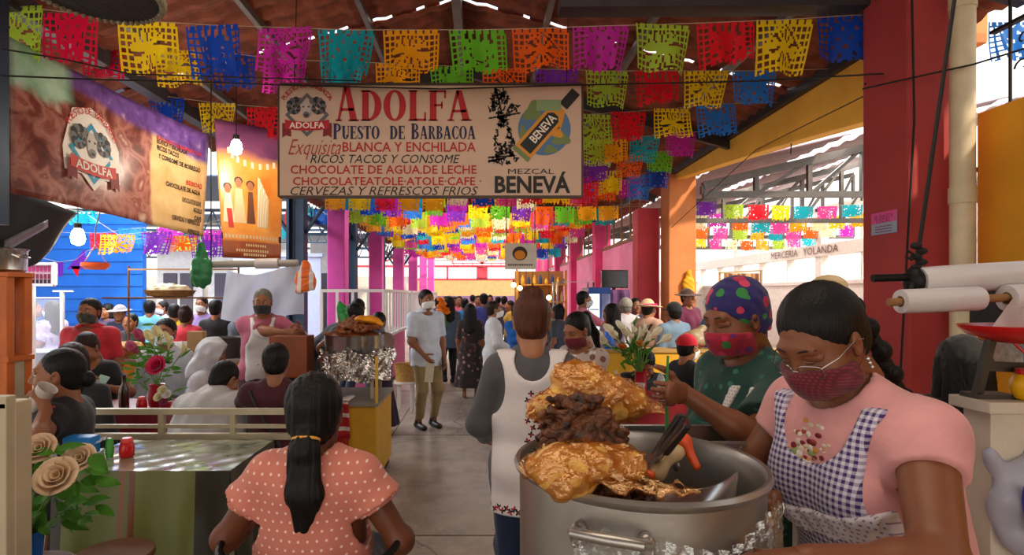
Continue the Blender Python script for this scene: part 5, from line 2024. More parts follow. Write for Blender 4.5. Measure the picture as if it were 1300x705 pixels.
m_leaf = mat('leaf_green', '#4c8228', .62, noise=.3, nscale=14, spec=.25, translucent=.2)
m_stem = mat('stem_green', '#5d8a3a', .5)
m_meat = mat('meat_brown', '#1e0c05', .46, col2='#7a4420', nscale=34, bump=1.0, bscale=75, spec=.5)
m_fat = mat('meat_golden', '#b06a1a', .40, col2='#eec060', nscale=17, bump=.9, bscale=38)

def leaf(mb, base, d, n, L, w, curl=.2):
    base, d, n = V(*base), unit(d), unit(n)
    s = np.cross(d, n)
    def fn(u, v):
        t = u
        ww = w * math.sin(PI * min(1, t * .98 + .01)) ** .8 * (1 - .35 * t)
        p = base + d * L * t + s * ww * (v - .5) * 2 + n * (-curl * L * t * t + .25 * w * abs(v - .5) * 2)
        return tuple(p)
    mb.sheet(fn, 6, 2)

def rose(root, c, r, m, up=(0, -.5, .8), name='rose'):
    up = unit(up)
    a = unit(np.cross(up, (.3, .9, .2))); b = np.cross(up, a)
    mb = MB()
    rg = random.Random(int(r * 9999) + int(c[0] * 100))
    k = 0
    for ring, (n, rad, tilt, h) in enumerate(((3, .22, .05, .42), (4, .40, .25, .50), (5, .62, .5, .50), (6, .86, .85, .44))):
        for i in range(n):
            th = 2 * PI * (i + .5 * ring) / n + rg.uniform(-.2, .2)
            wd = 2 * PI / n * .78
            def fn(u, v):
                t = th + (u - .5) * wd * 2 * (1 - .2 * v)
                rr_ = r * (rad * (.35 + .65 * v ** .7) + tilt * .32 * max(0, v - .65) ** 1.2 * 3)
                hh = r * (h * 2 * v * (1 - .25 * tilt * v) - .5 - .12 * (2 * u - 1) ** 2 * v)
                p = V(*c) + (a * math.cos(t) + b * math.sin(t)) * rr_ + up * hh
                return tuple(p)
            mb.sheet(fn, 5, 5)
    return localize(mb.build(name, m, root, smooth=True, norm=False, solid=.0015), root)

def trumpet(mb, c, d, L, r, n=12, slit=True):
    """calla or lily: a flaring cone with a drawn-out lip"""
    c, d = V(*c), unit(d)
    a = unit(np.cross(d, (.2, .1, 1))); b = np.cross(d, a)
    def fn(u, v):
        t = 2 * PI * u
        lip = 1 + .7 * max(0, math.cos(t)) * v * v
        rr_ = r * (.12 + .9 * v ** 2.2) * (1 + .25 * math.cos(t) * v)
        p = c + d * L * v * lip + (a * math.cos(t) + b * math.sin(t)) * rr_
        return tuple(p)
    mb.sheet(fn, n, 6)

def sdf_obj(name, prims, h, m, parent=None, noise=None, inf=0.0):
    f = solid(prims, h, inf, noise=noise)
    v, fc = f.mesh()
    return link_mesh(name, np_mesh(name, v, fc), m, parent)

# ---- the big aluminium pot in front, on its table
PX, PY, PR, RZ_ = .352, 1.29, .272, 1.262
pt = empty('pot_table', (PX, PY, 0), 0, 'low wooden table carrying the big aluminium pot', 'table')
mb = MB(); mb.box((-.34, -.30, .70), (.30, .30, .745)); mb.build('tabletop', m_wood, pt, bevel=.006)
for sx in (-.29, .25):
    for sy in (-.25, .25):
        mb = MB(); mb.box((sx - .025, sy - .025, 0), (sx + .025, sy + .025, .70)); mb.build('leg', m_wood, pt)
pot = empty('stew_pot', (PX, PY, .7455), 0, 'huge aluminium stew pot full of barbacoa with clear plastic over the rim', 'pot')
mb = MB()
H_ = RZ_ - .745
mb.lathe([(0, 0), (.245, 0), (.258, .012), (.264, .10), (PR - .006, H_ - .02), (PR + .004, H_ - .012), (PR + .007, H_ - .004), (PR + .002, H_ + .004), (PR - .006, H_ + .002), (PR - .012, H_ - .015), (PR - .016, .10), (.23, .02), (0, .018)], n=72)
mb.build('vessel', m_alu, pot, smooth=True)
for ang in (245, 65):
    a0 = math.radians(ang)
    q = lambda da, dr, z: (math.cos(a0 + da) * (PR + dr), math.sin(a0 + da) * (PR + dr), z)
    mb = MB()
    mb.tube([q(-.23, -.004, H_ - .072), q(-.235, .022, H_ - .066), q(-.20, .040, H_ - .060), q(0, .050, H_ - .054), q(.20, .040, H_ - .060), q(.235, .022, H_ - .066), q(.23, -.004, H_ - .072)], .0105, 10)
    for s in (-.23, .23):
        pp = Vector(q(s, .002, H_ - .077))
        mb.ell(pp, (.018, .018, .026))
        for dz in (-.014, .014):
            mb.ell(pp + Vector((math.cos(a0 + s) * .016, math.sin(a0 + s) * .016, dz)), .006, 8, 6)
    mb.build('handle', m_alu, pot, smooth=True)
mb = MB(); mb.lathe([(0, H_ - .20), (.12, H_ - .198), (PR - .02, H_ - .20)], n=40)
mb.build('broth', mat('broth', '#6b3a18', .15, noise=.3, nscale=12, bump=.2), pot, smooth=True)
# curved steel divider standing in the pot
mb = MB()
mb.sheet(lambda u, v: ((PR - .03) * (.05 + .83 * u), -.085 - .05 * math.sin(u * PI) + .05 * u, H_ - .19 + (.155 + .02 * u) * v), 14, 2)
mb.build('divider', m_steel, pot, smooth=True, solid=.003)
rg = random.Random(8)
# dark shredded meat heaped at the back left
pr = []
for i in range(210):
    t = rg.random()
    x, y = PX - .148 + rg.gauss(0, .072), PY + .045 + rg.gauss(0, .062)
    top = 1.405 - 3.0 * ((x - (PX - .125)) ** 2 + .8 * (y - (PY + .05)) ** 2) / .055 * .055 * 4
    z = max(1.16, top - abs(rg.gauss(0, .035)))
    if (x - PX) ** 2 + (y - PY) ** 2 > (PR - .045) ** 2: continue
    L = rg.uniform(.010, .030)
    d = unit((rg.gauss(0, 1), rg.gauss(0, 1), rg.gauss(0, .5)))
    p = V(x, y, z)
    pr.append(cap(p - d * L, p + d * L, rg.uniform(.006, .012), rg.uniform(.004, .010), k=.004))
pr.append(ell((PX - .11, PY + .04, 1.20), (.10, .13, .17), k=.02))
tag(sdf_obj('barbacoa_meat', pr, .0042, m_meat, noise=(.0026, 230, 2)), 'dark brown heap of shredded barbacoa meat in the big pot', 'meat')
# golden skins in shiny plastic: one bundle at the back, one over the front rim
def bundle(name, spec, label, seed, bagk, folds):
    root = empty(name, spec[0][0], 0, label, 'meat')
    pr = [ell(c, r, rotm(*q), k=.03) for c, r, q in spec]
    rq = random.Random(seed)
    for i in range(26):
        c, r, q = spec[rq.randrange(len(spec))]
        d = unit((rq.gauss(0, 1), rq.gauss(0, 1), rq.gauss(0, .8)))
        pr.append(ell(V(*c) + d * V(*r) * .75, V(.032, .026, .02) * rq.uniform(.6, 1.2), rotm(rq.uniform(0, 90), rq.uniform(0, 180)), k=.012))
    localize(sdf_obj('golden_skin', pr, .006, m_fat, root, (.003, 75, seed)), root)
    f = solid(pr + bagk, .0046, .010, extra=.035)
    f.noise(.005, 70, seed + 1)
    X, Y, Z = f.full()
    f.D = f.D + (.0065 * np.abs(np.sin(X * 62 + 2.5 * np.sin(Y * 36) + Z * 47)) + .005 * np.abs(np.sin(Z * 105 - X * 44 + 2 * np.sin(X * 29) + Y * 31))).astype(np.float32)
    v, fc = f.mesh()
    localize(link_mesh('plastic_bag', np_mesh('plastic_bag', v, fc), film_mat('plastic_amber', '#eeb452', .24, .08, .05), root), root)
    return root
B = lambda px, py, Y: tuple(P(px, py, Y))
bundle('meat_bundle', [(B(752, 505, 1.47), (.105, .065, .070), (0, 0, 12)), (B(708, 518, 1.45), (.055, .05, .048), (0, 0, 0)), (B(792, 508, 1.47), (.060, .045, .045), (0, 0, 25)), (B(735, 478, 1.47), (.06, .045, .035), (0, 0, 10))],
       'golden meat wrapped in shiny plastic at the back of the pot', 21, [cap(B(800, 508, 1.47), B(836, 520, 1.45), .028, .006, (1, .6), k=.02), cap(B(690, 516, 1.45), B(672, 528, 1.42), .028, .008, (1, .6), k=.02)], None)
bundle('meat_bundle', [(B(718, 600, 1.10), (.058, .06, .038), (0, 0, -6)), (B(765, 588, 1.13), (.080, .055, .034), (0, 0, 14)), (B(700, 592, 1.12), (.035, .05, .028), (0, 0, 0))],
       'golden meat wrapped in shiny plastic hanging over the front rim of the pot', 33, [cap(B(790, 600, 1.10), B(852, 620, 1.05), .020, .006, (1, .5), k=.02), cap(B(770, 612, 1.06), B(885, 626, 1.045), .012, .006, (1, .5), k=.02)], None)
# clear plastic wrap hanging outside the pot
mb = MB()
def wrap(u, v):
    a = math.radians(248 + 92 * u)
    r_ = PR + .016 + .012 * math.sin(u * 37) * v + .006 * math.sin(u * 90 + v * 20)
    z = RZ_ - .085 + .05 * u - .24 * v + .016 * math.sin(u * 11)
    return (PX + r_ * math.cos(a), PY + r_ * math.sin(a), z)
mb.sheet(wrap, 60, 16)
tag(mb.build('plastic_wrap', m_clear, smooth=True, norm=False), 'crumpled clear plastic wrapped around the lower part of the big pot', 'plastic wrap')
mb = MB()
mb.sheet(lambda u, v: (PX - .185 + .075 * u + .01 * math.sin(v * 9), PY - PR * .86 - .012 - .012 * math.sin(u * 14 + v * 5) - .03 * u, RZ_ - .045 - .115 * v * (1 - .4 * u)), 14, 14)
tag(mb.build('plastic_wrap', m_clear, smooth=True, norm=False), 'small scrap of clear plastic hanging beside the pot handle', 'plastic wrap')
# tongs, cleaver handle, carrot, spatula
tg = empty('serving_tongs', B(800, 600, 1.26), 0, 'steel serving tongs with dark handles standing in the pot', 'tongs')
mb = MB()
for o_ in (0, 9):
    a_, b_ = Vector(B(822 + o_, 592, 1.25)), Vector(B(862 + o_, 527, 1.16))
    mb.tube([a_, a_.lerp(b_, .3) + Vector((0, 0, .004)), b_], [.004, .009, .010], 8, flat=.35)
localize(mb.build('arm', m_steel, tg, smooth=True), tg)
mb = MB(); a_, b_ = Vector(B(846, 576, 1.18)), Vector(B(874, 541, 1.14))
mb.tube([a_, b_], [.012, .011], 8, flat=.5)
localize(mb.build('grip', mat('grip_dark', '#2a211c', .4), tg, smooth=True), tg)
tag(sdf_obj('carrot', [cap(B(868, 560, 1.28), B(884, 592, 1.26), .012, .009), ell(B(867, 558, 1.28), (.009, .009, .006))], .0035, mat('carrot_orange', '#d9501c', .45)), 'piece of orange carrot leaning in the pot behind the tongs', 'carrot')
tag(sdf_obj('carrot', [cap(B(800, 592, 1.26), B(828, 604, 1.22), .012, .008), ell(B(799, 592, 1.26), (.009, .009, .006))], .0035, mat('carrot_orange', '#d9501c')), 'carrot piece lying at the foot of the tongs', 'carrot')
tag(sdf_obj('cooked_bone', [cap(B(835, 600, 1.24), B(858, 575, 1.24), .010, .008), ell(B(858, 574, 1.24), (.015, .012, .012)), ell(B(835, 601, 1.24), (.014, .012, .012))], .0035, mat('bone', '#b79a70', .6)), 'pale cooked bone standing in the pot in front of the tongs', 'bone')
mb = MB(); mb.tube([B(847, 552, 1.665), B(846, 500, 1.665), B(848, 452, 1.665)], [.013, .011, .008], 8, flat=.30)
tag(mb.build('spatula', mat('plastic_green', '#2f8f3a', .35, translucent=.2), smooth=True), 'green plastic spatula held upright behind the pot', 'spatula')
# side table and steel tray behind the pot
st = empty('side_table', (.95, 1.80, 0), 0, 'white side table behind the big pot', 'table')
mb = MB(); mb.box((-.62, -.26, 1.07), (-.02, .02, 1.10)); mb.build('tabletop', m_white_w, st, bevel=.004)
for sx, sy in ((-.58, -.23), (-.06, -.23), (-.58, -.01), (-.06, -.01)):
    mb = MB(); mb.box((sx - .02, sy - .02, 0), (sx + .02, sy + .02, 1.07)); mb.build('leg', m_white_w, st)
tr = empty('steel_tray', (.69, 1.66, 1.1005), 0, 'deep rectangular steel tray behind the pot rim', 'tray')
mb = MB()
a_, b_ = (-.26, -.10), (.17, .10)
for lo, hi in (((a_[0], a_[1], 0), (b_[0], b_[1], .004)), ((a_[0], a_[1], 0), (b_[0], a_[1] + .005, .13)), ((a_[0], b_[1] - .005, 0), (b_[0], b_[1], .13)), ((a_[0], a_[1], 0), (a_[0] + .005, b_[1], .13)), ((b_[0] - .005, a_[1], 0), (b_[0], b_[1], .13))):
    mb.box(lo, hi)
mb.build('pan', m_steel, tr)
mb = MB(); mb.tube([(a_[0], a_[1], .13), (b_[0], a_[1], .13), (b_[0], b_[1], .13), (a_[0], b_[1], .13), (a_[0], a_[1], .13)], .006, 6); mb.build('rim', m_steel, tr)

# ---- right foreground: rolls of bags on a rail, scale, crate
def hline(px0, py0, px1, py1, Y, Y2=None): return P(px0, py0, Y), P(px1, py1, Y2 or Y)
def bagroll(x0, y0, x1, y1, Y, r, label, core=True):
    a, b = hline(x0, y0, x1, y1, Y)
    root = empty('bag_roll', tuple((a + b) / 2), 0, label, 'roll of bags', 'rolls of plastic bags')
    d = Vector(unit(b - a)); M = d.to_track_quat('Z', 'Y').to_matrix().to_4x4(); M.translation = Vector(a)
    L = float(np.linalg.norm(b - a))
    mb = MB(); mb.lathe([(r * .45, 0), (r * .97, 0), (r, .004), (r * 1.01, L * .5), (r, L - .004), (r * .97, L), (r * .45, L)], n=28, M=M, closed=True)
    localize(mb.build('film', mat('film_white', '#c9c2c2', .30, noise=.04, nscale=9, bump=.1, bscale=12), root, smooth=True), root)
    mb = MB(); mb.lathe([(r * .36, -.001), (r * .46, -.001), (r * .46, L + .001), (r * .36, L + .001)], n=20, M=M, closed=True)
    localize(mb.build('core', mat('cardboard', '#6a5038', .8), root, smooth=True), root)
    return root
bagroll(1166, 357, 1330, 347, 1.55, .038, 'long white roll of plastic bags on the upper rail at right')
bagroll(1143, 383, 1243, 379, 1.50, .032, 'shorter white roll of plastic bags under the long one')
bagroll(1278, 379, 1360, 375, 1.50, .036, 'white roll with its bag pulled down over the red scale tray')
rail_o = empty('hanging_rail', B(1166, 357, 1.55), 0, 'black iron rail with a wooden stick for bag rolls hung from the roof', 'rail')
mb = MB()
a_, b_ = hline(1108, 353.5, 1350, 346, 1.55)
mb.tube([a_, b_], .0105, 10)
mb.ell(B(1160, 357, 1.55), (.022, .034, .040)); 
localize(mb.build('bar', m_iron, rail_o, smooth=True), rail_o)
mb = MB(); a_, b_ = hline(1128, 384, 1380, 374, 1.50); mb.tube([a_, b_], .0105, 10)
localize(mb.build('stick', mat('wood_stick', '#8a6236', .6, noise=.2), rail_o, smooth=True), rail_o)
mb = MB()
p0, p1 = B(1163, 350, 1.55), B(1150, 384, 1.50)
mb.tube([(1.95, 1.45, 3.98), B(1213, -10, 1.62), B(1176, 250, 1.56), B(1166, 318, 1.55), p0, p1], .0055, 6)
for k in range(5):
    c = B(1163 + (k % 2) * 7, 312 + k * 7, 1.55)
    mb.ell(c, (.016, .012, .010), 8, 6)
mb.tube([B(1163, 325, 1.54), B(1152, 318, 1.54), B(1150, 326, 1.54), B(1158, 330, 1.54)], .004, 6)
localize(mb.build('rope', m_cord, rail_o, smooth=True), rail_o)
mb = MB(); mb.tube([(2.16, 1.45, 3.92), B(1350, 346, 1.55), B(1375, 374, 1.50)], .0055, 6)
localize(mb.build('rope', m_cord, rail_o, smooth=True), rail_o)
mb = MB()
mb.sheet(lambda u, v: tuple(P(1300 - 12 * u - (34 * v) * u + 46 * (1 - u), 368 + 8 * u + 46 * v, 1.47 - .03 * v + .015 * math.sin(u * 9 + v * 4))), 14, 12)
tag(mb.build('plastic_bag', mat('film_clear', '#d8cfcc', .25, alpha=.75, bump=.4, bscale=20, translucent=.3), smooth=True, norm=False), 'pulled-out clear plastic bag lying on the red scale tray', 'bag')
# crate-like white stand
cr = empty('wooden_stand', (1.51, 1.52, 0), 0, 'white painted wooden stand at the right edge of the picture', 'stand')
cz = 1.365
for sx in (-.20, .35):
    for sy in (-.06,):
        mb = MB(); mb.box((sx, sy, 0), (sx + .085, sy + .085, cz - .03)); mb.build('leg', m_white_w, cr, bevel=.003)
mb = MB(); mb.box((-.22, -.08, cz - .03), (.46, .05, cz)); mb.build('top_board', m_white_w, cr, bevel=.003)
for sy in (-.055,):
    mb = MB(); mb.box((-.115, sy, cz - .13), (.35, sy + .025, cz - .03)); mb.build('apron_board', m_white_w, cr, bevel=.002)
mb = MB(); mb.box((-.115, -.05, .86), (.35, .03, .90)); mb.build('shelf', m_white_w, cr, bevel=.002)
mb = MB(); mb.box((-.115, .01, .90), (.35, .03, 1.22)); mb.build('back_board', m_white_w, cr, bevel=.002)
sc_ = empty('hanging_scale', (1.45, 1.545, cz), 0, 'market scale with a red tray on a steel arm beside the bag rolls', 'scale')
mb = MB()
mb.lathe([(0, .150), (.10, .152), (.165, .172), (.185, .190), (.187, .196), (.180, .194), (.16, .178), (0, .158)], c=(-.02, -.10, 0), n=40, sx=1.0, sy=.8)
mb.build('tray', mat('tray_red', '#c01818', .28), sc_, smooth=True)
mb = MB()
beam(mb, (-.13, -.03, 0), (-.115, -.06, .17), .018); beam(mb, (-.12, -.03, .085), (.22, -.03, .07), .020, .026); beam(mb, (-.02, -.09, .07), (-.02, -.09, .156), .02)
mb.box((-.15, -.06, 0), (-.05, .0, .012)); beam(mb, (-.02, -.09, .07), (-.02, -.03, .07), .02)
mb.build('arm', mat('grey_steel', '#57544f', .45, .7), sc_)
mb = MB(); mb.tube([(-.09, -.09, .155), (-.06, -.10, .12), (.0, -.10, .11), (.15, -.09, .115)], .004, 6); mb.build('wire', mat('tray_red', '#c01818'), sc_)
jr = empty('plastic_jar', (1.42, 1.47, cz), 0, 'round yellow plastic jar with a red lid on the white stand', 'jar')
mb = MB(); mb.lathe([(.022, 0), (.032, .006), (.040, .030), (.040, .048), (.030, .066), (.026, .070)], n=24); mb.build('jar_body', mat('jar_yellow', '#f0b312', .35), jr, smooth=True)
mb = MB(); mb.lathe([(.028, .068), (.030, .070), (.030, .082), (.0, .084)], n=24); mb.build('lid', mat('tray_red', '#c01818'), jr, smooth=True)
bg = sdf_obj('plastic_bag', [ell((1.37, 1.44, 1.10), (.075, .040, .12), k=.03), ell((1.41, 1.44, 1.03), (.07, .04, .06), k=.03), cap((1.34, 1.45, 1.17), (1.30, 1.45, 1.235), .022, .010, k=.03), cap((1.38, 1.44, 1.18), (1.42, 1.455, 1.225), .03, .035, k=.03)], .006,
             mat('bag_whiteblue', '#b4bad0', .25, alpha=.6, bump=.5, bscale=18), noise=(.006, 50, 3))
tag(bg, 'white and blue printed plastic bag hanging on the white stand', 'bag')
mb = MB()
mb.sheet(lambda u, v: (1.325 + .05 * u + .03 * v, 1.392 + .012 * math.sin(v * 6) - .004, 1.17 - .20 * v - .02 * u), 5, 10)
mb.sheet(lambda u, v: (1.40 + .05 * u * v, 1.390 - .006 * v, 1.15 - .10 * v), 5, 8)
o = mb.build('blue_print', mat('print_blue', '#2f2f9a', .35), bg, smooth=True, norm=False)
# picture and dark box on the ochre wall
def wallbox(name, y0, y1, z0, z1, d, m, label, cat):
    mb = MB(); mb.box((3.18 - d, y0, z0), (3.178, y1, z1)); return tag(mb.build(name, m, bevel=.008), label, cat)
wallbox('picture_frame', 3.28, 3.53, 1.18, 1.37, .02, mat('frame_blue', '#7fa3c0', .5), 'small pale picture in a blue frame on the ochre wall', 'picture')
o = bpy.data.objects['picture_frame']; mb = MB(); mb.box((3.152, 3.31, 1.20), (3.159, 3.50, 1.35)); mb.build('print', mat('print_pale', '#b8b4aa', .5, noise=.3, nscale=30), o)
o = wallbox('loudspeaker', 3.19, 3.56, 1.42, 1.72, .22, mat('speaker_black', '#1f1e20', .5), 'black loudspeaker box on the ochre wall beside the drain pipe', 'loudspeaker')
mb = MB(); mb.box((2.953, 3.22, 1.45), (2.959, 3.53, 1.69)); mb.build('grille', mat('grille_dark', '#2b2a2c', .8, bump=.6, bscale=150), o)

# ---- left foreground table with plastic over a printed cloth
T1 = (-2.05, -1.20, 2.70, 3.27, .80)
def tmat():
    m = mat('cloth_plastic', '#6f7f68', .13, col2='#b9b7a0', nscale=5, bump=.22, bscale=9, coat=.6, spec=.8)
    return m
tb = empty('dining_table', ((T1[0] + T1[1]) / 2, (T1[2] + T1[3]) / 2, 0), 0, 'square table covered with shiny plastic over an olive striped cloth, left foreground', 'table')
mb = MB(); mb.box((T1[0] + .02, T1[2] + .02, T1[4] - .03), (T1[1] - .02, T1[3] - .02, T1[4] - .006)); localize(mb.build('tabletop', m_wood, tb), tb)
for x in (T1[0] + .06, T1[1] - .06):
    for y in (T1[2] + .06, T1[3] - .06):
        mb = MB(); mb.box((x - .02, y - .02, 0), (x + .02, y + .02, T1[4] - .03)); localize(mb.build('leg', m_iron, tb), tb)
cl = empty('tablecloth', ((T1[0] + T1[1]) / 2, (T1[2] + T1[3]) / 2, T1[4]), 0, 'olive striped tablecloth under shiny clear plastic on the left foreground table', 'tablecloth')
mb = MB()
mb.sheet(lambda u, v: (T1[0] + (T1[1] - T1[0]) * u, T1[2] + (T1[3] - T1[2]) * v, T1[4] + .002 * math.sin(u * 30) * math.sin(v * 21)), 30, 20)
localize(mb.build('top_sheet', tmat(), cl, smooth=True, norm=False), cl)
def drop(x0, x1, y0, y1, name, m, ph):
    mb = MB()
    def fn(u, v):
        k = .035 * v * math.sin(u * 19 + ph) + .02 * v
        nx2, ny2 = (y1 - y0), -(x1 - x0)
        L = math.hypot(nx2, ny2)
        return (x0 + (x1 - x0) * u + nx2 / L * k, y0 + (y1 - y0) * u + ny2 / L * k, T1[4] - .62 * v + .015 * math.sin(u * 7) * v)
    mb.sheet(fn, 40, 12)
    return localize(mb.build(name, m, cl, smooth=True, norm=False), cl)
mstripe = bpy.data.materials.new('cloth_olive_stripes'); mstripe.use_nodes = True
N_, L_ = mstripe.node_tree.nodes, mstripe.node_tree.links
tc_ = N_.new('ShaderNodeTexCoord'); sp_ = N_.new('ShaderNodeSeparateXYZ'); L_.new(tc_.outputs['Object'], sp_.inputs[0])
mr_ = N_.new('ShaderNodeMapRange'); mr_.inputs['From Min'].default_value = T1[0] - .35; mr_.inputs['From Max'].default_value = T1[1]; L_.new(sp_.outputs['X'], mr_.inputs['Value'])
rp_2 = N_.new('ShaderNodeValToRGB'); rp_2.color_ramp.interpolation = 'CONSTANT'
for i_, (p_, c_) in enumerate(((0, '#2c241d'), (.34, '#5d6130'), (.56, '#7a4a2a'), (.585, '#5d6130'), (.60, '#6d3d22'), (.625, '#6a6c36'), (.86, '#2f2a20'))):
    e_ = rp_2.color_ramp.elements[i_] if i_ < 2 else rp_2.color_ramp.elements.new(p_)
    e_.position, e_.color = p_, (*srgb(c_), 1)
L_.new(mr_.outputs[0], rp_2.inputs['Fac']); L_.new(rp_2.outputs['Color'], N_['Principled BSDF'].inputs['Base Color'])
N_['Principled BSDF'].inputs['Roughness'].default_value = .32
_mats['cloth_olive_stripes'] = mstripe
drop(T1[0], T1[1], T1[2], T1[2], 'front_drop', mstripe, 0)
drop(T1[1], T1[1], T1[2], T1[3], 'side_drop', mat('cloth_dark', '#3a3a2c', .3), 2)
drop(T1[1], T1[0], T1[3], T1[3], 'rear_drop', mstripe, 1)
drop(T1[0], T1[0], T1[3], T1[2], 'side_drop', mat('cloth_dark', '#3a3a2c'), 3)
def shaker(x, y, z, label):
    o = empty('salt_shaker', (x, y, z), 0, label, 'shaker')
    mb = MB(); mb.lathe([(.026, 0), (.034, .008), (.036, .045), (.030, .075), (.026, .080)], n=20); mb.build('body', mat('plastic_red', '#c8141c', .25), o, smooth=True)
    mb = MB(); mb.lathe([(.028, .079), (.028, .092), (.022, .100), (0, .101)], n=20); mb.build('lid', mat('plastic_red2', '#e04a44', .35), o, smooth=True)
    return o
shaker(P(161, 582, 2.92)[0], 2.92, .802, 'red plastic salt shaker standing alone on the shiny table')
nb = empty('napkin_pack', (-2.0, 2.86, .802), math.radians(20), 'white pack of paper napkins lying on the left foreground table', 'napkins')
mb = MB(); mb.sheet(lambda u, v: (-.09 + .17 * u, -.05 + .10 * v, .045 + .055 * u + .008 * math.sin(v * 7)), 6, 6)
mb.box((-.08, -.045, 0), (.07, .045, .045)); mb.build('paper', mat('paper_white', '#c9ccd6', .6), nb)
mb = MB(); mb.lathe([(.016, 0), (.020, .03), (.018, .085), (.010, .10)], c=(.10, .02, 0), n=14); mb.build('green_bottle', mat('plastic_lightgreen', '#4fae4a', .3), nb, smooth=True)
# blue napkin holder and clear cup near the drinking woman
mb = MB()
a_ = P(26, 562, 2.55)
mb.box((0, 0, 0), (.14, .08, .13)); o = mb.build('napkin_holder', mat('plastic_blue', '#1d7fd0', .3), bevel=.008, loc=(a_[0], 2.80, .802))
tag(o, 'bright blue plastic napkin holder near the drinking woman', 'napkin holder')
def cup(name, x, y, z, r, h, m, label, fill=None, tilt=None, cat='cup'):
    o = empty(name, (x, y, z), 0, label, cat)
    if tilt: o.rotation_euler = tilt
    mb = MB(); mb.lathe([(0, 0), (r * .72, 0), (r, h), (r * 1.06, h + .003), (r * .96, h), (r * .70, .004), (0, .004)], n=24); mb.build('cup_wall', m, o, smooth=True)
    if fill:
        mb = MB(); mb.lathe([(0, .006), (r * .70, .006), (r * (.70 + .26 * fill[1]), h * fill[1]), (0, h * fill[1])], n=24); mb.build('drink', mat('drink_' + fill[0], fill[0], .25), o, smooth=True)
    return o
# wooden ledge with bucket of roses in front of that table
lg = empty('wooden_stool', (-1.62, 1.98, 0), 0, 'small wooden stool carrying the blue bucket of roses', 'stool')
mb = MB(); mb.lathe([(0, .64), (.17, .64), (.175, .65), (.17, .67), (0, .67)], n=28); mb.build('seat', m_wood, lg, smooth=True)
for k in range(3):
    a_ = 2 * PI * k / 3 + .4
    mb = MB(); mb.tube([(.11 * math.cos(a_), .11 * math.sin(a_), .64), (.17 * math.cos(a_), .17 * math.sin(a_), 0)], .016, 8); mb.build('leg', m_wood, lg, smooth=True)
bk = empty('rose_bucket', (-1.585, 1.97, .671), 0, 'blue bucket of cream roses and green leaves at the lower left', 'flowers')
mb = MB(); mb.lathe([(0, 0), (.045, 0), (.054, .145), (.058, .15), (.050, .145), (0, .012)], n=24); mb.build('bucket', mat('bucket_blue', '#1668c8', .35), bk, smooth=True)
mcr = mat('petal_cream', '#f2d6b4', .5, noise=.05, nscale=20, translucent=.25)
for px, py, r, Y in ((50, 570, .052, 2.0), (72, 605, .062, 1.90), (101, 582, .050, 2.0)):
    c = P(px, py, Y)
    rose(bk, c, r, mcr, up=(.15, -.75, .6))
    mb = MB(); mb.tube([(-1.585, 1.97, .80), (c[0] * .5 - .79, c[1] * .5 + 1.0, c[2] - .10), tuple(c - V(0, -.02, .03))], .004, 6); localize(mb.build('stem', m_stem, bk, smooth=True), bk)
rg = random.Random(2)
for k in range(64):
    px, py = rg.uniform(28, 132), rg.uniform(565, 668)
    if math.hypot((px - 72) / 60, (py - 610) / 62) > 1: continue
    c = P(px, py, 2.02 + rg.uniform(-.06, .10))
    mb = MB(); d = (rg.uniform(-1, 1) + (px - 72) / 60, rg.uniform(-.9, .2), rg.uniform(-.6, .7))
    leaf(mb, c, d, (rg.uniform(-.3, .3), -.6, .7), rg.uniform(.07, .12), rg.uniform(.020, .032), .25)
    localize(mb.build('leaf', m_leaf, bk, smooth=True, norm=False), bk)
for k in range(5):
    mb = MB(); c = P(36 + 5 * k, 640, 2.0)
    leaf(mb, c, (rg.uniform(-.3, .4), -.2, -1), (0, -.9, .3), .13, .022, .1); localize(mb.build('leaf', m_leaf, bk, smooth=True, norm=False), bk)
# round wooden stool under the table
s2 = empty('wooden_stool', (P(142, 690, 2.35)[0], 2.36, 0), 0, 'round wooden stool half under the left foreground table', 'stool')
mb = MB(); mb.lathe([(0, .535), (.15, .535), (.155, .55), (.15, .565), (0, .565)], n=28); mb.build('seat', m_wood, s2, smooth=True)
for k in range(4):
    a_ = 2 * PI * k / 4 + .5
    mb = MB(); mb.tube([(.10 * math.cos(a_), .10 * math.sin(a_), .535), (.16 * math.cos(a_), .16 * math.sin(a_), 0)], .016, 8); mb.build('leg', m_wood, s2, smooth=True)
# cream metal counter frame at the left edge
cf = empty('counter_frame', (-1.36, 1.62, 0), 0, 'scratched cream metal counter frame at the left picture edge', 'counter')
zc = CAMZ - (508 - VY) * 1.60 / FPX
mb = MB(); mb.box((-.50, -.04, 0), (.06, .02, zc - .002)); mb.build('panel', m_cream, cf, bevel=.004)
mb = MB(); beam(mb, (.04, -.05, 0), (.04, -.05, zc), .035); mb.build('post', m_cream, cf, bevel=.003)
mb = MB(); beam(mb, (-.52, -.05, zc), (.057, -.05, zc), .035); mb.build('top_rail', m_cream, cf, bevel=.003)
mb = MB(); mb.tube([(.018, -.062, .1), (.020, -.062, zc - .03)], .003, 5); mb.build('seam', m_iron, cf)
# cream rail of the bench between the two tables
rl = empty('bench_rail', (-1.72, 3.42, 0), 0, 'cream metal bench back with three rails behind the shiny table', 'bench')
for z in (.935, .845, .785):
    mb = MB(); beam(mb, (-.70, 0, z), (.62, 0, z), .035 if z != .845 else .022); mb.build('rail', m_cream, rl)
for x in (-.67, -.21, .22, .60):
    mb = MB(); beam(mb, (x, .0, 0), (x, .0, .93), .032); mb.build('upright', m_cream, rl)
mb = MB(); mb.box((-.68, .02, .42), (.60, .32, .45)); mb.build('seat_board', m_wood, rl)
for x in (-.66, .57):
    mb = MB(); beam(mb, (x, .29, 0), (x, .29, .42), .03); mb.build('leg', m_cream, rl)

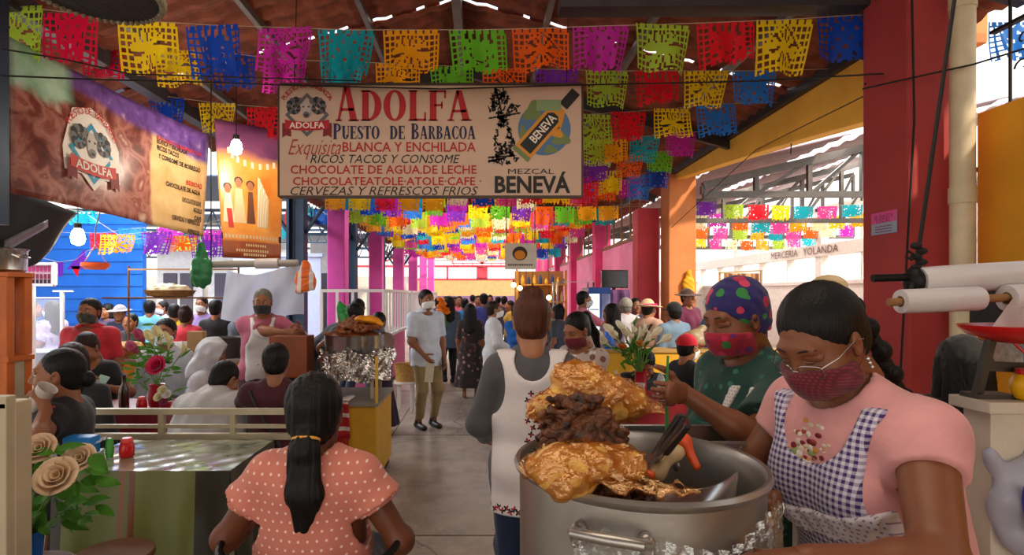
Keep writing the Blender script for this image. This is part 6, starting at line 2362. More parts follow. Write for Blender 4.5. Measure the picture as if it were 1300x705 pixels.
# ---- second table, red cloth
def cloth_table(name, x0, x1, y0, y1, z, m, label, clabel, drop_=.35):
    t = empty(name, ((x0 + x1) / 2, (y0 + y1) / 2, 0), 0, label, 'table')
    mb = MB(); mb.box((x0 + .015, y0 + .015, z - .03), (x1 - .015, y1 - .015, z - .006)); localize(mb.build('tabletop', m_wood, t), t)
    for x in (x0 + .06, x1 - .06):
        for y in (y0 + .06, y1 - .06):
            mb = MB(); mb.box((x - .02, y - .02, 0), (x + .02, y + .02, z - .03)); localize(mb.build('leg', m_iron, t), t)
    mb = MB()
    per = [(x0, y0), (x1, y0), (x1, y1), (x0, y1)]
    mb.box((x0, y0, z - .005), (x1, y1, z))
    for k in range(4):
        a, b = per[k], per[(k + 1) % 4]
        n = ((b[1] - a[1]), -(b[0] - a[0])); L = math.hypot(*n)
        mb.sheet(lambda u, v: (a[0] + (b[0] - a[0]) * u + n[0] / L * (.004 + .02 * v * (1 + math.sin(u * 17))), a[1] + (b[1] - a[1]) * u + n[1] / L * (.004 + .02 * v * (1 + math.sin(u * 17))), z - drop_ * v), 24, 4)
    tag(mb.build('tablecloth', m, smooth=True), clabel, 'tablecloth')
    return t
m_redcloth = mat('cloth_red', '#7c1c26', .35, noise=.12, nscale=6)
cloth_table('dining_table', -2.95, -1.30, 4.05, 4.58, .80, m_redcloth, 'table with a dark red cloth where the diners sit at left', 'dark red tablecloth with flowers on it, at left')
cloth_table('dining_table', .95, 2.35, 4.35, 4.95, .80, m_redcloth, 'table with a red cloth behind the woman in green', 'red tablecloth under the bottles and calla lilies')
# flower arrangement with a magenta rose
fv = empty('flower_vase', (-2.42, 4.22, .802), 0, 'red vase with magenta rose and lilies on the left red table', 'flowers')
mb = MB(); mb.lathe([(.045, 0), (.055, .02), (.06, .08), (.048, .15), (.055, .17), (.045, .165), (0, .02)], n=22); mb.build('vase', mat('vase_red', '#a31526', .3), fv, smooth=True)
rose(fv, P(198, 464, 4.12), .066, mat('petal_magenta', '#d11650', .5, translucent=.2), up=(0, -.9, .4))
ml = mat('petal_lily', '#e6dcae', .5, noise=.1, translucent=.25); mp2 = mat('petal_pinkish', '#b34a6c', .5, translucent=.25)
for k, (px, py, dx, dz, m_) in enumerate(((214, 432, .3, 1, ml), (196, 430, -.1, 1, ml), (180, 440, -.6, .8, mp2), (228, 440, .7, .8, ml), (205, 425, 0, 1, ml), (185, 428, -.3, 1, mp2))):
    mb = MB(); c = P(px, py + 12, 4.2); trumpet(mb, c, (dx, -.4, dz), .085, .034); localize(mb.build('lily', m_, fv, smooth=True, norm=False, solid=.002), fv)
    mb = MB(); mb.tube([(-2.42, 4.22, .95), tuple(c)], .004, 5); localize(mb.build('stem', m_stem, fv), fv)
mb = MB(); rg = random.Random(5)
for k in range(95):
    px, py = rg.gauss(197, 13), rg.gauss(460, 15)
    leaf(mb, P(px, py, 4.22 + rg.uniform(-.05, .08)), (rg.gauss(0, 1) + (px - 198) / 20, rg.uniform(-1, .3), rg.uniform(-.3, 1)), (rg.uniform(-1, 1), -1, .5), rg.uniform(.06, .12), .014, .2)
o = localize(mb.build('greenery', m_leaf, fv, smooth=True, norm=False), fv); o['kind'] = 'stuff'
fv2 = empty('flower_pot', (-2.30, 4.12, .802), 0, 'little pot of white and pink flowers beside the red vase', 'flowers')
mb = MB(); mb.lathe([(.03, 0), (.045, .06), (0, .06)], n=18); mb.build('pot', mat('vase_red', '#a31526'), fv2, smooth=True)
for dx, dz, m_ in ((-.03, .10, ml), (.03, .12, mat('petal_white', '#e6ddd8', .5)), (0, .15, ml), (.01, .07, mp2)):
    rose(fv2, (-2.30 + dx, 4.08, .802 + dz), .032, m_, up=(dx * 4, -.8, .5), name='blossom')
mb = MB()
for k in range(14): leaf(mb, (-2.30, 4.12, .87), (rg.gauss(0, 1), rg.uniform(-1, .3), rg.uniform(0, 1)), (0, -1, .5), .08, .014)
o = localize(mb.build('greenery', m_leaf, fv2, smooth=True, norm=False), fv2); o['kind'] = 'stuff'
def bottle(x, y, z, r, h, m, label, cap_=None, fill=None):
    o = empty('bottle', (x, y, z), 0, label, 'bottle')
    mb = MB(); mb.lathe([(0, 0), (r * .95, 0), (r, .01), (r, h * .50), (r * .9, h * .60), (r * .42, h * .76), (r * .38, h * .95), (r * .44, h * .96), (r * .44, h), (0, h)], n=20); mb.build('glass', m, o, smooth=True)
    if fill:
        mb = MB(); mb.lathe([(0, .006), (r * .9, .006), (r * .9, h * .45), (0, h * .45)], n=18); mb.build('drink', mat('drink_' + fill, fill, .2, alpha=.6), o, smooth=True)
    if cap_:
        mb = MB(); mb.lathe([(r * .46, h * .95), (r * .46, h * 1.01), (0, h * 1.012)], n=14); mb.build('bottle_cap', cap_, o, smooth=True)
    return o
m_amber = mat('glass_brown', '#3a1d0e', .12, spec=.8)
bottle(P(153, 0, 4.10)[0], 4.14, .801, .034, .25, m_amber, 'brown glass beer bottle on the left red table')
bottle(P(279, 0, 4.4)[0], 4.45, .801, .030, .24, m_glass, 'clear glass bottle between the white hoods and the man in maroon')
shaker(P(180, 0, 4.10)[0], 4.10, .801, 'red plastic cup-shaped shaker beside the red flower vase')
for k, (px, w, h) in enumerate(((152, .10, .04), (163, .05, .02), (170, .06, .03))):
    pass
mb = MB(); mb.sheet(lambda u, v: (-2.62 + .17 * u, 4.08 + .09 * v + .02 * u, .803 + .006 * math.sin(u * 9 + v * 4)), 8, 4)
tag(mb.build('paper_napkin', mat('paper_white', '#c9ccd6'), smooth=True, solid=.001), 'crumpled white paper napkin on the left red table', 'napkin')
# the other red table: calla lilies, bottles, cup, plate
cv = empty('calla_vase', (1.34, 4.80, .802), 0, 'red vase with a big bunch of white calla lilies on the right table', 'flowers')
mb = MB(); mb.lathe([(.04, 0), (.05, .02), (.052, .10), (.045, .16), (.056, .19), (.046, .18), (0, .02)], n=22); mb.build('vase', mat('vase_red', '#a31526'), cv, smooth=True)
rg = random.Random(9)
mcal = mat('petal_calla', '#fbf6e2', .45, noise=.03, translucent=.35)
for k, (px, py) in enumerate(((767, 428), (833, 428), (808, 424), (795, 423), (772, 424), (782, 418), (792, 416), (802, 418), (812, 417), (823, 421), (787, 427), (800, 428), (815, 428), (776, 432))):
    c = P(px, py + 9, 4.78 + rg.uniform(-.08, .06))
    d = ((px - 800) / 22, rg.uniform(-.9, -.1), .9)
    mb = MB(); trumpet(mb, c, d, .085, .034); localize(mb.build('calla', mcal, cv, smooth=True, norm=False, solid=.002), cv)
    mb = MB(); mb.tube([(1.34, 4.80, .96), tuple((c + V(1.34, 4.8, 1.0)) / 2 + V(0, 0, .03)), tuple(c)], .0055, 6); localize(mb.build('stem', m_stem, cv, smooth=True), cv)
for c_, px, py in (('#d98a1c', 812, 436), ('#c96a1c', 790, 440)):
    rose(cv, P(px, py, 4.72), .035, mat('petal_' + c_, c_, .5), name='marigold')
mb = MB()
for k in range(40):
    leaf(mb, P(rg.gauss(802, 9), rg.gauss(450, 12), 4.8), (rg.gauss(0, .6), rg.uniform(-.8, .2), rg.uniform(.2, 1)), (rg.uniform(-1, 1), -1, .3), rg.uniform(.08, .15), .016, .2)
o = localize(mb.build('greenery', m_leaf, cv, smooth=True, norm=False), cv); o['kind'] = 'stuff'
bottle(P(840, 0, 4.6)[0], 4.62, .801, .034, .26, m_glass, 'clear bottle between the red cap boy and the woman in green', mat('cap_white', '#d8d8d8'), '#b8c2c0')
bottle(P(906, 0, 4.6)[0], 4.60, .801, .036, .25, m_glass, 'clear bottle beside the elbow of the woman in green', mat('cap_white', '#d8d8d8'), '#b8c2c0')
bottle(P(783, 0, 4.6)[0], 4.62, .801, .034, .22, m_glass, 'clear bottle with dark drink left of the calla vase', None, '#2b1712')
cup('plastic_cup', P(812, 0, 4.5)[0], 4.50, .801, .042, .13, m_glass, 'clear cup of red hibiscus drink on the right table', ('#b3121c', .6))
pl = empty('plate', (P(886, 0, 4.6)[0], 4.62, .801), 0, 'plate of tacos between two clear bottles', 'plate')
mb = MB(); mb.lathe([(0, 0), (.07, 0), (.12, .016), (.122, .02), (.07, .008), (0, .006)], n=28); mb.build('dish', mat('plate_white', '#cfc9be', .3), pl, smooth=True)
for k in range(4):
    mb = MB(); mb.ell((-.06 + .04 * k, .0, .026), (.025, .05, .022), R=Matrix.Rotation(.3 * (k % 2), 3, 'Z')); mb.build('taco', mat('taco', '#c5ae78', .7, noise=.2), pl, smooth=True)
mb = MB()
for k in range(12): mb.ell((rg.uniform(-.07, .07), rg.uniform(-.04, .03), .05), .010, 6, 5)
mb.build('garnish', mat('garnish', '#7fa04c', .6), pl)
# ---------------------------------------------------------------- stalls further back
# yellow counter with the steel drum of meat
kc = empty('food_counter', (-1.17, 5.15, 0), 0, 'yellow food counter with foil wrapped steel drum beside the aisle', 'counter')
mb = MB(); mb.box((-.34, -.38, .06), (.28, .42, .70)); mb.build('cabinet', m_yelc, kc, bevel=.01)
mb = MB(); mb.box((-.36, -.40, .70), (.30, .44, .725)); mb.build('worktop', mat('counter_top', '#8d8478', .5, noise=.1), kc)
mb = MB(); beam(mb, (.285, -.385, 0), (.285, -.385, 1.12), .022); mb.build('corner_post', mat('post_yellow', '#dcae3c', .4), kc)
mb = MB(); mb.box((-.32, -.36, 0), (.26, .40, .06)); mb.build('plinth', m_iron, kc)
dr = empty('steel_drum', (-1.17, 5.20, .7255), 0, 'steel drum wrapped in aluminium foil heaped with barbacoa at mid left', 'drum')
for sx in (-.20, .20):
    for sy in (-.20, .20):
        mb = MB(); beam(mb, (sx, sy, 0), (sx, sy, .17), .025); mb.build('leg', m_cream, dr)
mb = MB()
for a, b in (((-.2, -.2), (.2, -.2)), ((.2, -.2), (.2, .2)), ((.2, .2), (-.2, .2)), ((-.2, .2), (-.2, -.2))):
    beam(mb, (*a, .17), (*b, .17), .025)
mb.build('stand_frame', m_cream, dr)
mb = MB(); mb.lathe([(0, .19), (.25, .19), (.26, .20), (.268, .54), (.272, .55), (.262, .55), (.255, .50), (0, .48)], n=56); mb.build('drum_wall', m_steel, dr, smooth=True)
mb = MB()
rg = random.Random(4)
def foil(u, v):
    a = 2 * PI * u
    r_ = .30 + .03 * math.sin(a * 9) * math.sin(v * 5) + .018 * math.sin(a * 23 + v * 11) + (.05 if math.cos(a + .2) > .5 else 0) * (1 - v)
    return (r_ * math.cos(a), r_ * math.sin(a), .415 - .26 * v + .02 * math.sin(a * 7))
mb.sheet(foil, 150, 18)
mb.build('foil_wrap', m_foil, dr, smooth=False)
pr = [ell((-1.17, 5.2, 1.24), (.24, .24, .08), k=.03)]
for k in range(120):
    a, q = rg.uniform(0, 6.28), math.sqrt(rg.random()) * .235
    x, y = -1.17 + q * math.cos(a), 5.2 + q * math.sin(a)
    z = 1.30 + .06 * (1 - (q / .24) ** 2) + .03 * (x + 1.17) / .24
    pr.append(ell((x, y, z), V(.045, .022, .018) * rg.uniform(.5, 1.2), rotm(rg.uniform(-40, 40), rg.uniform(0, 180), rg.uniform(-40, 40)), k=.008))
tag(sdf_obj('barbacoa_meat', pr, .008, mat('meat_red', '#5a2a12', .5, col2='#9a5426', nscale=22, bump=.8, bscale=40), noise=(.003, 90, 4)), 'brown heap of cooked meat on the foil wrapped steel drum', 'meat')
tag(sdf_obj('golden_skin', [ell((-1.03, 5.2, 1.405), (.10, .10, .035), rotm(0, 0, 8), k=.02), ell((-1.10, 5.16, 1.415), (.06, .06, .03), k=.02), ell((-.95, 5.18, 1.38), (.05, .05, .02), rotm(0, 0, 20), k=.02)], .008, mat('skin_golden', '#e8971c', .4, noise=.15), noise=(.006, 60, 2)), 'orange golden piece of skin on top of the steel drum meat', 'meat')
gb = sdf_obj('plastic_bottle', [cap((-1.33, 5.50, 1.36), (-1.36, 5.50, 1.50), .06, .045, k=.03), cap((-1.36, 5.50, 1.50), (-1.38, 5.5, 1.56), .045, .02, k=.03)], .009, mat('plastic_green2', '#1f8a3c', .3), noise=(.003, 50, 2))
tag(gb, 'crumpled green plastic bag behind the steel drum', 'bag')
rc = empty('fringed_cloth', (-1.24, 4.78, .73), 0, 'red and white cloth with red fringe over the yellow counter edge', 'cloth')
mb = MB(); mb.sheet(lambda u, v: (-.14 + .27 * u + .02 * v, -.06 - .012 * math.sin(u * 14) - .02 * v, .015 - .30 * v), 16, 8)
mb.sheet(lambda u, v: (-.14 + .27 * u, -.06 + .25 * v, .016 + .012 * math.sin(u * 9)), 10, 4)
mb.build('weave', pattern_mat('cloth_redwhite', '#b81a22', ['#ddd0c8'], 'stripes', 9, .3), rc, smooth=True, norm=False, solid=.003)
mb = MB()
for k in range(26):
    x = -.13 + k * .0105
    mb.tube([(x, -.085, -.28), (x + .01 * math.sin(k * 3), -.09, -.37 - .02 * math.sin(k * 7))], .004, 4)
mb.build('fringe', mat('fringe_red', '#c0141c', .8), rc)
# brown wooden box in front of the apron woman and lower yellow counter behind the diners
mb = MB(); mb.box((-.17, -.10, .0), (.16, .12, .36)); wb = mb.build('wooden_box', mat('wood_box', '#8a4318', .5, noise=.2, nscale=4), bevel=.006, loc=(-1.68, 5.02, .915))
tag(wb, 'reddish brown wooden box in front of the woman in the white apron', 'box')
k2 = empty('food_counter', (-2.65, 5.9, 0), 0, 'long yellow counter behind the diners at left', 'counter')
mb = MB(); mb.box((-1.1, -.25, .06), (.48, .30, .96)); mb.build('cabinet', m_yelc, k2, bevel=.01)
mb = MB(); mb.box((-1.12, -.27, .96), (.50, .32, .99)); mb.build('worktop', mat('counter_top', '#8d8478'), k2)
mb = MB(); mb.box((-1.05, -.2, 0), (.44, .25, .06)); mb.build('plinth', m_iron, k2)
k3 = empty('box_stand', (-1.68, 5.02, 0), 0, 'small dark stand carrying the brown wooden box', 'stand')
mb = MB(); mb.box((-.19, -.13, .88), (.18, .15, .912)); mb.build('tabletop', m_iron, k3)
for sx, sy in ((-.16, -.10), (.15, -.10), (-.16, .12), (.15, .12)):
    mb = MB(); beam(mb, (sx, sy, 0), (sx, sy, .88), .03); mb.build('leg', m_iron, k3)
def basin(name, px, Y, r, h, z, m, label, cat, content=None):
    x = P(px, 0, Y)[0]
    o = empty(name, (x, Y, z), 0, label, cat)
    mb = MB(); mb.lathe([(0, 0), (r * .85, 0), (r, h), (r * 1.05, h + .008), (r * .95, h), (r * .8, .012), (0, .012)], n=30); mb.build('vessel', m, o, smooth=True)
    if content:
        rq = random.Random(px)
        pr = [ell((x, Y, z + h * .85), (r * .85, r * .85, content[1]), k=.02)]
        for k in range(28):
            a, q = rq.uniform(0, 6.28), math.sqrt(rq.random()) * r * .8
            pr.append(ell((x + q * math.cos(a), Y + q * math.sin(a), z + h * .85 + content[1] * (1 - (q / r) ** 2)), V(.05, .03, .014) * rq.uniform(.7, 1.3), rotm(rq.uniform(-30, 30), rq.uniform(0, 180)), k=.008))
        localize(sdf_obj('contents', pr, .011, content[0], o), o)
    return o
m_tort = mat('tortilla', '#d9b675', .75, noise=.15, nscale=14)
basin('steel_basin', 285, 5.85, .19, .20, .99, mat('grey_enamel', '#56534f', .35, .5), 'dark grey steel basin on the long yellow counter', 'basin')
basin('bread_basket', 166, 5.9, .19, .10, .99, mat('wicker', '#9a7444', .8, noise=.3, nscale=30, bump=.6), 'wide basket of flat bread on the long yellow counter', 'basket', (m_tort, .07))
basin('tortilla_basket', 216, 6.6, .27, .06, 1.62, mat('wicker', '#9a7444'), 'wide basket heaped with tortillas on the hanging shelf', 'basket', (mat('tortilla_pale', '#d8c9a8', .7, noise=.15), .09))
hs_ = empty('hanging_shelf', (P(215, 0, 6.6)[0], 6.6, 1.58), 0, 'thin wooden shelf on two posts carrying the tortilla basket', 'shelf')
mb = MB(); mb.box((-.62, -.25, .012), (.75, .25, .03)); mb.build('board', m_wood, hs_)
for x in (-.6, .72):
    mb = MB(); beam(mb, (x, .2, -1.58), (x, .2, .40), .018); mb.build('post', m_wood, hs_)
mb = MB(); beam(mb, (-.6, .2, .36), (.72, .2, .36), .02); mb.build('crossbar', mat('wood_light', '#a9835c', .6), hs_)
mb = MB(); mb.box((-.08, -.06, 0), (.08, .02, .28)); o = mb.build('cardboard_box', mat('card_brown', '#b08a5c', .8, noise=.1), bevel=.003, loc=(P(250, 0, 5.7)[0], 5.72, .99))
tag(o, 'brown cardboard flap standing behind the man in the pale hood', 'box')
# roll pole, white plastic sheet, green and orange bags above the stall
pole = empty('bag_pole', tuple(P(320, 336, 5.6)), 0, 'grey pole with bag roll over the woman in the white apron', 'pole')
mb = MB(); a_, b_ = P(264, 336, 5.6), P(378, 334, 5.6); mb.tube([a_, b_], .035, 12); localize(mb.build('tube', mat('tube_grey', '#9a968e', .5), pole, smooth=True), pole)
mb = MB(); a_, b_ = P(325, 335, 5.6), P(354, 334.5, 5.6); mb.tube([a_, b_], .052, 14); localize(mb.build('film_roll', mat('film_white', '#c9c2c2'), pole, smooth=True), pole)
mb = MB()
for px in (268, 374):
    p = P(px, 336, 5.6); mb.tube([tuple(p), (p[0], 5.6, roof_z(p[0]) - .05)], .006, 5)
localize(mb.build('hanging_wire', m_cord, pole), pole)
mb = MB()
mb.sheet(lambda u, v: tuple(P(288 + 98 * u - 8 * v * (1 - u), 343 + 62 * v + 6 * math.sin(u * 5), 5.75 + .05 * math.sin(u * 13 + v * 3))), 26, 12)
tag(mb.build('plastic_sheet', mat('sheet_white', '#c6cddd', .4, translucent=.35, alpha=.93), smooth=True, norm=False), 'white plastic sheet hanging behind the woman in the white apron', 'sheet')
def limp_bag(px0, py0, px1, py1, Y, m, label, seed):
    a, b = P((px0 + px1) / 2, py0, Y), P((px0 + px1) / 2, py1, Y)
    w = (px1 - px0) * Y / FPX / 2
    rq = random.Random(seed)
    pr = [cap(a, a * .6 + b * .4, w * .25, w * .75, (1, .5), k=.04), ell(a * .35 + b * .65, (w * .95, w * .5, (a[2] - b[2]) * .36), k=.04)]
    for k in range(5):
        x = rq.uniform(-w, w) * .8
        pr.append(cap(a + V(x * .2, 0, 0), b + V(x, rq.uniform(-.03, .03), rq.uniform(0, .05)), .012, .022, k=.03))
    return tag(sdf_obj('plastic_bag', pr, .009, m, noise=(.006, 55, seed)), label, 'bag')
limp_bag(241, 312, 270, 364, 5.55, mat('bag_green', '#2f7d4a', .3, translucent=.3, bump=.4, bscale=25), 'green plastic bag tied to the grey pole', 3)
ob_ = limp_bag(374, 334, 402, 372, 5.5, pattern_mat('bag_orange', '#e2651c', ['#e0d6cf'], 'stripes', 9, .35, .3, 'ZX'), 'orange and white striped plastic bag at the end of the grey pole', 4)
# orange display case with pot, at the left edge
dc = empty('display_case', (-3.50, 4.15, 0), 0, 'orange wooden food display case at the left edge', 'display case')
zt = CAMZ - (352 - VY) * 4.1 / FPX
zb = CAMZ - (452 - VY) * 4.1 / FPX
for x, y in ((.10, -.10), (-.55, -.10), (.10, .06), (-.55, .06)):
    mb = MB(); mb.box((x - .035, y - .035, .9), (x + .035, y + .035, zt)); mb.build('post', m_wood2, dc, bevel=.004)
mb = MB(); mb.box((-.60, -.14, zt), (.15, .10, zt + .035)); mb.box((-.60, -.13, zt - .07), (.13, -.10, zt)); mb.build('top_board', m_wood2, dc, bevel=.004)
mb = MB(); mb.box((-.60, -.14, zb - .04), (.15, .10, zb)); mb.build('bottom_board', m_wood2, dc, bevel=.004)
mb = MB(); mb.box((-.58, -.12, .0), (.13, .09, zb - .04)); mb.build('base_cabinet', m_cream, dc, bevel=.01)
mb = MB(); mb.box((-.56, .075, zb), (.07, .08, zt)); mb.build('back_panel', mat('panel_grey', '#6f6a72', .5), dc)
mb = MB(); mb.box((-.52, -.10, zb), (.07, -.096, zt - .07)); mb.build('pane', m_glass, dc)
for k, (dx, c, h) in enumerate(((-.05, '#d8d4d0', .16), (-.17, '#4fae4a', .38), (-.30, '#caa24a', .12), (-.42, '#c33b32', .2))):
    mb = MB(); mb.lathe([(.045, 0), (.05, .01), (.05, h * .8), (.03, h), (0, h)], n=16); o = mb.build('food_jar', mat('jar_' + c, c, .4), smooth=True, loc=(-3.50 + dx - .03, 4.12 + .03 * (k % 2), zb))
    tag(o, ('white', 'tall green', 'short golden', 'red')[k] + ' jar inside the orange display case', 'jar')
sp = empty('cooking_pot', (-3.58, 4.15, zt + .035), 0, 'dented steel cooking pot on top of the orange display case', 'pot')
mb = MB(); mb.lathe([(0, 0), (.18, 0), (.20, .02), (.205, .16), (.215, .175), (.20, .172), (0, .03)], n=36); mb.build('vessel', m_steel, sp, smooth=True)
mb = MB(); mb.tube([(.19, -.06, .13), (.23, -.05, .11), (.23, .05, .11), (.19, .06, .13)], .008, 6); mb.build('handle', m_steel, sp, smooth=True)
# dark tarpaulin sloping over it
mb = MB()
Q = [P(-14, 232, 4.4), P(98, 268, 6.2), P(-14, 330, 4.4), P(52, 330, 5.6)]
mb.sheet(lambda u, v: tuple((Q[0] * (1 - u) + Q[1] * u) * (1 - v) + (Q[2] * (1 - u) + Q[3] * u) * v + V(0, .03 * math.sin(u * 9), -.06 * math.sin(PI * u) * v + .02 * math.sin(v * 8 + u * 5))), 18, 12)
tag(mb.build('tarpaulin', mat('tarp_dark', '#121110', .9, noise=.2, nscale=4, bump=.3, bscale=8), smooth=True, norm=False, solid=.004), 'dark grey tarpaulin sagging under the meat banner', 'tarpaulin')
mb = MB()
mb.sheet(lambda u, v: tuple((P(12, 306, 4.62) * (1 - u) + P(66, 280, 5.3) * u) + V(0, -.05, -.10 * v * (1 - .3 * u))), 8, 3)
tag(mb.build('plastic_patch', mat('patch_grey', '#5c5d60', .3, bump=.4, bscale=14), smooth=True, norm=False, solid=.003), 'pale grey plastic patch hanging on the dark tarpaulin', 'patch')
# lamps
def bulb_lamp(px, py, Y, r, power, label, col='#fff0d8', ztop=None, spiral=False):
    p = P(px, py, Y)
    o = empty('pendant_bulb', tuple(p), 0, label, 'lamp')
    mb = MB(); mb.lathe([(0, -r * 1.4), (r * .8, -r * 1.0), (r, -.2 * r), (r * .75, .9 * r), (r * .45, 1.3 * r), (0, 1.3 * r)], n=18); mb.build('bulb', mat('bulb_glow', '#ffffff', .5, emit='#fff3df', estr=26), o, smooth=True)
    mb = MB(); mb.lathe([(r * .5, r * 1.3), (r * .55, r * 2.1), (0, r * 2.3)], n=12); mb.build('socket', m_iron, o, smooth=True)
    mb = MB(); mb.tube([(0, 0, r * 2.2), (0, 0, (ztop or roof_z(p[0]) - .05) - p[2])], .005, 5); mb.build('wire', m_cord, o)
    point_light('lamp_glow', (p[0], p[1] - .10, p[2] - .12), power, (1.0, .88, .70), .05)
    return o
bulb_lamp(300, 187, 5.4, .055, 14, 'glowing spiral bulb hanging in front of the poster banner')
bulb_lamp(99, 301, 6.6, .075, 22, 'bright round bulb glowing beside the blue stall wall', ztop=4.5)
# small string-light lamps on stalls far down the aisle
for k, (px, py) in enumerate(((652, 362), (660, 366), (668, 371), (697, 378), (676, 366))):
    p = P(px, py, 12.6)
    o = empty('stall_bulb', tuple(p), 0, ('first', 'second', 'third', 'fifth', 'fourth')[k] + ' small warm bulb along the far golden stall', 'lamp', 'stall bulbs')
    mb = MB(); mb.ell((0, 0, 0), .055, 12, 8); mb.build('bulb', mat('bulb_warm', '#ffffff', .5, emit='#ffc878', estr=14), o, smooth=True)
    mb = MB(); mb.tube([(0, 0, .05), (0, 0, .10)], .02, 8); mb.tube([(0, 0, .1), (0, 0, roof_z(p[0]) - p[2])], .006, 4); mb.build('socket', m_iron, o)
# orange hanging scale dish
od = empty('hanging_dish', tuple(P(121, 336, 6.4)), 0, 'orange oval hanging scale dish before the blue wall', 'scale')
mb = MB(); mb.lathe([(0, -.06), (.10, -.055), (.14, -.02), (.14, .02), (.13, .02), (.12, -.01), (0, -.03)], n=28); mb.build('dish', mat('dish_orange', '#f0601a', .35), od, smooth=True)
mb = MB()
for s in (-.13, .13): mb.tube([(s, 0, .02), (0, 0, .22)], .006, 5)
mb.tube([(0, 0, .22), (.0, 0, .40), (.06, 0, .62), (.02, 0, 2.0)], .008, 5); mb.build('chain', mat('chain_grey', '#8f9096', .4, .6), od)
# woven basket lamp hanging at the top left corner
wl = empty('basket_lampshade', tuple(P(122, -30, 2.3)), 0, 'dark woven basket lampshade hanging at the top left corner', 'lampshade')
mb = MB(); mb.lathe([(.235, -.075), (.24, -.06), (.20, .10), (.09, .19), (.02, .20), (.02, .185), (.085, .175), (.19, .09), (.222, -.06)], n=36); mb.build('shade', mat('woven_dark', '#2b2420', .7, noise=.4, nscale=30, bump=.7), wl, smooth=True)
mb = MB()
for k in range(56):
    a = 2 * PI * k / 56
    mb.ell((.236 * math.cos(a), .236 * math.sin(a), -.065), (.017, .012, .024), 6, 5, Matrix.Rotation(a, 3, 'Z'))
mb.build('rim', mat('woven_pale', '#8f8674', .8, noise=.3, nscale=40), wl, smooth=True)
mb = MB(); mb.tube([(0, 0, .2), (0, 0, 1.3)], .006, 5); mb.build('wire', m_cord, wl)
# glass screen with white posts in front of the blue wall
gs = empty('glass_screen', (P(55, 0, 6.9)[0], 6.9, 0), 0, 'clear screen with white T-shaped post before the blue wall', 'screen')
mb = MB(); mb.box((-.32, -.004, .95), (.22, .004, 1.60)); mb.build('pane', mat('screen_clear', '#cfd6e6', .08, alpha=.22, spec=.7), gs)
mb = MB(); beam(mb, (.23, 0, 0), (.23, 0, 1.68), .035); beam(mb, (.12, 0, 1.68), (.36, 0, 1.68), .02); beam(mb, (-.32, 0, 1.60), (.22, 0, 1.60), .014); mb.build('post', mat('white_frame', '#dfe2ea'), gs)
mb = MB(); mb.box((-.45, -.15, 0), (.30, .35, .95)); mb.build('counter', mat('counter_pale', '#8f93a4', .5, noise=.1), gs, bevel=.01)
# white barred stall rail along the aisle
wr = empty('barred_rail', (-1.58, 9.1, 0), 0, 'white barred stall partition running down the left of the aisle', 'partition')
mw = mat('white_bars', '#d9d4d0', .5)
for k in range(3):
    mb = MB()
    y0, y1 = k * 3.6, k * 3.6 + 3.4
    beam(mb, (0, y0, 1.70), (0, y1, 1.70), .05); beam(mb, (0, y0, .95), (0, y1, .95), .05)
    for q in range(12):
        y = y0 + q * 3.4 / 11
        beam(mb, (0, y, .0 if q in (0, 11) else .95), (0, y, 1.70), .045 if q in (0, 11) else .03)
    mb.build('panel', mw, wr)
mb = MB(); beam(mb, (-1.0, .02, 1.70), (0, .02, 1.70), .05)
for q in range(4): beam(mb, (-1.0 + .25 * q, .02, 0 if q == 0 else .95), (-1.0 + .25 * q, .02, 1.70), .04)
mb.build('end_panel', mw, wr)
# pink market stall tables behind the man in white, baskets
def block_counter(name, x0, x1, y0, y1, z, m, label, top=None):
    t = empty(name, ((x0 + x1) / 2, (y0 + y1) / 2, 0), 0, label, 'counter')
    mb = MB(); mb.box((x0, y0, 0.05), (x1, y1, z - .03)); localize(mb.build('cabinet', m, t, bevel=.01), t)
    mb = MB(); mb.box((x0 - .02, y0 - .02, z - .03), (x1 + .02, y1 + .02, z)); localize(mb.build('worktop', top or mat('counter_top', '#8d8478'), t), t)
    mb = MB(); mb.box((x0 + .03, y0 + .03, 0), (x1 - .03, y1 - .03, .05)); localize(mb.build('plinth', m_iron, t), t)
    return t
block_counter('market_counter', -2.35, -1.70, 8.6, 12.5, .92, mat('counter_pink', '#cf5f92', .6, noise=.08), 'pink stall counter behind the man in the white shirt')
block_counter('market_counter', 1.35, 3.25, 6.15, 6.42, 1.04, m_yelc, 'mustard yellow low counter wall behind the diners at right', mat('ledge_tan', '#b08a4c', .5))
block_counter('market_counter', 1.05, 2.2, 11.6, 12.8, .95, mat('counter_violet', '#7a4f78', .6), 'violet stall counter under the golden lights on the right')
bq_ = basin('market_basket', 515, 8.0, .16, .24, .42, mat('wicker_light', '#b58a4a', .8, noise=.25, nscale=30, bump=.5), 'light wicker basket on a white stand beside the man in white', 'basket')
ws_ = empty('plant_stand', (P(515, 0, 8.0)[0], 8.0, 0), 0, 'white stand under the light wicker basket', 'stand')
mb = MB(); mb.lathe([(0, .39), (.17, .39), (.17, .42), (0, .42)], n=24); mb.build('tabletop', mw, ws_)
for k in range(4):
    a_ = PI / 2 * k + .78
    mb = MB(); beam(mb, (.13 * math.cos(a_), .13 * math.sin(a_), 0), (.13 * math.cos(a_), .13 * math.sin(a_), .39), .03); mb.build('leg', mw, ws_)
mgc = empty('marigold_bunch', tuple(P(562, 410, 10.2)), 0, 'bunch of bright orange marigolds behind the man in white', 'flowers')
for k in range(12):
    rg_ = random.Random(k)
    rose(mgc, P(562 + rg_.uniform(-6, 6), 388 + rg_.uniform(-10, 10), 10.2 + rg_.uniform(-.06, .06)), .06, mat('petal_marigold', '#f08a10', .6), name='marigold')
mb = MB(); mb.tube([tuple(P(562, 395, 10.2)), tuple(P(566, 414, 10.25))], [.05, .02], 8); localize(mb.build('stem', m_stem, mgc), mgc)
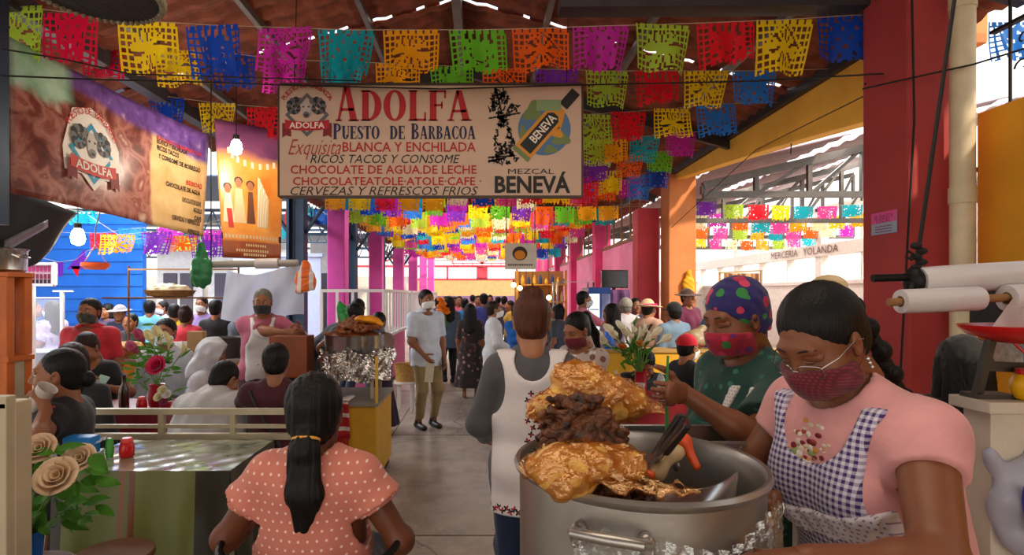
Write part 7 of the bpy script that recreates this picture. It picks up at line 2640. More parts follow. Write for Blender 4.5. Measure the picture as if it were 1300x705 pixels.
# right: cooler, television on the wall, golden stall, glass shelf
fr = empty('drinks_cooler', (P(757, 0, 9.0)[0], 9.05, 0), 0, 'tall blue and white lit drinks cooler beside the man in pink', 'cooler')
mb = MB(); mb.box((-.17, -.3, 0), (.17, .3, 1.75)); mb.build('cabinet', mat('cooler_violet', '#7d86b4', .4), fr, bevel=.02)
mb = MB(); mb.box((-.175, -.28, .2), (-.172, .26, 1.65)); mb.box((-.16, -.306, .25), (.0, -.302, 1.65)); mb.build('lit_door', mat('cooler_lit', '#dfe6ea', .3, emit='#dfeaf2', estr=.6), fr)
mb = MB(); mb.box((-.17, -.305, 1.65), (.17, -.300, 1.75)); mb.box((.0, -.306, 0.05), (.03, -.300, 1.7)); mb.build('blue_trim', mat('cooler_blue', '#1c4fa0', .4), fr)
for k in range(5):
    mb = MB(); mb.box((-.15, -.31, .4 + k * .25), (-.01, -.307, .415 + k * .25)); mb.build('shelf', mat('shelf_grey', '#8b95a5', .4), fr)
tv = empty('television', (P(780, 0, 9.4)[0], 9.4, P(780, 366, 9.4)[2]), 0, 'big black television set high up before the rose pillar', 'television')
mb = MB(); mb.box((-.22, -.04, 0), (.22, .04, .30)); mb.build('case', mat('tv_black', '#15151a', .3), tv, bevel=.01)
mb = MB(); mb.box((-.20, -.045, .02), (.20, -.041, .28)); mb.build('screen', mat('tv_screen', '#20222e', .12, noise=.4, nscale=6), tv)
mb = MB(); beam(mb, (0, .06, -1.75), (0, .06, .2), .05); mb.build('stand_post', m_iron, tv)
mb = MB(); mb.sheet(lambda u, v: (P(767, 0, 9.3)[0] + .42 * u + .02 * math.sin(v * 6), 9.32 + .03 * math.sin(u * 15), 1.72 - .50 * v), 16, 6)
tag(mb.build('hanging_cloth', mat('cloth_violet', '#5c3a62', .8), smooth=True, norm=False, solid=.004), 'dark violet cloth hanging under the television', 'cloth')
gst = empty('golden_stall', (P(690, 0, 13.0)[0], 13.4, 0), 0, 'golden lit stall shelves far down the right of the aisle', 'stall')
for z in (1.05, 1.45, 1.85):
    mb = MB(); mb.box((-.62, -.3, z), (.55, .3, z + .03)); mb.build('shelf', mat('shelf_gold', '#c08a34', .5, noise=.15), gst)
for x in (-.6, .53):
    mb = MB(); beam(mb, (x, -.28, 0), (x, -.28, 2.2), .05); mb.build('post', mat('shelf_gold', '#c08a34'), gst)
mb = MB(); mb.box((-.62, .28, 0), (.55, .31, 2.2)); mb.build('back_panel', mat('stall_tan', '#a3703c', .6), gst)
rg = random.Random(12)
for k in range(24):
    z = (1.08, 1.48, 1.88)[k % 3]; x = -.55 + .046 * k
    c = ('#d8901c', '#7c2f20', '#e8c050', '#4d7a3a', '#c9c2b0', '#2c4f86')[k % 6]
    h = rg.uniform(.12, .26)
    mb = MB(); mb.lathe([(.035, 0), (.042, .02), (.042, h * .6), (.018, h * .8), (.018, h), (0, h)], n=10); o = mb.build('stall_bottle', mat('bottle_' + c, c, .3), smooth=True, loc=(P(690, 0, 13)[0] + x, 13.25, z))
    tag(o, '%s bottle, %s from the left on the %s shelf of the golden stall' % ({'#d8901c': 'amber', '#7c2f20': 'dark red', '#e8c050': 'pale yellow', '#4d7a3a': 'green', '#c9c2b0': 'white', '#2c4f86': 'blue'}[c], ORD[k // 3], ('bottom', 'middle', 'top')[k % 3]), 'bottle', 'bottles on the golden stall')
gsh = empty('glass_shelf', (P(728, 0, 10.5)[0], 10.5, 0), 0, 'glass topped shelf frame beside the rose wall', 'shelf')
mb = MB(); mb.box((-.36, -.3, 1.86), (.34, .3, 1.88)); mb.build('glass_top', m_glass, gsh)
for x in (-.34, .32):
    for y in (-.28, .28):
        mb = MB(); beam(mb, (x, y, 0), (x, y, 1.86), .03); mb.build('post', mat('chrome', '#aaa8a8', .2, .9), gsh)
mb = MB(); mb.box((-.36, -.3, .9), (.34, .3, .93)); mb.build('lower_shelf', mw, gsh)
# things on the mustard ledge
o = sdf_obj('plastic_bag', [ell((P(882, 0, 6.3)[0], 6.3, 1.14), (.16, .12, .11), k=.03), ell((P(868, 0, 6.3)[0], 6.3, 1.10), (.10, .1, .06), k=.03), cap((P(886, 0, 6.3)[0], 6.3, 1.2), (P(892, 0, 6.3)[0], 6.3, 1.27), .04, .03, k=.03)], .012, mat('bag_tan', '#a08a68', .4, translucent=.2), noise=(.01, 35, 4))
tag(o, 'full beige plastic bag on the mustard yellow ledge', 'bag')
mb = MB(); mb.box((-.12, -.10, 0), (.12, .10, .12)); o = mb.build('folded_cloths', mat('cloth_greyviolet', '#7d7280', .8, noise=.15), bevel=.02, loc=(P(918, 0, 6.28)[0], 6.28, 1.041)); tag(o, 'grey violet folded cloth stack on the mustard yellow ledge', 'cloth')
bb = empty('blue_bottle', (P(769, 0, 6.3)[0] + .03, 6.28, 1.041), 0, 'bright blue plastic jug on the left end of the mustard ledge', 'bottle')
mb = MB(); mb.lathe([(.05, 0), (.055, .02), (.055, .17), (.03, .22), (0, .22)], n=16); mb.build('jug', mat('jug_blue', '#1b62d8', .3), bb, smooth=True)
mb = MB(); mb.lathe([(.03, .22), (.03, .25), (0, .25)], n=12); mb.build('lid', mat('jug_lid', '#dfe4ec', .4), bb)
# hanging clothes rack in the east hall
ck = empty('clothes_rack', (P(945, 0, 9.0)[0], 9.0, 0), 0, 'rack of tan leather belts and cloth in the bright east hall', 'rack')
mb = MB(); beam(mb, (-.40, 0, 1.98), (.28, 0, 2.02), .025); beam(mb, (.27, 0, 0), (.27, 0, 2.02), .025); beam(mb, (-.39, 0, 0), (-.39, 0, 1.98), .025); mb.build('frame', mat('rack_brass', '#a58a5c', .4, .4), ck)
for k in range(8):
    mb = MB(); x = -.33 + .07 * k; mb.sheet(lambda u, v: (x + .06 * u, -.015 + .02 * math.sin(u * 5 + v * 3), 1.975 - (.42 + .03 * (k % 3)) * v), 3, 4)
    mb.build('hanging_strip', mat('leather_%d' % (k % 3), ('#a5703c', '#7d4c26', '#c49a68')[k % 3], .6), ck, smooth=True, norm=False, solid=.004)
for k, (px, py, w, h) in enumerate(((872, 352, .10, .34),)):
    limp_bag(866, 345, 882, 372, 9.37, mat('cloth_yellow', '#e8b010', .6, translucent=.2), 'yellow cloth hanging beside the orange pillar', 9)
# cables and string lights
m_c = m_cord
cord('cable', [tuple(P(1158, 0, 3.6)), tuple(P(1161, 150, 3.58)), tuple(P(1143, 480, 3.6)), (2.69, 3.7, 0.02)], 'black cable running straight down the front edge of the red pillar', .007, m_c, 'cable')
cord('cable', [(3.14, 9.40, 2.75), tuple(P(960, 190, 6.6)), tuple(P(1105, 118, 4.2)), (2.70, 4.0, 3.13)], 'sagging black wire before the yellow gable wall', .005, m_c, 'cable')
cord('cable', [tuple(P(1008, 106, 6.0)), tuple(P(1006, 150, 6.0)), tuple(P(1004, 196, 6.0))], 'short black wire with sockets hanging before the yellow gable wall', .006, m_c, 'cable')
cord('cable', [tuple(P(2, 62, 3.4)), tuple(P(80, 75, 3.6)), tuple(P(166, 94, 4.0)), (-1.0, 4.66, 3.395)], 'black wire crossing in front of the meat banner', .005, m_c, 'cable')
cord('cable', [tuple(P(1095, 113, 3.75)), tuple(P(1157, 99, 3.58)), tuple(P(1235, 82, 3.38)), tuple(P(1300, 62, 3.3))], 'black cable crossing the red pillar towards the grille', .006, m_c, 'cable')
# ---------------------------------------------------------------- the people
from mathutils.bvhtree import BVHTree
BLK, DBR, GRYH = '#0c0908', '#2a1812', '#6d6862'
S1, S2, S3_ = '#7d4a2e', '#8f5a3c', '#a06a48'
def stick(o, origins, d):
    """points where lines from the origins along d meet a part"""
    me = o.data
    t = BVHTree.FromPolygons([v.co[:] for v in me.vertices], [p.vertices[:] for p in me.polygons])
    out = []
    for p in origins:
        h = t.ray_cast(Vector(p), Vector(d))
        if h[0] is not None: out.append((h[0], h[1]))
    return out
def pp(label, px, Y, rz, top, seated=False, dx=0.0, **k):
    zt = CAMZ - (top - VY) * Y / FPX
    x = (px - VX) * Y / FPX + dx
    k.setdefault('vox', .011 if Y < 4 else .014 if Y < 6.5 else .019)
    if seated:
        H = k.pop('H', 1.6)
        st = zt - .825 * H / 1.70
        p = Person(label, x, Y, rz, H=H, sit=st, **k)
        stool(x, Y, st, rz, label)
    else:
        p = Person(label, x, Y, rz, H=zt * 1.005, **k)
    return p
_st = []
def stool(x, y, h, rz, lab):
    root = empty('stool', (x, y, 0), math.radians(rz), None, 'stool', 'stools under the diners')
    root['label'] = ' '.join(('wooden stool under the ' + lab).split()[:16])
    mb = MB(); mb.lathe([(0, h - .03), (.15, h - .03), (.155, h - .015), (.15, h), (0, h)], n=18); mb.build('seat', m_wood, root, smooth=True)
    for k in range(4):
        a = PI / 2 * k + .78
        mb = MB(); mb.tube([(.10 * math.cos(a), .10 * math.sin(a), h - .03), (.15 * math.cos(a), .15 * math.sin(a), 0)], .013, 6); mb.build('leg', m_wood, root)
    _st.append(root)
def ld(rz, d, n): return (to_local(0, 0, rz, d), to_local(0, 0, rz, n))

# ---- woman in pink with the gingham apron
ax_, ay_, arz = .992, 1.37, 104
L = lambda p: to_local(ax_, ay_, arz, p)
A = Person('woman in a pink T-shirt and purple gingham apron wearing glasses, bent over the big pot', ax_, ay_, arz, H=1.715, g=1.16, vox=.0072, lean=17, head=(26, 8, 0), skin=S1, lids=True, hs=.98,
           armR=L(V(.685, 1.345, 1.135)), handR=ld(108, (-.45, -.35, -.8), (-.8, .2, .4)), armL=L(V(.565, .985, 1.178)), handL=((.2, .9, -.12), (.1, -.2, -1)), curl=(.45, .55), poleL=V(-.55, -.55, -.6), poleR=V(.95, -.31, -.2))
A.hair('braid', BLK, 1.01).mask(m=pattern_mat('mask_darkred', '#5c1220', ['#7d2432'], 'dots', 130, .3))
A.top('#d89694', .34, -.14, neck=.078, inf=.015, noise=.0035)
A.trousers('#262230')
ging = pattern_mat('gingham_purple', '#d8cfdc', ['#3f2366'], 'gingham', 68, .5)
ap = A.apron(ging, z0=-.42, z1=.50, inf=.024, y0=-.06, halfw=.182, neck=.100, vox=.0072)
k = A.k
lace = pattern_mat('lace_white', '#d6ccd0', ['#8d7a96'], 'dots', 85, .22)
for z0_, z1_, sl in ((.215, .275, .22), (.04, .105, .20), (-.16, -.10, .15)):
    n1 = unit(A.R @ V(sl, 0, 1))
    lt_ = A.garment('lace_trim', lace, ('torso', 'hips'), .034, cuts=[(A.T(0, 0, z1_), n1), (A.T(0, 0, z0_), -n1), (A.T(0, .02, 0), A.R @ V(0, -1, 0)), (A.T(.165, 0, .2), A.R @ V(1, 0, 0)), (A.T(-.165, 0, .2), A.R @ V(-1, 0, 0))], noise=.005, nfreq=150, vox=.006)
    lt_.parent = ap
fl = MB(); rg = random.Random(6)
fm = ['#7a1622', '#c98a3c', '#8a9a5c', '#d8c0a8', '#a34a3a', '#e0d6c4']
pts_ = [A.T(rg.gauss(.005, .026), .4, rg.gauss(.405, .030)) for _ in range(60)]
for h, n in stick(A.top_o, pts_, A.R @ V(0, -1, 0)):
    q = n.to_track_quat('Z', 'Y').to_matrix()
    fl.mi = rg.randrange(6)
    s_ = rg.uniform(.004, .012)
    fl.ell(h, (s_, s_ * rg.uniform(.5, 1), .003), 8, 5, q)
fl.build('flower_print', [mat('print_' + c, c, .7) for c in fm], A.top_o, smooth=True)
def headm(s, pts): return [tuple(s.Rh @ (V(*p) * s.hs) + s.Hc) for p in pts]
mb = MB()
for sd in (-1, 1):
    cx_ = sd * .034
    loop = [(cx_ + .026 * math.copysign(abs(math.cos(t)) ** .5, math.cos(t)), .106 - .010 * abs(cx_ + .026 * math.cos(t)) / .05, -.006 + .016 * math.copysign(abs(math.sin(t)) ** .5, math.sin(t))) for t in [2 * PI * q / 20 for q in range(21)]]
    mb.tube(headm(A, loop), .0013, 6)
    mb.tube(headm(A, [(sd * .060, .096, .004), (sd * .080, .06, .008), (sd * .087, .0, .014), (sd * .086, -.02, .0)]), .0014, 6)
mb.tube(headm(A, [(-.009, .106, -.002), (0, .110, .002), (.009, .106, -.002)]), .0013, 6)
mb.build('glasses', mat('glasses_metal', '#9a8f90', .25, .9), A.root, smooth=True)
mb = MB()
for sd in (-1, 1):
    for q in range(3): mb.ell(headm(A, [(sd * .085, -.006, -.044 - .011 * q)])[0], .0045, 8, 6)
mb.build('earring', mat('silver', '#c9c6c4', .2, .95), A.root, smooth=True)
mb = MB(); mb.ell(headm(A, [(0, -.092, .088)])[0], (.050, .016, .030), 16, 10, Matrix(A.Rh.tolist()) @ Matrix.Rotation(.7, 3, 'X')); mb.build('hair_clip', mat('clip_cream', '#c2a67c', .35), A.root, smooth=True)
sh_, el_, wr_ = A.arm[1][:3]
d_ = unit(wr_ - el_); a_ = unit(np.cross(d_, (0, 0, 1))); b_ = np.cross(d_, a_)
mb = MB(); mb.tube([tuple(wr_ + (a_ * math.cos(t) + b_ * math.sin(t)) * .029) for t in [2 * PI * q / 16 for q in range(17)]], .0018, 5, cap=False); mb.build('bracelet', mat('silver', '#c9c6c4'), A.root, smooth=True)

# ---- woman in green with the headscarf
bx, by, brz = .995, 2.02, 108
L = lambda p: to_local(bx, by, brz, p)
Bp = Person('woman in a dark green blouse, flowered headscarf and flowered face mask', bx, by, brz, H=1.70, g=1.12, vox=.009, lean=8, head=(16, 2, 0), skin=S1, lids=True, hs=1.04,
            armL=L(V(.612, 1.72, 1.34)), handL=ld(108, (-.66, -.75, .1), (-.75, .66, 0)), curl=(.95, .4), poleL=V(-.5, -.6, -.75))
Bp.hair('swept', BLK).hat('scarf', '', pattern_mat('scarf_flowers', '#221a5c', ['#b01640', '#2f7d3a', '#c8385c', '#221a5c'], 'floral', 22, .42), 'headscarf')
Bp.mask(m=pattern_mat('mask_flowers', '#9c1230', ['#c2204c', '#2f6a2c', '#5a2468', '#8c1030'], 'floral', 30, .45))
Bp.top(pattern_mat('blouse_green', '#0a382f', ['#1d5a4c', '#16352c', '#2c6a58'], 'floral', 26, .28), .75, -.14, neck=.080, flare=.018, inf=.018, noise=.005)
wl2 = pattern_mat('lace_blouse', '#cfc6c2', ['#a39c98'], 'dots', 90, .25)
for x0_ in (-.115, -.045, .025):
    Bp.garment('lace_strip', wl2, ('torso',), .0255, cuts=[(Bp.T(x0_ + .034, 0, 0), Bp.R @ V(1, 0, .25)), (Bp.T(x0_, 0, 0), Bp.R @ V(-1, 0, -.25)), (Bp.T(0, .03, 0), Bp.R @ V(0, -1, 0)), (Bp.T(0, 0, .435), Bp.R @ V(0, 0, 1)), (Bp.T(0, 0, .30), Bp.R @ V(0, 0, -1))], noise=.0015, vox=.0065)
Bp.garment('ruffle', fabric('#0f4a3e'), ('torso',), .034, cuts=[(Bp.T(0, 0, .30), Bp.R @ V(0, 0, 1)), (Bp.T(0, 0, .265), Bp.R @ V(0, 0, -1))], noise=.008, nfreq=110)
Bp.skirt(pattern_mat('skirt_floral', '#10241e', ['#4d6a54', '#1c3a30'], 'floral', 16, .35), .75)

# ---- woman with the white tabard, seen from behind
Cp = Person('woman seen from behind in a white embroidered tabard apron over a grey sweater', .225, 2.56, -4, H=1.645, g=1.0, vox=.009, head=(8, 0, 0), skin=S3_, armL=V(-.22, .22, .95), armR=V(.22, .22, .95), poleL=V(-.35, -1, -.3), poleR=V(.35, -1, -.3))
Cp.hair('bun', '#4a2212', 1.03).top('#4d4a4c', 1.95, -.10, neck=.07)
Cp.trousers('#1d2c4c')
ap = Cp.apron(mat('apron_white', '#d9cfcd', .8, noise=.04, bump=.2, bscale=30), z0=-.20, z1=.52, inf=.026, back=True, halfw=.185, neck=.085)
em = MB(); rg = random.Random(3)
org = []
for q in range(13):
    z = .335 - .030 * q
    for x in ((-.024, .024), (-.040, 0, .040), (-.016, .016))[q % 3]: org.append(Cp.T(x + .018, -.5, z))
for q in range(26): org.append(Cp.T(-.22 + .0175 * q, -.5, -.165 - .012 * (q % 2)))
for i, (h, n) in enumerate(stick(ap, org, (0, 1, 0))):
    em.mi = (0, 1, 1)[i % 3]
    q = n.to_track_quat('Z', 'Y').to_matrix()
    for j in range(4):
        em.mi = (0, 1)[(i + j // 2) % 2]
        a = PI / 2 * j + i
        em.ell(h + q @ Vector((.0075 * math.cos(a), .0075 * math.sin(a), 0)), (.0075, .0045, .002), 8, 5, q @ Matrix.Rotation(a, 3, 'Z'))
em.build('embroidery', [mat('thread_black', '#1b181a', .8), mat('thread_red', '#a31a28', .8)], ap, smooth=True)
mb = MB(); mb.tube(headm(Cp, [(.055, -.075, .075), (.068, -.062, .04), (.070, -.055, .0)]), .0022, 6); mb.build('hair_pin', mat('pin_pale', '#b9a184', .3), Cp.root, smooth=True)

# ---- woman in the dotted blouse, lower left, from behind
ch = empty('wire_chair', (-.585, 1.97, 0), 0, 'black wire armchair under the woman in the dotted blouse', 'chair')
mb = MB(); mb.lathe([(0, .50), (.20, .50), (.205, .508), (.20, .515), (0, .515)], n=28); mb.build('seat', m_iron, ch, smooth=True)
for sx in (-.16, .16):
    for sy in (-.15, .15):
        mb = MB(); mb.tube([(sx, sy, .50), (sx * 1.2, sy * 1.2, 0)], .011, 8); mb.build('leg', m_iron, ch, smooth=True)
mb = MB()
arcp = [(.30 * math.cos(t), -.02 + .26 * math.sin(t), .80 + .03 * math.sin(t)) for t in [PI + PI * q / 18 for q in range(19)]]
mb.tube(arcp, .012, 8)
for q in range(1, 18): mb.tube([arcp[q], (arcp[q][0] * .62, arcp[q][1] * .62, .51)], .0045, 5)
mb.build('backrest', m_iron, ch, smooth=True)
Dp = Person('woman seen from behind in a salmon blouse with white dots and a long black ponytail', -.585, 1.98, 2, H=1.60, g=1.22, sit=.515, vox=.009, skin='#6b3a22', armL=V(-.25, .22, .80), armR=V(.27, .20, .74), poleL=V(-.45, -1, -.3), poleR=V(.45, -1, -.3), head=(4, 0, 0), hs=1.05)
Dp.hair('ponytail', BLK, 1.06)
Dp.top(pattern_mat('blouse_dots', '#cc7866', ['#f0c8b8'], 'dots', 34, .15), .42, -.05, neck=.085, neck_off=(0, .02, .03), inf=.020, flare=.028, noise=.004)
ruf = pattern_mat('blouse_dots', '', [''], 'dots', 1)
for sd in (-1, 1):
    sh_, el_ = Dp.arm[sd][:2]
    d_ = unit(el_ - sh_)
    for t0, r_ in ((-.12, .066), (.10, .078)):
        c0, c1 = sh_ + (el_ - sh_) * t0, sh_ + (el_ - sh_) * (t0 + .36)
        Dp.garment('sleeve_ruffle', ruf, ('none',), .004, caps=[cap(c0, c1, r_ * .72, r_ * 1.12, t='x')], cuts=[(c1, d_)], noise=.006, nfreq=70)
Dp.trousers('#1b1a22')
mb = MB(); mb.tube(headm(Dp, [(.036 * 1.05 * math.cos(t), -.114 + .030 * math.sin(t), -.062 - .012 * math.sin(t)) for t in [2 * PI * q / 14 for q in range(15)]]), .008, 7, cap=False); mb.build('hair_band', mat('band_yellow', '#d8963c', .7), Dp.root, smooth=True)

# ---- diners and cooks on the left
p = pp('woman in a black top with red trim drinking from a white cup', 78, 3.02, 104, 459, True, H=1.62, g=1.22, skin=S2, head=(2, 12, 0), hs=1.08, armL=to_local((78 - VX) * 3.02 / FPX, 3.02, 104, P(58, 520, 2.80)), handL=ld(104, (-.5, .1, .85), (-.8, .3, -.4)), curl=(.7, .4), poleL=V(-.7, -.1, -.7))
p.hair('lowbun', BLK).top('#17151a', .32, -.03, inf=.016).trousers('#1a1a20')
hx = P(40, 506, 2.83)
cup('plastic_cup', hx[0], hx[1], hx[2] - .05, .045, .13, mat('cup_white', '#d8d0c8', .35, alpha=.8), 'white plastic cup held by the drinking woman', ('#e8ddd0', .6), (0, math.radians(38), 0))
sh_ = p.arm[-1][0]
mb = MB()
for q in range(2): mb.tube([tuple(sh_ + V(-.045 + .03 * q, -.03, .075)), tuple(sh_ + V(-.075 + .03 * q, .0, .05)), tuple(sh_ + V(-.085 + .03 * q, .03, .0))], .008, 6)
mb.build('red_trim', fabric('#b3202c'), p.root, smooth=True)
cup('plastic_cup', P(58, 562, 2.74)[0], 2.76, .802, .040, .10, m_glass, 'clear plastic cup standing behind the cream roses', ('#c9a07c', .5))
pp('woman with long dark hair and charcoal shirt sitting behind the drinking woman', 92, 3.72, 15, 446, True, g=1.1, skin=S2).hair('long', DBR).top('#25262c', 1.7, -.03).trousers('#20202a')
x_ = (124 - VX) * 4.85 / FPX
p = pp('woman in a black V-neck looking down at the phone in her hands', 124, 4.85, 172, 426, True, g=1.15, skin=S2, lids=True, head=(28, 12, 0), lean=8, armL=to_local(x_, 4.85, 172, P(134, 492, 4.55)), armR=to_local(x_, 4.85, 172, P(108, 492, 4.55)))
p.hair('swept', DBR).top('#121318', .7, -.03, neck=.10, neck_off=(0, .05, .0)).trousers('#20202a')
mb = MB(); q_ = P(127, 487, 4.50); mb.box((-.04, -.006, -.07), (.04, .006, .07)); o = mb.build('phone', mat('phone_case', '#9fc4b4', .3), bevel=.006, loc=tuple(q_)); o.rotation_euler = (-.6, .3, 0); tag(o, 'pale green phone held by the woman in the black V-neck', 'phone')
pp('man in a red polo shirt and dark patterned mask standing at left', 114, 5.28, 186, 381, male=True, g=1.25, skin=S2, belly=.03).hair('short', BLK).mask(m=pattern_mat('mask_camo', '#3a3c38', ['#6a6c5c', '#23241f'], 'floral', 30, .4)).top('#c52a38', .85, -.12, neck=.085, neck_off=(0, .055, .03)).trousers('#2a2c34').collar('#b82433')
pp('man in a pale grey hoodie with white mask behind the flower vase', 210, 5.12, 188, 412, True, male=True, skin=S2).hair('short', BLK).mask().top('#b9bcc4', 1.9, -.03).trousers('#2a2c34')
pp('person in a white hood turned to the right beside the flowers', 246, 4.80, -72, 436, True, skin=S2, lean=12, head=(14, 0, 0)).hair('short', BLK).hat('hood', '#c4c4ca', name='hood').top('#c4c4ca', 1.9, -.03).trousers('#33353c')
pp('diner in a loose white hooded top bending over the table, back to us', 252, 3.84, -12, 464, True, lean=24, g=1.5, skin=S2, head=(22, -14, 0), armL=V(-.24, .42, .88), armR=V(.22, .46, .88)).hair('short', BLK).top(mat('fabric_whitehoodie', '#c2bfbd', .85, noise=.06, bump=.2, bscale=30), 1.9, -.03, neck=.06, inf=.034, noise=.010).trousers('#2b3038')
p = pp('man in a maroon T-shirt with a dark strap seen from behind', 350, 3.86, 6, 446, True, male=True, g=1.12, skin=S2, head=(6, 8, 0), armL=V(-.22, .36, .88), armR=V(.30, .34, .88))
p.hair('short', BLK).top('#461420', .75, -.03, neck=.07).trousers('#22242c')
org = [p.T(-.15 + .024 * q, -.5, .46 - .043 * q) for q in range(11)]
mb = MB(); hh = stick(p.top_o, org, (0, 1, 0))
if len(hh) > 2: mb.tube([h + n * .004 for h, n in hh], .018, 8, flat=.35)
mb.build('bag_strap', mat('strap_dark', '#1e1a1a', .5), p.root, smooth=True)
x_ = (334 - VX) * 5.5 / FPX
p = pp('grey haired woman in a white bib apron and dark mask at the wooden box', 334, 5.5, 200, 367, g=1.2, skin=S2, head=(10, -6, 0), armL=to_local(x_, 5.5, 200, P(383, 421, 5.25)), armR=to_local(x_, 5.5, 200, P(366, 423, 5.2)), poleR=V(.7, -.5, -.5))
p.hair('swept', GRYH).mask('#23242c').top('#a8546c', .75, -.10, neck=.085); p.skirt('#4a1626', .80)
p.apron('#d6d2d0', z0=-.48, z1=.50, inf=.026, y0=-.07, halfw=.155, neck=.082)
x_ = (392 - VX) * 5.85 / FPX
p = pp('man in a navy T-shirt leaning over with one arm in the drum of meat', 388, 5.85, -80, 360, male=True, skin=S2, lean=50, head=(10, 0, 0), armR=to_local((388 - VX) * 5.85 / FPX, 5.85, -80, P(430, 421, 5.45)), armL=V(-.2, .4, 1.0))
p.hair('short', BLK).top('#161c30', .85, -.10).trousers('#20222c')
pp('person in a blue and white striped shirt bending behind the green bag', 436, 8.2, -50, 377, skin=S2, lean=22, head=(15, 0, 0)).hair('short', BLK).top(pattern_mat('stripes_blue', '#c9d0de', ['#2f4470'], 'stripes', 26, .5), .9, -.10).trousers('#2a3040')
p = pp('girl with a blue mask and long purple skirt behind the steel drum', 481, 6.75, 165, 400, skin=S2, head=(8, 0, 0), armR=V(.05, .22, 1.0), armL=V(-.10, .25, 1.02)); p.hair('swept', BLK).mask('#5c7896').top('#7a6258', 1.6, -.08); p.skirt('#2b1836', .85, .12)
crowd = [('woman in a lavender top with white mask facing us in the far left crowd', 256, 8.7, 178, 378, 'lowbun', '#8d78b0', 1), ('man in a black shirt with his back to us at the far left tables', 274, 7.7, 8, 382, 'short', '#15171c', 0),
         ('person in slate grey bending beside the white haired cook', 305, 7.3, -35, 385, 'short', '#3c4252', 0), ('person in a light blue shirt with a dark strap in the far left crowd', 190, 9.2, 25, 383, 'short', '#6cb4d0', 0),
         ('dark clothed woman facing us behind the bread basket', 166, 7.8, 178, 402, 'swept', '#221f28', 0), ('person in navy with a grey sun hat in the far left crowd', 152, 8.8, 200, 390, 'hat', '#232a44', 0),
         ('person in a lime yellow top beside the tortilla shelf', 221, 8.3, 30, 388, 'swept', '#d8c020', 0), ('woman in a teal dress behind the clear screen', 40, 8.0, -50, 383, 'swept', '#2f7f8c', 0),
         ('woman in a lavender flowered shirt with white mask behind the clear screen', 66, 7.9, 75, 384, 'long', 'floral', 1), ('person in dark violet beside the man in the red polo', 136, 9.4, 160, 388, 'bob', '#4a3a5c', 0), ('person in white in the far left crowd near the dark column', 206, 10.2, 150, 384, 'short', '#c9cdd6', 1)]
flv = pattern_mat('shirt_lavender', '#a79cc4', ['#d0c8de', '#6f5f98'], 'floral', 16, .35)
for lb, px, Y, rz, tp, hr, c, mk_ in crowd:
    p = pp(lb, px, Y, rz, tp, skin=S2, vox=.021)
    if hr == 'hat': p.hair('short', BLK).hat('sunhat', '#8c8890')
    else: p.hair(hr, BLK)
    if mk_: p.mask()
    p.top(flv if c == 'floral' else c, .9, -.12); p.trousers('#2a2d38')
p = pp('woman in a coral red top and white apron with her back to us', 236, 7.25, 5, 392, g=1.2, skin=S2, vox=.018); p.hair('bun', DBR).top('#d83a4a', .8, -.1); p.apron('#d8d4d4', z0=-.3, z1=.30, back=True, halfw=.17, neck=.05); p.trousers('#30303c')

# ---- the aisle
p = pp('man in a white polo shirt, white mask and khaki trousers standing in the aisle', 541, 6.98, 214, 368, male=True, g=1.02, skin=S2, vox=.013, head=(2, 4, 0), armR=V(.16, .22, .93), armL=V(-.20, .10, .86))
p.hair('short', BLK).mask('#e6e6e6').top('#c8d0e0', .85, -.16, neck=.082, neck_off=(0, .055, .03)).trousers('#8d7852').collar('#c8d0e0')
mb = MB(); w_ = p.arm[1][3]; mb.box((-.05, -.004, -.24), (.05, .004, .0)); o = mb.build('paper_bag', mat('paper_offwhite', '#c8c0a8', .7)); o.location = Vector(p.world(w_ + V(0, .02, -.03))); o.rotation_euler = (0, .1, math.radians(20)); tag(o, 'folded off-white paper held by the man in khaki trousers', 'paper')
p = pp('woman with long black hair in a slate blue top walking away in the aisle', 570, 10.4, 15, 377, skin=S2, stride=.10); p.hair('long', BLK).top('#4f6478', 1.8, -.22).trousers('#14161c')
p = pp('woman with long black hair in a dark flowered dress walking away in the aisle', 597, 9.0, -6, 388, skin=S2, stride=.05, g=1.1); p.hair('long', BLK); fd = pattern_mat('dress_floral', '#231316', ['#6a3226', '#3a2a22', '#8a6a5c'], 'floral', 13, .32); p.top(fd, 1.0, -.05); p.skirt(fd, .72, .12)
x_ = (627 - VX) * 7.9 / FPX
p = pp('man in a loose white shirt and jeans with white mask turned to the right', 627, 7.9, -82, 384, male=True, g=1.05, skin=S3_, armR=V(.2, .2, .88)); p.hair('short', DBR).mask('#e6e6e6').top('#cfd0d4', 1.8, -.22, inf=.022).trousers('#6f8fb8')
p = pp('woman in a bright blue cardigan with patterned mask in the aisle', 656, 8.7, 195, 389, skin=S3_, armR=V(-.05, .2, .98)); p.hair('swept', DBR).mask('#6a7fb0').top('#1c5fb0', 1.9, -.15).trousers('#22304a')
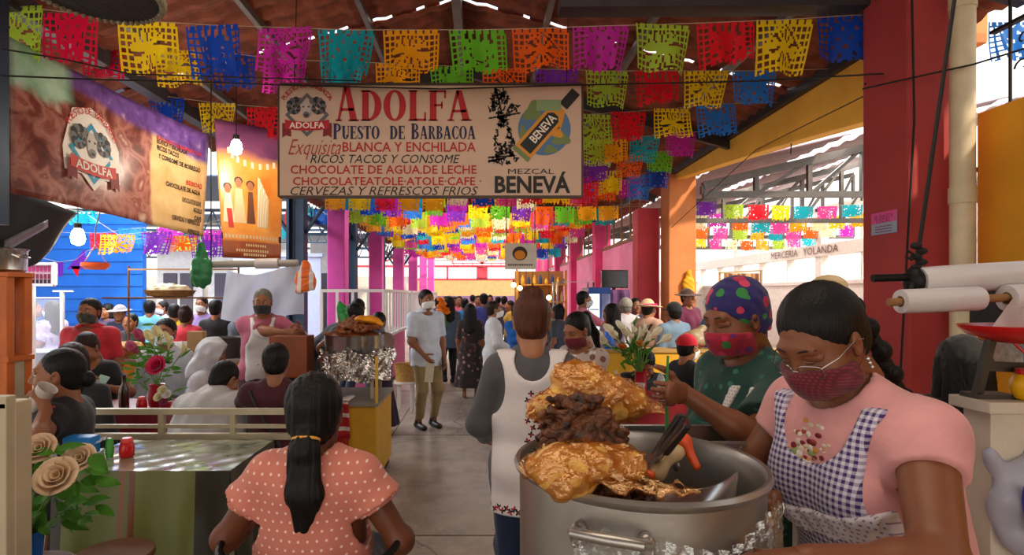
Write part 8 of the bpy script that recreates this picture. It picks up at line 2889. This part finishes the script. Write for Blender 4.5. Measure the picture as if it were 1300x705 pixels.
far = [('person in a bright blue shirt far down the aisle behind the flowered dress', 590, 12.0, 5, 380, 'short', '#1f86c4'), ('person in a violet blue top far down the middle of the aisle', 614, 11.2, 10, 373, 'short', '#4a4f9c'), ('person in deep blue facing us far down the aisle', 607, 13.6, 180, 376, 'swept', '#1f5a9c'),
       ('person in a coral top far down the aisle', 583, 14.2, 170, 377, 'swept', '#d0506a'), ('person in a beige top far down the aisle', 577, 15.6, 180, 378, 'bob', '#b0a088'), ('person in dark plum far down the aisle beside the golden stall', 640, 14.6, 0, 377, 'short', '#3a2c40'),
       ('person in mustard by the golden stall lights', 647, 13.2, 100, 383, 'swept', '#b08a2c'), ('person in black by the golden stall', 705, 11.4, 120, 391, 'bob', '#22222a'), ('person in dark grey beside the woman with the tabard', 708, 9.6, 60, 389, 'bob', '#3c3f48'),
       ('person in pale pink farthest down the aisle', 600, 17.8, 0, 375, 'short', '#cf9aa8'), ('person in teal farthest down the aisle', 622, 18.4, 180, 375, 'bob', '#2a8c94'), ('person in white farthest down the aisle at left', 566, 17.0, 180, 377, 'short', '#c8c8cc'), ('person in brown in front of the golden shelves', 668, 12.4, 20, 384, 'swept', '#6a4630'),
       ('person in orange deep in the aisle near the rose wall', 632, 17.2, 30, 377, 'swept', '#d07a2c'), ('person in navy deep in the aisle near the barred partition', 556, 13.4, 10, 379, 'short', '#28345c')]
for lb, px, Y, rz, tp, hr, c in far:
    p = pp(lb, px, Y, rz, tp, skin=S2, vox=.026)
    p.hair(hr, BLK).top(c, 1.0 + (px % 2) * .8, -.14)
    if px % 3 == 0: p.skirt('#2a2c3c', .6)
    else: p.trousers('#262a36')

# ---- right of the aisle
x_ = (740 - VX) * 8.6 / FPX
p = pp('man in a salmon pink T-shirt reaching towards the drinks cooler', 741, 8.4, -84, 370, male=True, skin=S2, armR=V(.15, .46, 1.22)); p.hair('short', BLK).mask('#c9d0d4').top('#d8788c', .9, -.12).trousers('#33384a')
p = pp('seated woman with dark red mask in a white and brown flowered dress looking down', 738, 4.12, 128, 404, True, g=1.15, skin=S2, lids=True, head=(26, 0, 0), armL=V(-.10, .34, .98), armR=V(.10, .34, .98)); p.hair('hightail', BLK).mask('#6a1a26').top(pattern_mat('dress_white', '#b9a69c', ['#7a5040', '#d8cfc8'], 'floral', 18, .4), .5, -.03, neck=.11).skirt('#8a6a58')
p = pp('woman with long black hair and a red neckerchief right of the drinks cooler', 776, 7.2, 40, 388, skin=S2); p.hair('long', BLK).top('#8a7390', 1.0, -.12); p.garment('neckerchief', fabric('#b02038'), ('neck',), .026, noise=.004); p.trousers('#2c2c3a')
p = pp('person in a pale jacket and grey knitted cap with back turned', 794, 8.3, 12, 380, skin=S2, g=1.1); p.hair('short', GRYH).hat('beanie', '#8c8a80', name='knitted_cap').top('#b4b0b8', 1.9, -.16, inf=.024).trousers('#4a4c58')
p = pp('man in a dark jacket over a red top beside the sun hat', 807, 9.3, 185, 380, male=True, skin=S2); p.hair('short', BLK).top('#2c2430', 1.9, -.14); p.apron('#8c2434', z0=-.1, z1=.42, halfw=.07, neck=.05, straps=False); p.trousers('#2c2c3a')
p = pp('woman in a cream sun hat with magenta band and beige dress', 823, 7.5, -50, 382, skin=S3_, g=1.1); p.hair('swept', DBR).hat('sunhat', '#d8b48c', name='sun_hat').top('#c49a86', .9, -.2, inf=.02); p.skirt('#b88f7c', .7)
mb = MB(); mb.tube(headm(p, [(.098 * math.cos(t), -.012 + .112 * math.sin(t), .062) for t in [2 * PI * q / 20 for q in range(21)]]), .013, 6, cap=False); mb.build('hat_band', mat('band_magenta', '#c81a6c', .7), p.root, smooth=True)
mb = MB(); mb.tube([h + n * .006 for h, n in stick(p.top_o, [p.T(.13 - .025 * q, -.5, .44 - .05 * q) for q in range(10)], (0, 1, 0))], .010, 6); mb.build('bag_strap', mat('strap_dark', '#1e1a1a'), p.root)
p = pp('person in a denim shirt and black cap seen from behind at right', 855, 7.0, 18, 386, skin=S2, g=1.08); p.hair('short', BLK).hat('cap', '#17191f', name='cap').top('#6a8298', 1.8, -.14, inf=.02, noise=.006).trousers('#3f5570')
p = pp('person in a maroon top and brown brimmed hat before the orange pillar', 873, 8.3, 205, 367, skin=S2, g=1.1, armR=V(.1, .3, 1.02), armL=V(-.1, .3, 1.02)); p.hair('short', BLK).hat('sunhat', '#4a3228', name='sun_hat').top('#5c1436', 1.8, -.14).trousers('#22222c')
p = pp('person in a turquoise hooded jacket with a dark rucksack turned left', 908, 7.1, 62, 367, skin=S3_, g=1.12, armL=V(-.1, .3, 1.0)); p.hair('bun', BLK).mask('#d0d8dc').top('#0e6f96', 1.9, -.18, inf=.024).trousers('#23252e')
p.garment('rucksack', mat('rucksack', '#1d2028', .6), ('none',), .0, caps=[cap(p.T(0, -.20, .12), p.T(0, -.20, .36), .11 * p.k, .10 * p.k, (1.2, .75), t='x')], noise=.004)
p = pp('person in grey further back beside the turquoise jacket', 921, 9.8, 150, 362, skin=S2); p.hair('bob', DBR).top('#6a6870', 1.8, -.14).trousers('#2a2a34')
p = pp('seated diner in a black jacket with head bowed behind the calla lilies', 814, 5.28, 172, 441, True, skin=S2, g=1.15, lean=20, head=(30, 0, 0), armL=V(-.26, .36, .84)); p.hair('short', BLK).top('#1b1e28', 1.9, -.03, inf=.022).trousers('#20222a')
p = pp('boy in a red cap and white mask sitting at the right table', 872, 5.36, -62, 433, True, H=1.5, skin=S2, head=(6, 0, 0)); p.hair('short', BLK).hat('cap', '#c2142a', name='cap').mask().top('#14151a', 1.9, -.03).trousers('#1d1f28')
p = pp('man with short black hair in black sitting behind the woman in green', 925, 5.30, 70, 418, True, male=True, skin=S2, head=(8, 0, 0)); p.hair('short', BLK).top('#15151a', 1.9, -.03).trousers('#1d1f28')
p = pp('dark haired person with a black cap sitting below the loudspeaker at right', 1222, 2.42, -25, 443, True, skin='#4a2a1c', g=1.15); p.hair('long', BLK).hat('beanie', '#17171a', name='knitted_cap').top('#2a1714', 1.8, -.03).trousers('#1d1a1a')
# ---------------------------------------------------------------- small pieces belong to the part they sit on
ON = {'hair_band': 'hair', 'hair_pin': 'hair', 'hair_clip': 'hair', 'hat_band': 'sun_hat', 'red_trim': 'shirt', 'lace_strip': 'shirt', 'ruffle': 'shirt', 'sleeve_ruffle': 'shirt', 'bag_strap': 'shirt',
      'bottle_cap': 'glass', 'core': 'film', 'corner_post': 'cabinet', 'shelf': 'lit_door', 'rim': 'pan', 'fringe': 'weave', 'socket': 'bulb', 'garnish': 'dish', 'neckerchief': 'shirt', 'seam': 'post'}
base_name = lambda o: o.name.split('.')[0]
for o in list(bpy.data.objects):
    if o.parent is None or base_name(o) not in ON: continue
    for q in o.parent.children:
        if base_name(q) == ON[base_name(o)] and q is not o:
            inv = q.matrix_parent_inverse.inverted() @ o.matrix_parent_inverse
            o.parent = q
            o.matrix_parent_inverse = inv
            break
